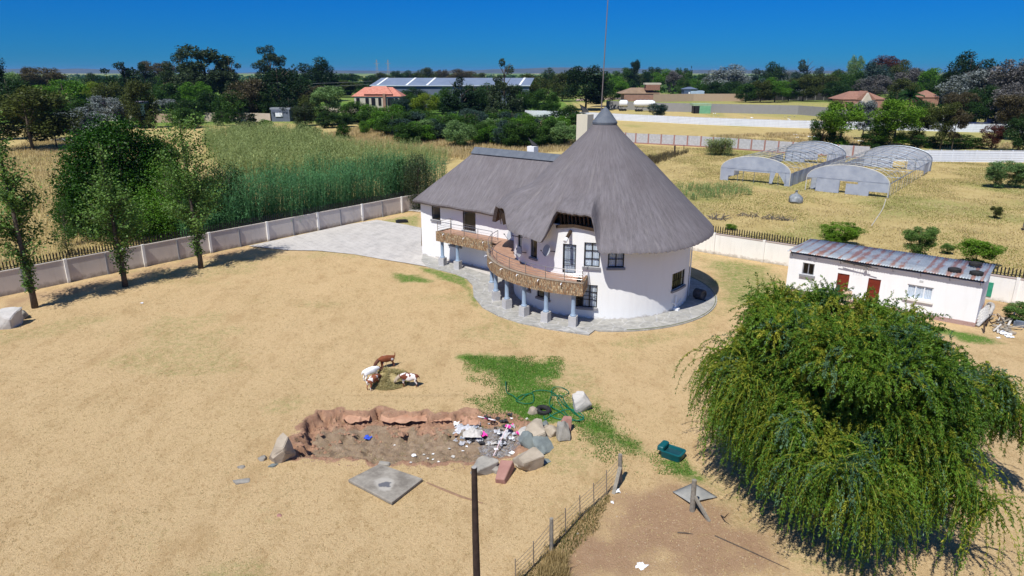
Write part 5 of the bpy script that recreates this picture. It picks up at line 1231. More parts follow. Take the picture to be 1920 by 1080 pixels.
T=[
# left skyline
(-8,232,88,64,'round','deep','tall dark tree cut by the left edge of the photo, above the silver-green one',.2),
(22,225,118,66,'round','pale','silver-green tree at the left edge, in front of the tall dark one',.3),
(26,240,135,80,'round','dark','dark round tree below the silver-green crown at the left edge',.15),
(62,281,156,132,'round','olive','huge dark olive broad tree with a thick short trunk on the straw field at left',.17),
(107,278,205,46,'round','dark','small dark tree with a bare thin trunk right of the huge olive tree',.42),
(85,190,124,78,'spread','brown','bare brownish far tree above the huge olive tree',.2),
(128,225,146,84,'round','bright','bright green round tree right of the huge olive tree',.2),
(178,205,150,46,'round','lime','yellow-green crown between the bright green tree and the silver shrub',.2),
(180,185,130,32,'round','dark','small dark crown left of the dark lobed tree on the left skyline',.2),
(242,200,103,74,'euc','deep','dark lobed skyline tree left of the big eucalyptus',.12),
(278,195,108,34,'euc','deep','narrow dark tree touching the dark lobed skyline tree',.3),
(205,240,172,60,'round','silver','white-flowering silver tree beside the low white building',.3),
(165,262,196,100,'dome','silver','broad silver-grey flowering shrub left of the low white building',.0),
(311,228,184,42,'spread','silver','small silver-flowering tree with visible fork before the tan wall',.35),
(267,240,142,56,'column','olive','tall narrow olive-green tree right of the low white building',.0),
(305,178,112,62,'spread','brown','brown-topped tree behind, between the dark lobed tree and the eucalyptus',.3),
(325,190,128,46,'round','mid','green crown at the foot of the big eucalyptus, left part',.1),
(325,205,148,64,'round','mid','mid-green tree in front of the brown crowns left of centre-left skyline',.1),
(372,212,150,58,'round','bright','green tree with a yellowish top below the big eucalyptus',.1),
(345,196,140,60,'round','brown','brown crown between the two green trees under the big eucalyptus',.2),
(392,205,75,118,'euc','euc','big spreading eucalyptus, tallest and widest on the left skyline',.16),
(440,205,92,62,'euc','euc','right-hand lobe tree of the big eucalyptus clump',.25),
(350,200,82,58,'euc','euc','left-hand lobe tree of the big eucalyptus clump',.3),
(468,226,135,66,'round','brown','dark brown dense tree left of the black-green giant',.15),
(410,222,170,48,'column','mid','loose green tree in front of the eucalyptus',.1),
(513,190,75,54,'euc','euc','slender eucalyptus with an airy high crown, left of centre skyline',.55),
(528,222,112,96,'round','deep','black-green giant tree below the slender eucalyptus',.14),
(556,200,140,60,'round','dark','dark tree on the right shoulder of the black-green giant',.15),
(598,190,102,62,'round','deep','dense dark egg-shaped tree standing alone on the skyline',.1),
(553,165,117,16,'cone','dark','tiny palm-like crown between the giant and the egg-shaped tree',.5),
(655,165,136,54,'round','dark','low dark green far bush mass right of the egg-shaped tree',.0),
(692,168,140,34,'round','dark','smaller dark far bush left of the grey warehouse',.0),
(640,182,150,70,'spread','olive','olive thorn tree behind the pale green one',.2),
(585,205,158,60,'spread','brown','dark thorn tree left of the pale green tree',.2),
(617,235,157,60,'spread','pale','pale green airy tree left of the red-tiled house',.25),
(718,163,132,32,'round','olive','pale olive far crown over the left end of the warehouse',.1),
(745,162,131,26,'round','dark','left one of two small round dark crowns behind the warehouse',.1),
(769,162,130,28,'round','dark','right one of two small round dark crowns behind the warehouse',.1),
(799,162,121,34,'round','olive','taller olive crown behind the middle of the warehouse',.1),
(829,160,129,30,'round','brown','brownish crown behind the warehouse right of the taller olive one',.1),
(870,163,127,52,'round','brown','brown and green far crown behind the warehouse near its right end',.1),
(898,160,133,30,'round','olive','small olive far crown left of the tall pine',.1),
(660,229,188,60,'round','mid','mid-green round bush left before the red-tiled house',.0),
(700,231,193,48,'round','bright','bright bush in front of the red-tiled house',.0),
(735,232,190,48,'round','bright','bright bush right before the red-tiled house',.0),
(753,218,176,36,'column','bluegreen','blue-green narrow tree at the right end of the red-tiled house',.05),
(775,205,161,46,'round','dark','dark crown behind the lime tree',.1),
(799,214,169,46,'round','lime','vivid yellow-green tree right of the red-tiled house',.1),
(825,210,172,34,'round','bright','green tree between the lime tree and the big dark conifer',.1),
(866,219,137,82,'cone','deep','broad dark conifer standing before the warehouse, left of the tall pine',.02),
(890,216,150,50,'round','dark','dark crown filling the right of the broad dark conifer',.02),
(946,220,99,66,'cone','euc','tall rough pine, highest tree at the middle of the picture',.02),
(978,214,166,44,'round','mid','green bushy tree right at the foot of the tall pine',.0),
(1000,195,130,56,'round','olive','olive round tree right of the tall pine',.1),
(1020,214,163,46,'round','mid','green tree in front of the olive one, left of the black spreading tree',.05),
(1029,180,124,28,'round','dark','narrow dark crown on the skyline right of the tall pine',.1),
(1054,190,128,46,'round','olive','olive skyline tree left of the black spreading tree',.1),
(1098,206,119,84,'round','deep','black-green spreading tree on one trunk left of the mast',.18),
(1128,200,140,40,'round','dark','dark tree touching the right of the black spreading tree',.1),
(1075,175,122,30,'column','deep','dark pointed crown over the black spreading tree',.2),
(1035,209,178,28,'round','bright','small bright tree in the yard left of the black spreading tree',.1),
# right of the mast
(1150,176,135,48,'round','bright','bright green far tree right of the mast',.0),
(1158,186,150,36,'spread','bright','feathery bright palm-like tree right of the mast',.1),
(1168,170,124,40,'round','mid','green crown behind the bright far tree right of the mast',.0),
(1186,170,108,26,'column','deep','tall dark narrow tree right of the mast, highest before the house with the brown roof',.05),
(1205,164,133,44,'round','olive','olive crown right of the tall dark narrow tree',.0),
(1223,166,123,38,'round','dark','dark crown over the house with the brown roof',.0),
(1243,172,126,40,'round','bright','green crown right over the house with the brown roof',.0),
(1262,176,132,30,'spread','mauve','leafless grey tree right of the house with the brown roof',.1),
(1278,172,125,40,'round','mid','mid-green crown right of the leafless grey tree',.0),
(1294,160,123,9,'cone','deep','lone thin cypress on the right skyline',.0),
(1306,174,144,36,'round','bright','bright green tree behind the pale blue building',.0),
(1322,168,136,30,'round','mid','green crown right of the pale blue building',.0),
(1362,182,117,70,'round','silver','large grey-green silvery tree, right of the pale blue building',.05),
(1345,188,147,46,'round','dark','dark tree under the large silvery tree',.0),
(1375,186,150,44,'round','dark','dark green tree at the right foot of the large silvery tree',.0),
(1414,178,121,42,'euc','bluegreen','blue-grey tree right of the large silvery tree',.05),
(1398,192,152,40,'round','mid','green tree left end of the row along the dark wall',.1),
(1425,192,148,46,'round','olive','second tree of the row along the dark wall, olive-green',.15),
(1452,192,142,44,'round','bright','light green tree in the middle of the row along the dark wall',.15),
(1478,190,146,40,'round','mid','fourth tree of the row along the dark wall',.15),
(1505,190,137,50,'round','olive','yellowish tree at the right end of the row along the dark wall',.15),
(1450,172,112,38,'round','dark','dark green skyline crown above the row of trees',.05),
(1468,172,128,36,'round','silver','silver crown between the dark skyline crown and the blue-grey one',.05),
(1508,176,100,48,'euc','bluegreen','tall blue-grey eucalyptus on the right skyline',.02),
(1534,176,117,26,'euc','bluegreen','shorter blue-grey tree right beside the tall eucalyptus',.05),
(1566,178,122,38,'round','mid','green tree between the eucalyptus and the pale green crown',.0),
(1597,178,100,30,'round','pale','pale green rounded crown on the right skyline',.1),
(1594,180,128,46,'round','mid','mid-green tree below the pale green crown',.0),
(1636,180,106,52,'round','bluegreen','dark blue-grey broad crown left of the red one',.05),
(1658,176,101,60,'round','russet','dark red-leaved crown on the right skyline',.3),
(1677,180,108,40,'round','olive','olive-green crown right of the dark red one',.05),
(1722,182,120,54,'round','bluegreen','grey-blue low crown right of the olive one',.05),
(1748,186,124,60,'round','bright','bright green wide tree left of the dark giant at right',.0),
(1640,184,138,58,'round','mauve','brown-silver tree behind the tiled house with the gable',.05),
(1690,196,138,48,'round','olive','olive tree right of the tiled house with the gable',.0),
(1755,196,148,52,'round','mid','green tree behind the palm',.0),
(1806,200,89,70,'round','deep','dark giant tree, tallest on the right skyline',.06),
(1816,208,118,86,'round','silver','large silver-grey tree in front of the dark giant',.05),
(1884,212,105,86,'round','mauve','big mauve-grey tree at the right edge skyline',.05),
(1925,212,110,60,'round','mauve','mauve-grey tree cut by the right edge',.05),
(1832,222,150,54,'round','dark','dark green tree between silver and mauve trees',.05),
(1792,232,170,50,'spread','brown','reddish-brown bare-branched tree behind the flatbed trailer',.2),
(1893,262,172,64,'spread','brown','grey-brown thin tree near the right edge',.15),
# nearer right group
(1572,276,188,78,'spread','fresh','bright-leaved wide tree behind the left greenhouse',.08),
(1540,274,212,44,'round','mid','darker green skirt tree left of the bright-leaved wide tree',.0),
(1616,262,184,46,'spread','silver','pale silver tree between the two bright trees behind the greenhouses',.3),
(1674,279,184,80,'spread','fresh','bright-topped tree with several dark stems behind the greenhouse gap',.18),
(1650,272,215,50,'spread','mid','low loose tree left of the several-stemmed one',.1),
(1762,281,186,46,'spread','olive','thin tree with a leaning trunk right of the several-stemmed one',.25),
(1784,282,200,38,'spread','brown','nearly bare tree with one thin trunk near the flatbed trailer',.4),
(1858,281,232,36,'spread','russet','low reddish bush-like tree behind the white wall at right',.1),
(1908,285,205,50,'round','dark','dark tree at the right edge behind the white wall',.05),
(1720,270,200,60,'spread','olive','loose olive tree behind the palm',.2),
(1232,227,193,34,'spread','bluegreen','single blue-green tree before the long white wall',.2),
(1281,182,140,24,'round','mid','small green tree left of the pale blue building',.0),
(735,214,166,44,'round','dark','dark tree before the left end of the grey warehouse',.0),
(842,214,160,40,'round','mid','mid-green crown before the middle of the grey warehouse',.0),
(915,212,152,44,'round','mid','green crown between conifer and pine covering the warehouse wall',.0),
(968,212,150,38,'round','dark','dark crown before the right end of the grey warehouse',.0),
(765,212,172,36,'round','mid','round green crown right behind the red-tiled house',.0),
(92,238,168,70,'round','dark','dark low tree between the huge olive tree and the bright green tree',.0),
(150,242,176,60,'round','mid','mid-green crown below the bright green round tree at left',.0),
(210,222,150,60,'round','olive','olive crown behind the silver tree beside the low white building',.0),
(243,236,176,40,'round','dark','dark bush tree pressed against the low white building',.0),
(290,216,160,54,'round','mid','mid-green crown right of the narrow olive-green column tree',.0),
(345,232,182,52,'round','dark','dark green tree over the short tan wall',.0),
(398,226,166,54,'round','dark','dark crown in front of the big eucalyptus trunk',.0),
(438,228,160,56,'round','mid','rounded green tree left of the dark brown dense tree',.0),
(455,224,150,50,'round','deep','black-green crown filling behind the dark brown dense tree',.0),
(492,226,168,46,'round','dark','dark crown left of the bluish-grey shed',.0),
(545,226,176,52,'round','deep','black-green low crown right over the bluish-grey shed',.0),
(585,226,176,44,'round','olive','olive bush tree between the shed and the pale green airy tree',.0),
(230,190,136,54,'round','mid','green far crown left of the dark lobed skyline tree',.0),
(60,185,134,60,'round','mid','green far crown at the left skyline',.0),
(0,262,165,60,'round','deep','black-green tree at the left edge below the silver-green one',.0),
(480,190,148,50,'round','deep','dark crown below the slender eucalyptus, left side',.0),
(575,180,150,70,'round','mid','green mass left of the egg-shaped tree foot',.0),
(640,178,148,60,'round','mid','green mass right of the egg-shaped tree foot',.0),
(905,205,168,50,'round','mid','mid-green shrubby tree between conifer and tall pine',.0),
(1330,180,148,50,'round','mid','green crown left of the large silvery tree',.0),
(1540,182,136,54,'round','olive','olive crown behind the right end of the tree row',.0),
(1570,190,150,50,'round','dark','dark crown left of the gabled brick house',.0),
(1610,176,128,50,'round','dark','dark crown behind the pale green rounded one',.0),
(1700,184,124,50,'round','mauve','grey crown between the olive and the low grey-blue crowns',.0),
(1775,196,134,56,'round','dark','dark crown left of the dark giant at right',.0),
(1850,208,120,70,'round','bluegreen','grey-green crown between the dark giant and the mauve tree',.0),
(1900,240,150,80,'round','mauve','mauve-brown lower crown at the right edge',.0),
(1845,236,180,60,'round','dark','dark low tree right of a reddish bare tree',.0),
(1730,232,182,60,'round','mid','green low tree below the palm, right side',.0),
(1675,222,170,40,'round','dark','dark bush tree left of the palm trunk',.0),
]
for t_ in T: bgtree(*t_[:7],c0=t_[7])
SB=[
(1058,232,194,60,'round','dark','dense round dark green bush left of the cream chimney'),
(575,263,228,44,'round','acacia','round dark green shrub, left of two on the straw field'),
(646,262,232,28,'round','acacia','small round green shrub, right of two on the straw field'),
(466,252,203,62,'cone','deep','dark conical shrub at the head of the reed bed'),
(573,236,188,42,'column','euc','dull dark shrub right of the small bluish shed'),
(615,240,206,34,'round','dark','dark low shrub under the pale green airy tree'),
(643,238,210,36,'round','dark','second dark low shrub under the pale green airy tree'),
(683,252,222,18,'round','bright','tiny bright shrub right of the small round one'),
(440,212,190,36,'round','bright','bright low shrub by the tan wall'),
(418,236,205,30,'round','mid','green shrub before the left part of the tan wall'),
(350,240,195,50,'round','mid','green shrub left of the tan wall'),
(1800,276,250,70,'dome','mid','dark green low bush behind the white precast wall'),
(1735,276,250,46,'dome','mid','green low bush between the thin trees and the white wall'),
(1700,262,240,40,'dome','olive','brownish-green low bush behind the greenhouse'),
(1636,276,246,40,'dome','mid','green low bush between the two bright trees'),
(500,240,222,24,'round','bright','small bright shrub before the bluish shed'),
(1625,262,248,20,'dome','mid','dark small bush on the litter slope'),
(1865,352,298,44,'spread','pale','whitish-green flowering shrub group, left, by the precast wall'),
(1902,352,300,50,'spread','pale','whitish-green flowering shrub group, right, by the precast wall'),
(1774,476,456,22,'spread','poplar','small wispy sapling on the field right of the greenhouses'),
(1571,462,418,66,'spread','fresh','leafy green shrub behind the left part of the outbuilding roof'),
(1717,488,420,58,'spread','poplar','thin olive bush behind the middle of the outbuilding roof'),
(1828,500,448,70,'spread','fresh','leafy green bush behind the right part of the outbuilding roof'),
(1560,466,436,30,'round','fresh','low green tuft left of the leafy green shrub'),
(1903,606,566,46,'spread','poplar','scraggy bush growing in the junk at the right edge'),
(1370,430,418,20,'round','fresh','small green weed behind the white wall near the round house'),
(1867,410,386,20,'spread','olive','wispy sapling on the field right of the far greenhouse'),
]
for t_ in SB: bgtree(*t_[:7],c0=.0 if t_[4]!='spread' else .08,cat='shrub',name='shrub')
rr=random.Random(31)
ORD='first second third fourth fifth sixth seventh eighth ninth tenth eleventh twelfth thirteenth fourteenth fifteenth sixteenth seventeenth eighteenth nineteenth twentieth twenty-first twenty-second twenty-third twenty-fourth twenty-fifth twenty-sixth'.split()
for i in range(26):
    x=742+i*13.2+rr.uniform(-4,4); pb=262+ (x-740)*.012+rr.uniform(-8,12); c=['mid','bluegreen','mid','bright','pale'][i%5]
    bgtree(x,pb,pb-44-rr.uniform(-4,12),52,'round',c,'%s shrub, %s from left, front row of the green band behind the wing'%({'mid':'leafy green','bluegreen':'blue-green','bright':'bright green','pale':'pale-leaved'}[c],ORD[i]),c0=.0,cat='shrub',name='shrub',group='shrubs in the band behind the wing')
for i in range(13):
    x=700+i*24+rr.uniform(-6,6); bgtree(x,245+rr.uniform(-4,4),206+rr.uniform(-6,6),58,'round',['mid','bright','mid','bluegreen'][i%4],'shrub, %s from the left in the back row of the green band behind the wing'%ORD[i],c0=.0,cat='shrub',name='shrub',group='shrubs in the back row of the band')
# bare twiggy clump (with stem) in front of the band
# low field shrubs scattered over the far fields
FS=[(1345,352,'tuft')]
# ----------------------------------------------------------------- large dark acacia dome and neighbours behind the left wall
def bush(px,pb,ptop,wpx,shape,col,label,Y,cat='shrub',name='shrub',nq=22000,size=.017,nl=120,depthf=1.0,seed=5,c0=0.0):
    b=G_at(px,Y); t=at(px,ptop,Y); h=t.z*1.07; wd=wpx*(Y*CP+5)/FPX*1.17
    root=empty(name,(b.x,b.y,0),label,cat)
    cm=crown_mesh(shape,seed,nl,nq,size); c=link_mesh('crown',cm,root,(0,0,h*c0)); c.scale=(wd,wd*depthf,h*(1-c0)); c.data.materials[0]=F[col]
    tr=bpy.data.objects.new('trunk' if cat=='tree' else 'stem',TRK[1]); COL.objects.link(tr); tr.parent=root; tr.scale=(wd*.8,wd*.8,h*.9)
bush(246,0,222,205,'dome','acacia','very large dense dark green dome-shaped acacia behind the boundary wall',80,cat='tree',name='tree',nq=110000,size=.0165,nl=280,seed=5)
bush(160,0,330,90,'dome','acacia','lower left skirt of dark acacia leaves reaching the straw field',80,nq=12000,seed=9,size=.02)
bush(430,0,298,92,'round','dark','dark green round shrub at the left end of the reed bed',77,nq=16000,seed=11,size=.02)
bush(325,0,300,120,'round','bright','bright green bush behind the wall, between the middle and right slim trees',74,nq=18000,seed=12,size=.018)
bush(372,0,330,90,'round','mid','mid-green bush behind the right slim tree',75,nq=14000,seed=14,size=.02)
bush(283,0,380,90,'round','acacia','green bush low behind the wall by the middle slim tree',74,nq=12000,seed=15,size=.02)
bush(786,0,282,56,'round','euc','dark olive bush at the right end of the reed bed by the wing roof',92,nq=14000,seed=16,size=.022)
bush(750,0,296,50,'round','dark','dark green bush in the reeds left of the dark olive one',94,nq=12000,seed=17,size=.022)
bush(130,0,372,42,'spread','mid','feathery green sapling on the straw field',72,nq=3000,seed=18,nl=40,size=.03)
bush(128,0,425,46,'spread','mid','low green bush on the straw field just behind the wall',68,nq=3000,seed=19,nl=40,size=.03)
# ----------------------------------------------------------------- reeds (uncountable): leafy canes
def canes(name,poly,n,h0,h1,mat,label,seed,leafsz=.55,nleaf=16,lean=.12,extra=None,yf=None):
    rs=np.random.RandomState(seed); pl=[(p.x,p.y) for p in poly]; xs=[p[0] for p in pl]; ys=[p[1] for p in pl]
    PP=np.stack([rs.uniform(min(xs),max(xs),n*6),rs.uniform(min(ys),max(ys),n*6)],1); PP=PP[seg_sd(PP,pl)+wob(PP,1.0)*2>0][:n]; n=len(PP)
    if yf: hh=yf(PP)*rs.uniform(.8,1.12,n)
    else: hh=rs.uniform(h0,h1,n)*(1+.18*np.clip(wob(PP,.8)*1.5,-1,1))
    base=np.stack([PP[:,0],PP[:,1],np.zeros(n)],1); la=rs.uniform(0,6.28,n); le=rs.uniform(0,lean,n)+.02
    top=base+np.stack([np.cos(la)*hh*le+hh*.07,np.sin(la)*hh*le,hh],1)
    Q=[];A=[];tone=np.clip(rs.rand(n)*.6+.4*np.clip(wob(PP,1.7)+.5,0,1),0,1)
    s=np.stack([np.cos(la+1.57),np.sin(la+1.57),np.zeros(n)],1)*.022
    Q.append(np.stack([base-s,base+s,top+s*.3,top-s*.3],1)); A.append(tone*.6+.3)
    for k in range(nleaf):
        f=(.12+.88*(k+rs.rand(n))/nleaf); c=base+(top-base)*f[:,None]
        a=rs.uniform(0,6.28,n); L=leafsz*rs.uniform(.6,1.2,n)*(1-.35*np.abs(f-.75)); out=np.stack([np.cos(a),np.sin(a),.55+.3*rs.rand(n)],1); out/=np.linalg.norm(out,axis=1)[:,None]
        m=c+out*L[:,None]*.55; e=m+np.stack([np.cos(a)*L*.45,np.sin(a)*L*.45,-L*.12*rs.rand(n)],1); w=np.stack([-np.sin(a),np.cos(a),np.zeros(n)],1)*(L*.065)[:,None]
        Q.append(np.stack([c-w*.5,c+w*.5,m+w,m-w],1)); A.append(np.clip(tone+rs.uniform(-.25,.25,n),0,1)); Q.append(np.stack([m-w,m+w,e+w*.1,e-w*.1],1)); A.append(np.clip(tone+rs.uniform(-.2,.3,n),0,1))
    q=np.concatenate(Q); o=link_mesh(name,np_mesh(name,q,4,mat,{'rnd':np.concatenate(A)})); tag(o,label,'reeds',kind='stuff'); return o
def wl(k,off): return LW0+LWd*k+Vector((-LWd.y,LWd.x,0))*off      # place along the left boundary wall, off metres behind it
tot=(LW1-LW0).length
def along(px): # distance along the wall at which it crosses image column px
    return min((abs(proj(LW0+LWd*(k*.5))[0]-px),k*.5) for k in range(int(tot*2)))[1]
ks,ke=along(392),along(800)
canes('reeds_front',[wl(along(430),1.0),wl(ke+6,1.0),wl(ke+6,13),wl(along(520),14),wl(along(440),11)],3000,5.2,6.9,F['tealreed'],'bank of tall blue-green reeds right behind the boundary wall',3,.62,15)
canes('reeds_left',[wl(along(380),.8),wl(along(520),.8),wl(along(520),4.5),wl(along(380),4)],420,3.2,4.8,F['tealreed'],'shorter sparse reeds behind the wall at the left end of the reed bank',4,.6,10)
canes('reeds_back',[G(380,262),G(420,345),G(540,350),G(660,345),G(720,330),G(660,300),G(620,278),G(570,262),G(500,256)],6500,3.6,4.6,F['reed'],'wide bed of pale yellow-green reeds behind the blue-green ones',5,.9,9,.3)
canes('reeds_thin',[G(600,285),G(650,276),G(790,285),G(845,302),G(800,330),G(700,340),G(640,315)],1900,2.2,3.2,F['reed'],'thin scattered reeds fading into the brown field',6,.7,8,.2)
canes('reed_clump',[p+Vector((math.cos(a)*2.6,math.sin(a)*2.6,0)) for p in [G(1345,291)] for a in np.linspace(0,5.6,8)],260,2.6,3.6,F['reed'],'round clump of tall pale reeds before the wall with red pillars',7,1.1,8,.45)
canes('weed_patch',[G(1262,350),G(1400,352),G(1400,372),G(1300,378),G(1255,366)],500,.7,1.3,F['pale'],'patch of pale green weeds left of the greenhouses',8,.5,6,.3)
# ----------------------------------------------------------------- grasses
def blades(name,poly,n,h,mat,label,seed,w=.03,lean=.5,clump=None,wz_=0.8,cat='grass',edge=0.0,jit=1.0):
    rs=np.random.RandomState(seed); pl=[(p[0],p[1]) for p in poly]; xs=[p[0] for p in pl]; ys=[p[1] for p in pl]
    PP=np.stack([rs.uniform(min(xs),max(xs),n*5),rs.uniform(min(ys),max(ys),n*5)],1)
    if clump: PP=PP[(wob(PP,clump)+rs.uniform(-.25,.25,len(PP)))>0.0]
    PP=PP[seg_sd(PP,pl)+wob(PP,1.5)*wz_+wob(PP,5)*.6*jit+rs.normal(size=len(PP))*.25*jit>edge][:n]; n=len(PP)
    z=ground_z(PP); b=np.stack([PP[:,0],PP[:,1],z],1); a=rs.uniform(0,6.28,n); H=h*rs.uniform(.5,1.3,n)
    d=np.stack([np.cos(a)*lean*rs.rand(n)+.12,np.sin(a)*lean*rs.rand(n),np.ones(n)],1); t=b+d*H[:,None]; s=np.stack([-np.sin(a),np.cos(a),np.zeros(n)],1)*w
    q=np.stack([b-s,b+s,t+s*.25,t-s*.25],1); o=link_mesh(name,np_mesh(name,q,4,mat,{'rnd':np.clip(rs.rand(n)*.7+.3*(wob(PP,.9)+.5),0,1)})); tag(o,label,cat,kind='stuff'); return o
def leftpoly(k0,k1,o0,o1): return [wl(k0,o0),wl(k1,o0),wl(k1,o1),wl(k0,o1)]
blades('tall_grass',[wl(-6,.6),wl(along(330),.6),wl(along(330),6),G(330,265),G(60,262),G(-40,300),wl(-6,20)],52000,.62,F['straw'],'tall straw-coloured grass on the field behind the left boundary wall',2,.035,.5)
blades('brown_grass',[G(560,262),G(700,234),G(860,262),G(1075,268),G(1075,282),G(860,300),G(800,288),G(700,280),G(590,280)],34000,.75,F['straw'],'tall dry brown grass between the reeds and the shrub band',3,.06,.5)
blades('field_grass',[RW0+NV*.5+WV*49,RW0+WV*84+NV*.5,G(1930,400),G(1930,309),G(1700,301),G(1640,296),G(1480,288),G(1320,278),G(1180,272),G(1150,300)],16000,.13,F['straw'],'short dry tussock grass on the field beyond the right boundary wall',4,.05,.9,.5)
blades('field_grass_pale',[RW0+NV*.5+WV*49,RW0+WV*84+NV*.5,G(1930,400),G(1930,309),G(1700,301),G(1640,296),G(1480,288),G(1320,278),G(1180,272),G(1150,300)],46000,.11,F['straw'],'pale dry grass tufts on the field beyond the right boundary wall',5,.05,.9,.8)
blades('field_grass_green',[RW0+NV*.5+WV*49,RW0+WV*84+NV*.5,G(1930,400),G(1930,309),G(1700,301),G(1640,296),G(1480,288),G(1320,278),G(1180,272),G(1150,300)],62000,.10,F['fieldgreen'],'yellow-green grass tufts on the field beyond the right boundary wall',6,.05,.9,.35)
blades('far_grass',[G(1150,262),G(1480,250),G(1900,270),G(1900,280),G(1480,278),G(1200,262)],14000,.6,F['straw'],'rough dry grass strip between the two far walls',7,.08,.6,.6)
yard=[G(-40,1090),G(-40,590),G(60,572),G(470,470),G(660,480),G(760,500),G(870,525),G(900,590),G(1000,620),G(1120,632),G(1240,618),G(1330,590),G(1340,500),G(1470,510),G(1480,590),G(1830,625),G(1930,640),G(1990,1090)]
import itertools
def keepout(o): pass
pitp=[(p.x,p.y) for p in PIT]
blades('lawn_tufts',yard,30000,.03,F['straw'],'short dry tufts standing in the mown lawn',8,.02,2.2,1.2)
blades('lawn_tufts_pale',yard,80000,.03,F['straw'],'pale dry blades standing in the mown lawn',9,.022,1.8,None)
blades('lawn_green',[G(*q) for q in [(870,672),(930,668),(1040,682),(1035,730),(1060,752),(1100,765),(1140,795),(1200,832),(1280,862),(1300,890),(1250,885),(1180,858),(1120,820),(1080,790),(1000,785),(930,772),(905,755),(930,730),(900,700)]],22000,.06,F['grassgreen'],'fresh green grass on the watered patch',10,.02,1.2,None,1.2,edge=-.5)
fence_line=[G(965,1100)+Vector((-.15,0,0)),G(1088,974)+Vector((-.15,0,0)),G(1140,926),G(1150,930),G(1105,978)+Vector((.35,0,0)),G(1000,1100)+Vector((.5,0,0))]
blades('fence_weeds',fence_line,3000,.10,F['drystraw'],'brown dry weeds grown along the foot of the wire fence',11,.014,.9,None,.1,jit=.25)
blades('fence_weeds_thick',[G(1010,1085),G(1035,1042),G(1055,1045),G(1065,1062),G(1050,1090)],1500,.30,F['drystraw'],'thick brown dry weeds by the wire fence at the bottom edge',12,.012,1.0,None,.4,jit=.5)
blades('fence_weeds_green',[p for p in fence_line],1500,.14,F['olive'],'olive weeds along the foot of the wire fence',13,.012,.9,None,.1,jit=.25)
blades('wall_weeds',[G(1262,288),G(1290,285),G(1225,310),G(1195,300)],1500,.9,F['brown'],'brown dead weeds by the old fence posts',14,.04,.7,None,1)
# distant woodland (reads as one mass beyond ~700 m)
rs=np.random.RandomState(77); Q=[];A=[]
for i in range(1100):
    Y=rs.uniform(560,3600)**1.0; x=rs.uniform(-.85,.85)*Y; 
    px,py=proj((x,Y,0))
    if 1130<px<1600 and Y<520: continue
    n=60 if Y<1500 else 36; r=rs.uniform(6,15); h=rs.uniform(5,13)*(1.0); d=rs.normal(size=(n,3)); d/=np.linalg.norm(d,axis=1)[:,None]
    z0=-min(1,max(0,(Y-450)/3000))*6
    c=np.array([x,Y,z0+h*.5])+d*np.array([r,r,h*.5])*(.6+.45*rs.rand(n,1)); Q.append(leaves_quads(c,np.full(n,3.6 if Y<1500 else 6.5),rs,1.5)); A.append(np.clip(rs.rand(n)*.5+rs.rand()*.5,0,1))
o=link_mesh('distant_woodland',np_mesh('distant_woodland',np.concatenate(Q),4,F['mid'],{'rnd':np.concatenate(A)})); tag(o,'far-off mass of trees stretching to the horizon','woodland',kind='stuff')
# ----------------------------------------------------------------- slim trees before the left wall
def slim_tree(px,pb,ptop,wpx,label,seed,topsparse=.5,dens=1.0):
    b=G(px,pb); t=at(px,ptop,b.y); h=t.z; wd=wpx*(b.y*CP+5)/FPX; rs=np.random.RandomState(seed); rr=random.Random(seed)
    root=empty('tree',(b.x,b.y,0),label,'tree','three slim trees along the left wall')
    g=MB(); lx=rr.uniform(-.3,.3); pts=[(b.x,b.y,-.1),(b.x+.05,b.y,h*.15),(b.x+lx*.4,b.y,h*.4),(b.x+lx*.8,b.y+.1,h*.7),(b.x+lx,b.y+.1,h*.98)]; g.tube(pts,[.26,.19,.15,.09,.015],9)
    C=[];A=[];D=[]
    tp=lambda f: Vector(pts[0]).lerp(Vector(pts[-1]),f)
    for k in range(100):
        f=.09+.88*(k/100)**1.15; a=rr.uniform(0,6.283); q_=(f-.08)/.92; prof=min(1,(max(q_,0)/.25)**.9)*max(.12,1-max(0,(q_-.30)/.45)*topsparse)
        if f<.24: prof*=.28
        L=wd*.5*prof*rr.uniform(.65,1.15)+.15; up=rr.uniform(.5,1.2); p=tp(f); d=Vector((math.cos(a),math.sin(a),up)).normalized()
        e=p+d*L*1.15; m_=p+d*L*.55+ZV*(-.05*L); g.tube([p,m_,e],[.035*(1-f)+.015,.02*(1-f)+.01,.004],4)
        n=int(150*dens*(L/(wd*.5)+.12)*(1.15 if f<.6 else .7))
        tt=rs.rand(n)**.7; c=np.array(p)[None]+(np.array(e)-np.array(p))[None]*tt[:,None]; c+=rs.normal(size=(n,3))*(.10+.30*tt[:,None]*min(1,L))*np.array([1,1,.9]); C.append(c); A.append(np.clip(rs.rand(n)*.8+rs.rand()*.25,0,1))
    obj('trunk',g,M['bark'],root,smooth='all')
    C=np.concatenate(C); q=leaves_quads(C,np.full(len(C),.20),rs,1.5)-np.array([b.x,b.y,0])
    link_mesh('crown',np_mesh('crown',q,4,F['poplar'],{'rnd':np.concatenate(A)}),root)
slim_tree(66,577,190,135,'slim ragged tree nearest the camera at the left edge, foliage cut by the photo border',3,.75)
slim_tree(235,537,262,140,'middle one of three slim trees along the left wall, sparse pointed top',8,.85,.75)
slim_tree(377,503,218,128,'right-hand one of three slim trees along the left wall, pale upright top',13,.35)
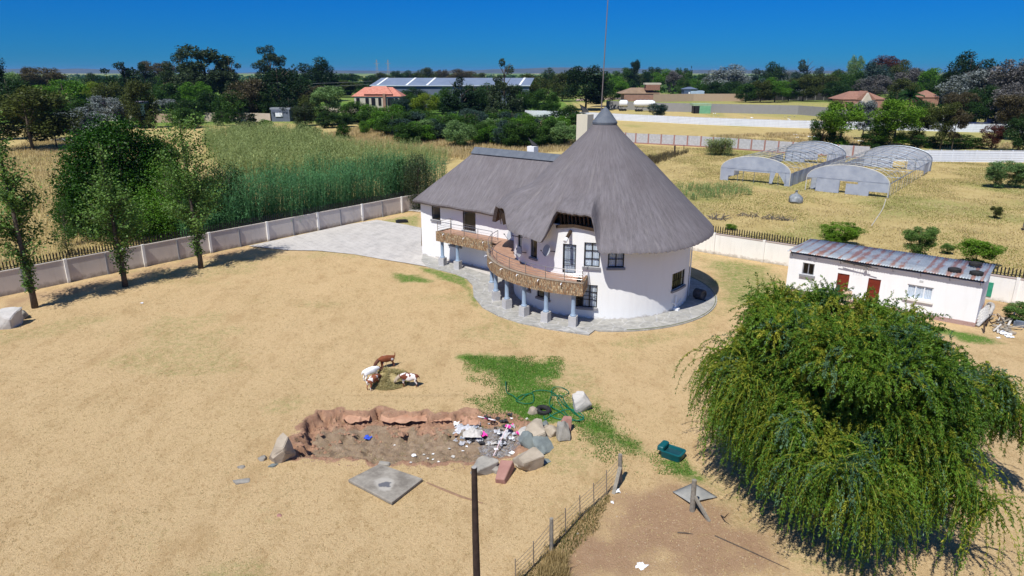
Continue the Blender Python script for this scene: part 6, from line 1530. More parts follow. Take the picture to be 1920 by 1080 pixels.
# ----------------------------------------------------------------- the big willow
def willow():
    rs=np.random.RandomState(4); rr=random.Random(4)
    base=Vector((14.05,26.4,0)); root=empty('willow_tree',base,'huge weeping willow with drooping yellow-green strands in the right foreground','tree')
    g=MB(); fork=base+Vector((.3,.1,2.6)); g.tube([base-ZV*.2,base+Vector((.1,0,1.2)),fork],[.48,.38,.30],12)
    CL=[]   # clusters: position, outward direction, length, weight
    n=640
    for i in range(n):
        f=(i+.5)/n; el=math.asin(min(1,1-f*1.0)); a=i*2.39996+rr.uniform(-.25,.25)
        lump=1+.50*MN.noise(Vector((math.cos(a)*1.7,math.sin(a)*1.7,el*2.4)))
        rad=rr.uniform(.80,1.0)*lump; ce=math.cos(el)**.48; se=math.sin(el)**.85; lump*=1-.16*max(0,math.cos(a-R(235)))
        x=math.cos(a)*ce*(3.95 if math.cos(a)<0 else 3.85)*rad; y=math.sin(a)*ce*(5.5 if math.sin(a)<0 else 4.9)*rad; z=2.9+5.1*se*min(1.1,rad+.06)*(1-.11*math.cos(a)*ce)*(1+.10*MN.noise(Vector((x*.5,y*.5,3))))
        CL.append((Vector((x,y,z)),Vector((math.cos(a)*ce,math.sin(a)*ce,se*.9+.15)),rr.uniform(.8,1.5)+(rr.uniform(.5,1.9) if z<5.2 else 0)))
    for i in range(150):   # inner clusters fill the shade
        a=rr.uniform(0,6.28); r=rr.uniform(1,4.2); z=rr.uniform(3,6.8); CL.append((Vector((math.cos(a)*r,math.sin(a)*r,z)),Vector((math.cos(a),math.sin(a),.6)),rr.uniform(.8,1.6)))
    for i in range(34):    # separate arm reaching to the right
        t=rr.random(); CL.append((Vector((5.5+2.2*t+rr.uniform(-.3,.3),rr.uniform(-1.3,2.2),5.6-1.9*t+rr.uniform(-.5,.5))),Vector((1,rr.uniform(-.6,.6),.3)),rr.uniform(1.0,2.3)))
    for i in range(70):    # upright wisps that break the outline
        a=rr.uniform(0,6.28); r=rr.uniform(.5,4.0); CL.append((Vector((math.cos(a)*r,math.sin(a)*r,7.9-.12*r*r+rr.uniform(-.3,.5))),Vector((math.cos(a)*.25,math.sin(a)*.25,1.6)),-rr.uniform(.7,1.25)))
    for i in range(26):
        CL.append((Vector((-4.2+rr.uniform(-.3,.3),rr.uniform(-1,2.6),rr.uniform(4.8,6.1))),Vector((-.5,rr.uniform(-.4,.4),.1)),rr.uniform(2.2,3.4)))
    limbs=[]
    for i in range(0,len(CL),6):
        e=base+CL[i][0]; m_=fork.lerp(e,.5)+ZV*(.5+.5*rr.random()); g.tube(spline([fork,m_,e],5),[.15,.13,.115,.10,.085,.07,.058,.045,.034,.024,.012],6)
    obj('trunk',g,M['bark'],root,smooth='all')
    P0=[];D0=[];LL=[];TN=[];KD=[]
    for (c,o_,L) in CL:
        o_=o_.normalized(); tn=rs.rand(); kind=rs.choice([0,0,0,0,1,2],1)[0] if c.z>2.6 else 0
        wisp=L<0; L=abs(L); ns=rs.randint(15,24) if not wisp else 5
        if wisp or (c.x<-1.5 and rs.rand()<.25): kind=2
        for k in range(ns):
            hr=math.hypot(o_.x,o_.y); kk=.62 if hr<.8 else .12; d=Vector((o_.x*kk+rs.normal()*.5,o_.y*kk+rs.normal()*.5,o_.z*.75+rs.normal()*.5+.1)).normalized()
            P0.append(base+c+Vector(rs.normal(size=3)*.12)); D0.append(d); LL.append(L*rs.uniform(.6,1.15)); TN.append(tn); KD.append(kind if rs.rand()<.8 else 0)
    P0=np.array(P0); D0=np.array(D0); LL=np.array(LL); TN=np.array(TN); KD=np.array(KD); NS_=len(P0); seg=11
    Q=[];A=[];Mi=[];SQ=[]; pts=[P0]; vel=D0.copy(); g_=np.where(P0[:,2]>6.4,rs.uniform(.08,.28,NS_),rs.uniform(.26,.55,NS_))
    for s in range(seg):
        stp=(LL/seg)[:,None]; nxt=pts[-1]+vel*stp; vel=vel+np.array([0,0,-1])*g_[:,None]+np.array([.015,0,0]); vel/=np.linalg.norm(vel,axis=1)[:,None]; pts.append(nxt)
    pts=np.stack(pts,1); pts[:,:,2]=np.maximum(pts[:,:,2],.25)
    for s in range(seg):
        a=pts[:,s]; b=pts[:,s+1]; d=b-a+1e-6; n_=np.cross(d,rs.normal(size=(NS_,3))); n_/=np.linalg.norm(n_,axis=1)[:,None]; w=n_*(.017*(1-s/seg)+.005)
        SQ.append(np.stack([a-w,a+w,b+w*.8,b-w*.8],1)); dn=d/np.linalg.norm(d,axis=1)[:,None]
        for k in range(7):
            f=rs.rand(NS_)[:,None]; c=a+d*f; side=rs.normal(size=(NS_,3)); side-=dn*(side*dn).sum(1)[:,None]; side/=np.linalg.norm(side,axis=1)[:,None]
            ld=dn*.7+side*.75; ld[:,2]-=.1; ld/=np.linalg.norm(ld,axis=1)[:,None]; L=rs.uniform(.075,.145,NS_)[:,None]; ww=np.cross(ld,rs.normal(size=(NS_,3))); ww/=np.linalg.norm(ww,axis=1)[:,None]; ww*=L*.16
            Q.append(np.stack([c,c+ld*L*.5+ww,c+ld*L,c+ld*L*.5-ww],1)); A.append(np.clip(TN*.75+rs.uniform(0,.35,NS_),0,1)); Mi.append(np.where((KD==2)&(s<8),2,np.where(KD==1,1,0)))
    o0=np.array([base.x,base.y,0])
    link_mesh('crown',np_mesh('crown',np.concatenate(Q)-o0,4,[F['willow'],F['willowteal'],F['willowyel']],{'rnd':np.concatenate(A)},matidx=np.concatenate(Mi)),root)
    sq=np.concatenate(SQ)-o0; link_mesh('twigs',np_mesh('twigs',sq,4,F['willowyel'],{'rnd':rs.rand(len(sq))*.6}),root)
willow()
# ================================================================= WALLS FAR BEHIND
def polywall(pts,hgt,pitch,mat,pm,label,name='boundary_wall',pw=.34,ridges=0,maxp=60,base=None,th=.14,cat='wall'):
    pts=[Vector((p[0],p[1],0)) for p in pts]; root=empty(name,pts[0],label,cat); n=0
    for a,b in zip(pts,pts[1:]):
        d=(b-a); L=d.length; d.normalize(); nn=Vector((d.y,-d.x,0)); k=max(1,round(L/pitch)); st=L/k
        for i in range(k):
            c=a+d*(st*(i+.5)); g=MB(); g.box(c+ZV*(hgt/2-.1),(st-.02,th,hgt+.2),(d,nn,ZV))
            if ridges:
                for r in range(ridges): g.box(c+ZV*(hgt*(r+1)/ridges-.04)+nn*(th*.5+.03),(st-.05,.055,.07),(d,nn,ZV))
            obj('panel',g,mat,root)
            g=MB(); g.box(a+d*(st*i)+ZV*(hgt/2),(pw,th+.14,hgt+.12),(d,nn,ZV)); obj('pillar',g,pm,root); n+=1
            if base: 
                g=MB(); g.box(c+ZV*.14+nn*.05,(st-pw,th+.06,.28),(d,nn,ZV)); obj('plinth',g,base,root)
    return root
M['plaster2']=simple('rough_grey_plaster',(.34,.34,.35),(.50,.50,.52),2.2,.95)
M['pinkpillar']=simple('pink_brick_pillar',(.26,.13,.11),(.36,.20,.17),6,.9)
M['precast']=wallpaint('white_precast',(.66,.69,.74),(.35,.36,.38),.8)
M['greyprecast']=wallpaint('grey_precast',(.26,.255,.25),(.15,.14,.12),.7)
M['tanprecast']=wallpaint('tan_precast',(.42,.31,.22),(.25,.18,.13),.7)
polywall([G(1100,262),(32.4,182),(47.2,173.5),(61.9,161),G(1628,298)],2.6,3.4,M['plaster2'],M['pinkpillar'],'rough grey wall with red-brick pillars beyond the round roof and greenhouses',base=M['pinkpillar'])
polywall([G(1672,302),(86.9,144),(106,143),(135,146)],2.4,2.3,M['precast'],M['precast'],'white precast panel wall behind the right-hand greenhouse, nearer of the two white walls',ridges=5,pw=.16)
polywall([G(985,218),G(1080,221),(41.8,270),(69.5,247),(95.3,233),(120,226),(143,217),(175,212)],2.5,3.0,M['precast'],M['precast'],'long white precast panel wall crossing behind the tip of the thatched cone, farther of the two white walls',ridges=5,pw=.18)
polywall([G(1137,204),G(1246,209),G(1370,212),G(1496,215),G(1620,226),G(1700,228)],3.9,4.2,M['greyprecast'],M['greyprecast'],'grey concrete panel wall behind the white tankers',pw=.25)
polywall([G(1225,191),G(1300,190),G(1395,190)],4.6,6,M['tanprecast'],M['tanprecast'],'tan wall high behind the tankers and the green hut',pw=.3)
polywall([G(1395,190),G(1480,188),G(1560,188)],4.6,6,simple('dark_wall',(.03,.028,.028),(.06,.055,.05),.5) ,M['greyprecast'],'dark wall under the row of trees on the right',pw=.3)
polywall([G(1480,182),G(1570,182)],5.5,8,M['precast'],M['greyprecast'],'white far wall seen through the row of trees',pw=.5)
polywall([G(1690,232),G(1760,234),G(1830,234)],4.0,5,M['greyprecast'],M['greyprecast'],'grey wall behind the flatbed trailer',pw=.3)
polywall([G(292,230),G(330,230)],3.2,4,M['bwall2'] if 0 else M['tanprecast'],M['tanprecast'],'short tan wall right of the low white building')
tw=simple('tan_plaster_wall',(.42,.34,.27),(.52,.44,.36),.5)
polywall([G(385,228),G(440,228),G(508,230)],3.3,5,tw,tw,'pale tan garden wall behind the dark conical shrub')
polywall([G(600,210),G(720,213)],2.6,5,tw,tw,'tan wall under the pale green airy tree')
# old posts
for i,(px,pb,pt) in enumerate(((1265,291,273),(1282,284,272))):
    b=G(px,pb); o=obj('fence_post',MB().tube([b-ZV*.1,at(px+.5,pt,b.y)],[.22,.18],8) if i==0 else MB().tube([b-ZV*.1,at(px+.5,pt,b.y)],.08,6),M['polewood'],loc=b); tag(o,['thick dark leaning post in the dead weeds right of the cone','thin dark post behind the thick leaning one'][i],'post')
# ================================================================= GREENHOUSES
def plastic():
    t=NT('greenhouse_film'); p=t.obj(); c=t.mix(t.ramp(t.noise(p,.8,5),.35,.7),(.36,.40,.49),(.52,.56,.64)); d=t.n('ShaderNodeBsdfDiffuse',{'Color':c}); r=t.n('ShaderNodeBsdfTranslucent',{'Color':(.6,.65,.75,1)}); g=t.n('ShaderNodeBsdfGlossy',{'Roughness':.35})
    m=t.n('ShaderNodeMixShader',{0:.3,1:d.outputs[0],2:r.outputs[0]}); m2=t.n('ShaderNodeMixShader',{0:.06,1:m.outputs[0],2:g.outputs[0]}); t.t.links.new(m2.outputs[0],t.out.inputs[0]); return t.m
M['film']=plastic(); M['galv']=simple('galvanised_tube',(.16,.19,.23),(.27,.31,.36),3,.4,.5)
M['rib']=simple('pale_rib',(.45,.44,.40),(.60,.57,.5),3,.5)
def greenhouse(c0,W_,Ln,label,skin):
    c0=Vector((c0[0],c0[1],0)); root=empty('greenhouse',c0,label,'greenhouse')
    P_=lambda a,b,z=0: c0+WV*a+NV*b+ZV*z
    eave=2.05; top_=4.4
    def arch(b,n=20): return [P_(0,b,0),P_(.0,b,eave*.6)]+[P_(W_/2-W_/2*math.cos(math.pi*k/n),b,eave+(top_-eave)*math.sin(math.pi*k/n)) for k in range(n+1)]+[P_(W_,b,eave*.6),P_(W_,b,0)]
    nh=int(Ln/2.05)
    for i in range(nh+1):
        b=Ln*i/nh; g=MB(); g.tube(arch(b),.028 if i not in(0,nh) else .07,5,caps=False); 
        if i in(0,nh) or i%4==0: g.tube([P_(0,b,eave),P_(W_,b,eave)],.04,5)
        obj('hoop',g,M['rib'] if i%2 or i==0 else M['galv'],root)
    A=arch(0); 
    for k in (4,7,9,11,12,14,16,19):
        a=A[k]; obj('purlin',MB().tube([a,a+NV*Ln],.035,5),M['galv'],root)
    for a in (0,W_): obj('side_rail',MB().tube([P_(a,0,eave),P_(a,Ln,eave)],.06,5),M['galv'],root)
    # wires across the open roof
    for bb in (0,Ln):
        g=MB(); ar=arch(bb)[2:-2]; n=len(ar)
        for q in ar[1:-1]: pass
        off=NV*(-.05 if bb==0 else .05)
        for i in range(n-1):
            lo0=Vector((ar[i].x,ar[i].y,eave)); lo1=Vector((ar[i+1].x,ar[i+1].y,eave)); g.add([lo0+off,lo1+off,ar[i+1]+off,ar[i]+off],[(0,1,2,3)])
        f_=skin['front' if bb==0 else 'back']
        for (a0,a1,z0,z1) in f_: g.add([P_(a0*W_,bb,z0)+off,P_(a1*W_,bb,z0+.02)+off,P_(a1*W_,bb,z1)+off,P_(a0*W_,bb,z1)+off],[(0,1,2,3)])
        for q in skin.get('tri' if bb==0 else 'trib',[]): g.add([P_(x*W_,bb,z)+off for x,z in q],[tuple(range(len(q)))])
        obj('gable_film',g,M['film'],root,label='front gable film' if bb==0 else 'rear gable film')
        for a in skin['posts']: obj('gable_post',MB().tube([P_(a*W_,bb,0),P_(a*W_,bb,eave)],.045,5),M['galv'],root)
    for (side,b0,b1,z0,z1) in skin['side']:
        g=MB(); n=max(2,int((b1-b0)/1.0)); a=-.06 if side==0 else W_+.06
        vs=[P_(a+.08*math.sin(i*1.9),b0+(b1-b0)*i/n,z) for z in (z0,z1) for i in range(n+1)]; g.add(vs,[(i,i+1,n+2+i,n+1+i) for i in range(n)]); obj('side_film',g,M['film'],root)
    for i in range(0,nh+1): 
        pass
    return root
greenhouse(G(1350,337),11.8,34,'left-hand open-roofed greenhouse frame with torn pale plastic ends',dict(front=[(0,.12,0,2.2),(.12,.20,.9,2.2),(.93,1,0,2.2),(.20,.72,1.85,2.2)],tri=[[(.72,0.2),(.76,0.2),(.80,2.2),(.72,2.2)],[(.82,2.2),(.96,0),(.94,2.2)]],back=[(0,.34,0,2.2),(.34,.55,.6,2.2),(.70,1,0,2.2)],posts=(.12,.26,.34,.5,.72,.84),side=[(1,0,33,.0,2.15),(0,0,9,.0,2.1),(0,20,33,0,1.6)]))
greenhouse((46.7,108.4),11.8,37,'right-hand open-roofed greenhouse frame with white plastic gable and small door',dict(front=[(.13,.22,0,2.2),(.22,.42,0,1.3),(.50,.64,0,1.65),(.64,.78,0,2.2),(.78,1,.75,2.2),(.42,.66,1.95,2.2)],tri=[[(.22,2.2),(.42,1.3),(.42,2.2)],[(.22,1.3),(.42,1.3),(.22,2.2)]],back=[(0,.45,0,2.2),(.66,1,0,2.2),(.45,.66,1.8,2.2)],posts=(.13,.22,.42,.64,.78),side=[(0,6,37,0,2.0),(1,29,33,.3,2.1),(1,0,.4,0,2.1)]))
g=MB(); b=G(1519,353); slab4(g,[b,b+WV*1.6-NV*.3,b+WV*1.5-NV*.2+ZV*1.9,b+ZV*2.0],.03); slab4(g,[b,b+NV*2.5,b+NV*2.3+ZV*1.9,b+ZV*2.0],.03); o=obj('loose_film',g,simple('grey_film',(.25,.27,.31),(.40,.43,.48),2,.5),loc=b); tag(o,'loose grey plastic sheet hanging off the left corner of the right-hand greenhouse','plastic sheet')
# wrapped bale with a sprig
b=G(1491,380); g=MB(); rr=random.Random(6); g.lathe((0,0,0),[(.85,0),(1.0,.25),(.92,.75),(.6,1.1),(.2,1.35),(.14,1.6),(.25,1.75)],16)
for i,v in enumerate(g.v): g.v[i]=(v[0]*(1+rr.uniform(-.12,.12)),v[1]*(1+rr.uniform(-.12,.12)),v[2]+rr.uniform(-.05,.05))
o=obj('wrapped_bag',g,simple('bag_plastic',(.10,.12,.13),(.32,.34,.36),1.5,.4),local=True,smooth=True); o.location=b; tag(o,'tied grey plastic bundle with a sprig on top, standing before the greenhouses','bundle')
for (px0,py0,px1,py1,lb,n_) in ((1330,410,1362,412,'small pile of dark burnt logs just right of the round roof',16),(1382,405,1485,414,'long heap of grey dead branches on the field beyond the wall',60)):
    a=G(px0,py0); b=G(px1,py1); g=MB(); rr=random.Random(px0)
    for k in range(n_):
        c=a.lerp(b,rr.random())+Vector((0,rr.uniform(-.8,.8),0)); d=Vector((rr.uniform(-1,1),rr.uniform(-.5,.5),rr.uniform(0,.35))).normalized()*rr.uniform(.5,1.3); g.tube([c+ZV*.05,c+d*.5+ZV*.2,c+d+ZV*.15],[.07,.05,.02] if n_<20 else [.045,.03,.01],5)
    o=obj('branch_pile',g,simple('dead_branches',(.06,.05,.045),(.16,.14,.12),3) if 'dead_branches' not in bpy.data.materials else bpy.data.materials['dead_branches'],loc=a); tag(o,lb,'branch pile',kind='stuff')
b=G(1917,432); o=obj('hanging_sheet',MB().box((b.x+.6,b.y,1.3),(1.8,.6,2.3)),M['polewood'],loc=b); g=MB(); slab4(g,[b+ZV*.5,b+ZV*.6+WV*2,b+ZV*2.6+WV*2,b+ZV*2.5],.05); o.data=mesh_from('hanging_sheet',g,[simple('grey_tarp',(.2,.21,.23),(.4,.42,.45),1.5)],b); tag(o,'grey sheet on a frame cut by the right edge, on the field','sheet')
g=MB(); g.tube([b,b+ZV*2.6],.06,5); g.tube([b+WV*2,b+WV*2+ZV*2.6],.06,5); obj('stand',g,M['polewood'],o)
# pale hose line trailing from greenhouse 2 to the outbuilding
a=[G(1661,374)+ZV*.05,G(1655,392)+ZV*.05,G(1642,412)+ZV*.05,G(1634,424)+ZV*.05]; o=obj('water_pipe',MB().tube(spline(a,5),.05,5),M['stonew'],loc=a[0]); tag(o,'thin pale pipe trailing from the right-hand greenhouse corner across the grass','pipe')
# litter slope
rr=random.Random(8)
for i in range(34):
    px,py=rr.choice([(1502,256),(1528,256),(1540,258),(1620,262),(1450,222),(1405,218),(1480,222),(1345,215)]); px+=rr.uniform(-12,12); py+=rr.uniform(-4,4)
    crumple(px,py,rr.uniform(.4,1.1),M['plasticwhite'] if i%3 else M['stonea'],'one of the pale rubbish bits strewn on the waste ground beyond the far walls',200+i,'litter','rubbish strewn beyond the far walls',flat=.4)
# ================================================================= VEHICLES
def tanker(px0,px1,pb,ptop,label,end_on=False):
    b=G((px0+px1)/2,pb); sc=(b.y*CP+5.4)/FPX; L=(px1-px0)*sc; H=(pb-ptop)*sc; root=empty('tank_trailer',b,label,'tank trailer')
    n=14; R_=H*.30; zc=H-R_-.1; g=MB(); c=Vector((b.x,b.y,zc)); X=Vector((1,0,0)); 
    if end_on: g.lathe(c,[(.1,-L*.55),(R_*.8,-L*.5),(R_*1.25,-L*.3),(R_*1.25,L*.3),(R_*.8,L*.5),(.1,L*.55)],18,ax=(Vector((0,0,1)),Vector((0,1,0)),X))
    else: g.lathe(c,[(.15,-L*.5),(R_*.62,-L*.47),(R_,-L*.36),(R_*1.02,0),(R_,L*.36),(R_*.62,L*.47),(.15,L*.5)],20,ax=(Vector((0,0,1)),Vector((0,1,0)),X))
    obj('tank',g,simple('tank_white',(.72,.73,.74),(.80,.80,.81),2,.35) if 'tank_white' not in bpy.data.materials else bpy.data.materials['tank_white'],root,smooth=True)
    for k in range(2 if end_on else 3): 
        g=MB(); g.lathe((b.x+(k-1)*L*.18,b.y,zc),[(.5,R_),(.5,R_+.22),(.4,R_+.25)],10); obj('hatch',g,M['grey'],root)
    g=MB(); g.box((b.x,b.y,zc-R_*1.0),(L*.85,1.1,.28)); 
    if not end_on:
        g.bar((b.x-L*.3,b.y-.9,zc-R_*.7),(b.x-L*.42,b.y-.9,.6),.18,.18); g.bar((b.x-.5,b.y-.9,zc-R_*.8),(b.x-1.2,b.y-.9,.9),.14,.14)
    g.box((b.x,b.y,zc+R_+.16),(L*.55,.7,.05)); obj('chassis',g,M['black'],root)
    for k in range(3):
        for s in(-1,1):
            x=b.x+(-L*.36+k*1.25 if not end_on else -L*.3+k*1.2); g=MB(); g.torus((x,b.y+s*1.0,.52),.36,.17,16,8,ax=(X,ZV,Vector((0,1,0)))); g.lathe((x,b.y+s*1.0,.52),[(.2,-.1),(.2,.1)],10,ax=(X,ZV,Vector((0,1,0)))); obj('wheel',g,M['rubber'],root,smooth=True)
tanker(1187,1228,209,188,'large white tank trailer with pointed ends parked before the grey wall')
tanker(1160,1177,208,188,'shorter white tank trailer left of the large one')
b=G(1810,238); root=empty('flatbed_trailer',b,'dark blue flatbed trailer with four visible wheels behind the thin trees','trailer'); sc=(b.y*CP+5.4)/FPX
g=MB(); g.box((b.x+3,b.y,1.3),(88*sc,2.4,.35)); g.box((b.x+44*sc,b.y,1.9),(1.0,2.4,1.5)); obj('deck',g,simple('navy_paint',(.015,.025,.08),(.03,.045,.12),2,.5),root)
for k in range(4):
    g=MB(); g.torus((b.x-3.2+k*1.75,b.y-1.1,.6),.42,.18,16,8,ax=(Vector((1,0,0)),ZV,Vector((0,1,0)))); g.lathe((b.x-3.2+k*1.75,b.y-1.25,.6),[(.25,-.06),(.25,.1)],10,ax=(Vector((1,0,0)),ZV,Vector((0,1,0))),mi=1); obj('wheel',g,[M['rubber'],M['steel']],root,smooth=True)
b=G(1778,237); g=MB(); h=at(1765,216,b.y).z
for x in (1766,1785): q=G(x,237); g.tube([q,Vector((q.x,q.y,h))],.12,6)
q0=G(1766,237); q1=G(1785,237); g.tube([(q0.x,q0.y,h),(q1.x,q1.y,h)],.12,6); o=obj('gantry_frame',g,M['plasticwhite'],loc=b); tag(o,'white goal-like steel frame left of the flatbed trailer','frame')
b=G(1742,236); g=MB(); g.box((b.x,b.y,1.3),(3.2,2,2.2)); g.box((b.x-3.4,b.y,1.0),(2.6,1.9,1.5)); m=obj('machine',g,simple('machine_teal',(.06,.12,.12),(.2,.26,.26),1),loc=b); m.modifiers.new('b','BEVEL').width=.25; tag(m,'old grey-green machine body left of the white goal-like frame','machine')
# aircraft-like white boat hulls behind tankers, trucks
def shape_mesh(name,px,pb,parts,label,cat):
    b=G(px,pb); sc=(b.y*CP+5.4)/FPX; root=empty(name,b,label,cat)
    for (nm,dx0,dx1,dz0,dz1,dep,mat,kind) in parts:
        x0=b.x+dx0*sc; x1=b.x+dx1*sc; z0=dz0*sc; z1=dz1*sc; g=MB()
        if kind=='box': g.box(((x0+x1)/2,b.y+dep/2,(z0+z1)/2),(x1-x0,dep,z1-z0))
        elif kind=='gable': g.add([(x0,b.y-.4,z0),(x1,b.y-.4,z0),(x1,b.y+dep+.4,z0),(x0,b.y+dep+.4,z0),(x0+min(dep,(x1-x0))*.45,b.y+dep/2,z1),(x1-min(dep,(x1-x0))*.45,b.y+dep/2,z1)],[(0,1,5,4),(1,2,5),(2,3,4,5),(3,0,4),(3,2,1,0)])
        elif kind=='front': # gable end towards the viewer
            xm=(x0+x1)/2; g.add([(x0,b.y-.4,z0),(x1,b.y-.4,z0),(xm,b.y-.4,z1),(x0,b.y+dep,z0),(x1,b.y+dep,z0),(xm,b.y+dep,z1)],[(0,1,2),(0,2,5,3),(1,4,5,2),(3,5,4)])
        elif kind=='hull': g.lathe(((x0+x1)/2,b.y+dep/2,(z0+z1)/2),[(.05,-(x1-x0)/2),((z1-z0)*.35,-(x1-x0)*.4),((z1-z0)*.5,0),((z1-z0)*.3,(x1-x0)*.4),(.05,(x1-x0)/2)],12,ax=(ZV,Vector((0,1,0)),Vector((1,0,0))))
        obj(nm,g,mat,root)
    return root
def rooftile(name,c1,c2,sc=1.2):
    t=NT(name); p=t.pos(); w_=t.n('ShaderNodeTexWave',{'Vector':p,'Scale':1.1,'Distortion':.4},bands_direction='X').outputs[1]
    return t.pbr(t.mix(t.ramp(t.noise(p,sc,5,.7),.3,.7),c1,c2),.8,0,t.bump(w_,.5,.1))
redt=rooftile('red_roof_tiles',(.42,.15,.10),(.62,.27,.20)); brt=rooftile('brown_roof_tiles',(.22,.11,.075),(.33,.18,.13)); thr=rooftile('old_brown_thatch',(.20,.135,.085),(.30,.21,.14),.3)
dkw=simple('dark_window',(.012,.013,.016),(.02,.02,.025),1,.2); gw=simple('cream_wall_far',(.45,.40,.32),(.55,.50,.42),.4); rw=simple('red_brick_far',(.26,.14,.10),(.36,.21,.16),.5)
# red-tiled villa
vb=shape_mesh('villa',708,216,[('wall',-42,42,0,34,9,gw,'box'),('roof',-47,48,34,50,11,redt,'gable'),('porch_roof',-24,30,38,52,7,redt,'gable'),('wall',12,17,0,39,-1.0,rw,'box')]+[('window',x,x+w_,18,31,-.25,dkw,'box') for x,w_ in ((-38,6),(-21,6),(-10,7),(3,5),(20,12),(34,5))],'cream villa with a low salmon-red tiled roof at left centre','house')
# warehouse
def warehouse():
    b=G(840,203); Yw=b.y; sc=(Yw*CP+5.4)/FPX; x0=(698-960)*sc; x1=(992-960)*sc; zt=at(840,146,Yw+14).z-3.2; ze=at(840,160,Yw).z
    root=empty('warehouse',(x0,Yw,0),'long grey-blue steel warehouse with pale translucent roof strips','warehouse'); rm=simple('steel_roof',(.20,.25,.33),(.26,.31,.40),.2,.45,.3); wm=simple('steel_wall',(.10,.125,.17),(.14,.17,.22),.2,.6)
    g=MB(); g.box(((x0+x1)/2,Yw+10,ze/2),(x1-x0,20,ze)); obj('wall',g,wm,root)
    g=MB(); 
    g.add([(x0-.5,Yw-.6,ze),(x1+.5,Yw-.6,ze),(x1+3,Yw+14,zt+3.2),(x0+3,Yw+14,zt+3.2),(x1+3,Yw+28,ze),(x0+3,Yw+28,ze)],[(0,1,2,3),(3,2,4,5)]); obj('roof',g,rm,root)
    g=MB(); g.box(((x0+x1)/2,Yw-.7,ze-.1),(x1-x0+1,.2,.5)); obj('gutter',g,simple('pale_gutter',(.45,.5,.56)),root)
    for px in (708,762,800,972):
        xa=(px-960)*sc; g=MB(); dx=2.6; g.add([(xa,Yw-.5,ze+.12),(xa+1.0,Yw-.5,ze+.12),(xa+1.0+3,Yw+13.8,zt+3.3),(xa+3,Yw+13.8,zt+3.3)],[(0,1,2,3)]); obj('roof_light',g,M['plasticwhite'],root)
    for px in (745,835,880): 
        xa=(px-960)*sc; g=MB(); g.box((xa,Yw-.15,3.5),(9,.3,7)); obj('door',g,simple('pale_steel_door',(.35,.42,.5),(.45,.52,.6)) if 'pale_steel_door' not in bpy.data.materials else bpy.data.materials['pale_steel_door'],root)
warehouse()
shape_mesh('house',1200,190,[('wall',-30,36,0,14,14,rw,'box'),('roof',-38,40,14,24,18,thr,'gable'),('upper_wall',10,36,20,30,6,brt,'box'),('parapet',8,38,30,33,7,gw,'box')],'low brown-roofed house with a raised brick block, right of the mast','house')
shape_mesh('house',1617,207,[('wall',-38,38,0,20,12,rw,'box'),('roof',-42,42,20,34,15,brt,'gable'),('gable_wall',-14,20,4,32,-2,gw,'front'),('gable_roof',-16,22,19,35,7,brt,'front'),('window',-3,2,8,13,-.6,dkw,'box')]+[('window',-32,-20,8,15,-.25,dkw,'box')],'brick house with a brown gabled tile roof among the right-hand trees','house')
shape_mesh('house',1744,199,[('wall',-16,14,0,16,10,rw,'box'),('roof',-20,18,16,28,12,brt,'gable')],'small brown-roofed house half hidden by trees right of the palm','house')
bl=simple('pale_blue_wall',(.32,.42,.55),(.45,.55,.66),.4)
shape_mesh('house',1302,185,[('wall',-8,18,0,14,8,bl,'box'),('wall',-20,-8,0,17,8,simple('navy_wall',(.05,.08,.14),(.08,.12,.2)),'box'),('roof',-22,6,17,21,9,simple('navy_roof',(.08,.11,.17),(.12,.15,.22)),'gable'),('window',-12,-9,8,12,-.3,M['plasticwhite'],'box')],'small pale blue flat building on the rise right of the tankers','house')
shape_mesh('hut',1316,213,[('roof',-17,17,14,18,6.5,simple('green_roof',(.22,.32,.20),(.32,.42,.28),.8),'box'),('wall',-5,16,0,14,5,simple('green_wall',(.12,.32,.18),(.20,.42,.26),.8),'box'),('post',-16,-14,0,14,.4,M['black'],'box'),('wall',-15,-5,0,14,-.0+4.5,M['black'],'box')],'small green hut with an open dark left bay by the grey wall','hut')  # open left bay is a solid black block, its shade put into the colour
shape_mesh('container',1208,200,[('body',-11,12,0,12,5,simple('maroon_steel',(.16,.03,.04),(.22,.05,.06),.8),'box')]+[('rib',-11+k*4.5,-10+k*4.5,0,11.5,-.3,simple('maroon_rib',(.12,.02,.03)) if k==0 else bpy.data.materials['maroon_rib'],'box') for k in range(6)],'maroon container wall standing behind the large white tank trailer','container')
shape_mesh('boat_hull',1218,188,[('hull',-24,12,1,9,4,M['plasticwhite'],'hull'),('cabin',-14,0,6,11,3,M['plasticwhite'],'box')],'long white hull shape lying above the maroon container','boat')
shape_mesh('boat_hull',1238,187,[('hull',-8,8,1,8,4,M['plasticwhite'],'hull'),('cabin',-4,3,6,9,2,M['plasticwhite'],'box')],'short white hull shape right of the long one','boat')
shape_mesh('white_building',222,227,[('wall',-24,30,0,30,9,gw,'box'),('roof',-30,34,30,34,11,simple('purple_fascia',(.16,.13,.17),(.22,.19,.24)),'box'),('wall',-12,-4,4,30,-.3,M['precast'],'box'),('door',-2,16,3,24,-.3,dkw,'box'),('pillar',16,18,0,30,-.8,simple('brick_pier',(.4,.13,.09)),'box')],'low white building with a flat dark roof among the silver trees at left','building')
shape_mesh('shed',527,228,[('wall',-17,17,0,22,6,simple('slate_blue_wall',(.10,.12,.16),(.15,.17,.22),1),'box'),('roof',-19,19,22,25,7,simple('slate_roof2',(.2,.22,.26),(.3,.32,.36)),'box'),('window',-9,4,9,16,-.3,M['plasticwhite'],'box')],'small bluish-grey shed with a white panel left of the pale green tree','shed')
shape_mesh('white_building',368,205,[('wall',-12,14,0,10,8,bl,'box'),('roof',-13,15,10,13,9,M['grey'],'box')],'tiny pale building glimpsed between the trees on the left','building') if 0 else None
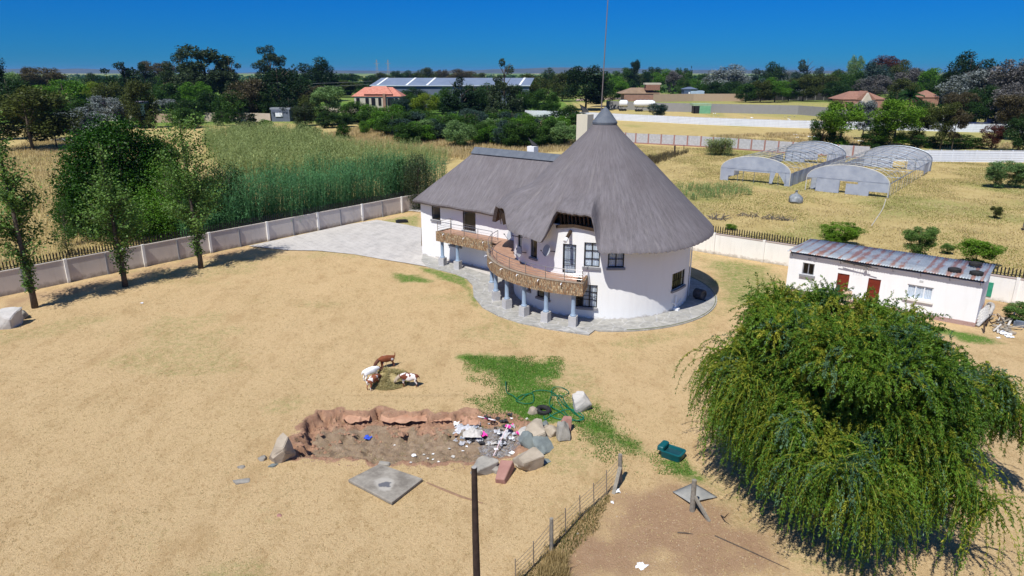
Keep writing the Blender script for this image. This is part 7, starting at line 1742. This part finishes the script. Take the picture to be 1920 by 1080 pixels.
# low bench-like slab at right edge
b=G(1905,300); g=MB(); g.box((b.x,b.y,.9),(7,3,.3)); g.box((b.x-2.5,b.y,.4),(.4,2.4,.8)); g.box((b.x+2.5,b.y,.4),(.4,2.4,.8)); o=obj('slab_table',g,M['stonew'],loc=b); tag(o,'low grey slab on supports behind the white precast wall at the right edge','slab')
# pylons
for px,lab in ((708,'left far lattice pylon beyond the warehouse'),(729,'right far lattice pylon beyond the warehouse')):
    b=G_at(px,1500); h=at(px,112,1500).z+0; g=MB()
    for s in(-1,1): g.bar((b.x+s*3.5,b.y,-6),(b.x+s*.6,b.y,h),.7,.7)
    for k in range(6): z=k*h/6; w_=3.5-2.9*k/6; g.bar((b.x-w_,b.y,z),(b.x+w_*.8,b.y,z+h/6),.4,.4); g.bar((b.x+w_,b.y,z),(b.x-w_*.8,b.y,z+h/6),.4,.4)
    g.bar((b.x-6,b.y,h*.82),(b.x+6,b.y,h*.82),.6,.6); o=obj('pylon',g,M['grey'],loc=b); tag(o,lab,'pylon')
# power line on the left
for k,px in enumerate((398,700)):
    b=G(px,205 if k==0 else 196); h=at(px,150,b.y).z; o=obj('utility_pole',MB().tube([b,Vector((b.x,b.y,h+1))],.14,6).bar((b.x-1,b.y,h+.6),(b.x+1,b.y,h+.6),.12,.12),M['polewood'],loc=b); tag(o,['utility pole in the trees at the left end of the far wires','utility pole at the right end of the far wires, by the warehouse'][k],'pole')
a=G(398,205); c=G(700,196)
for k in range(2):
    p0=Vector((a.x,a.y,at(398,150+k*7,a.y).z)); p1=Vector((c.x,c.y,at(700,152+k*6,c.y).z)); m_=(p0+p1)/2-ZV*1.6; o=obj('power_line',MB().tube(spline([p0,m_,p1],8),.05,4),M['grey'],loc=p0); tag(o,['upper of the two far wires over the left trees','lower of the two far wires over the left trees'][k],'wire')
# palm
def palm(px,pb,ptop,wpx,label):
    b=G(px,pb); t=at(px,ptop,b.y); h=t.z*.62; L=wpx*.5*(b.y*CP+5)/FPX*1.1; root=empty('palm_tree',b,label,'palm'); obj('trunk',MB().tube([b,b+ZV*h],[.45,.35],8),M['bark'],root); g=MB(); rr=random.Random(3)
    for k in range(34):
        a=k*2.4; e=rr.uniform(-.2,1.25); pts=[]; d=Vector((math.cos(a),math.sin(a),0))
        for i in range(7): s=i/6; pts.append(b+ZV*h+d*(L*s*math.cos(e)+.0)+ZV*(L*s*math.sin(e)*1.0-L*.55*s*s*max(.2,math.cos(e))))
        for i in range(6):
            p=pts[i];q=pts[i+1]; sd=d.cross(ZV)*(.55*(1-i/7)); g.add([p,q,q+sd-ZV*.3,p+sd-ZV*.3],[(0,1,2,3)]); g.add([p,q,q-sd-ZV*.3,p-sd-ZV*.3],[(0,1,2,3)])
    obj('fronds',g,F['mid'],root)
palm(1700,226,152,50,'date palm with arching fronds right of the gabled brick house')
# ================================================================= HAZE
t=NT('haze_air'); v=t.n('ShaderNodeVolumePrincipled',{'Color':(.30,.58,1.0,1),'Density':.000045,'Anisotropy':.2}); t.t.links.new(v.outputs[0],t.out.inputs[1])
g=MB(); g.box((0,0,37),(44000,44000,110)); o=obj('haze',g,t.m); tag(o,'thin blue air over the far trees and hills','haze',kind='stuff')
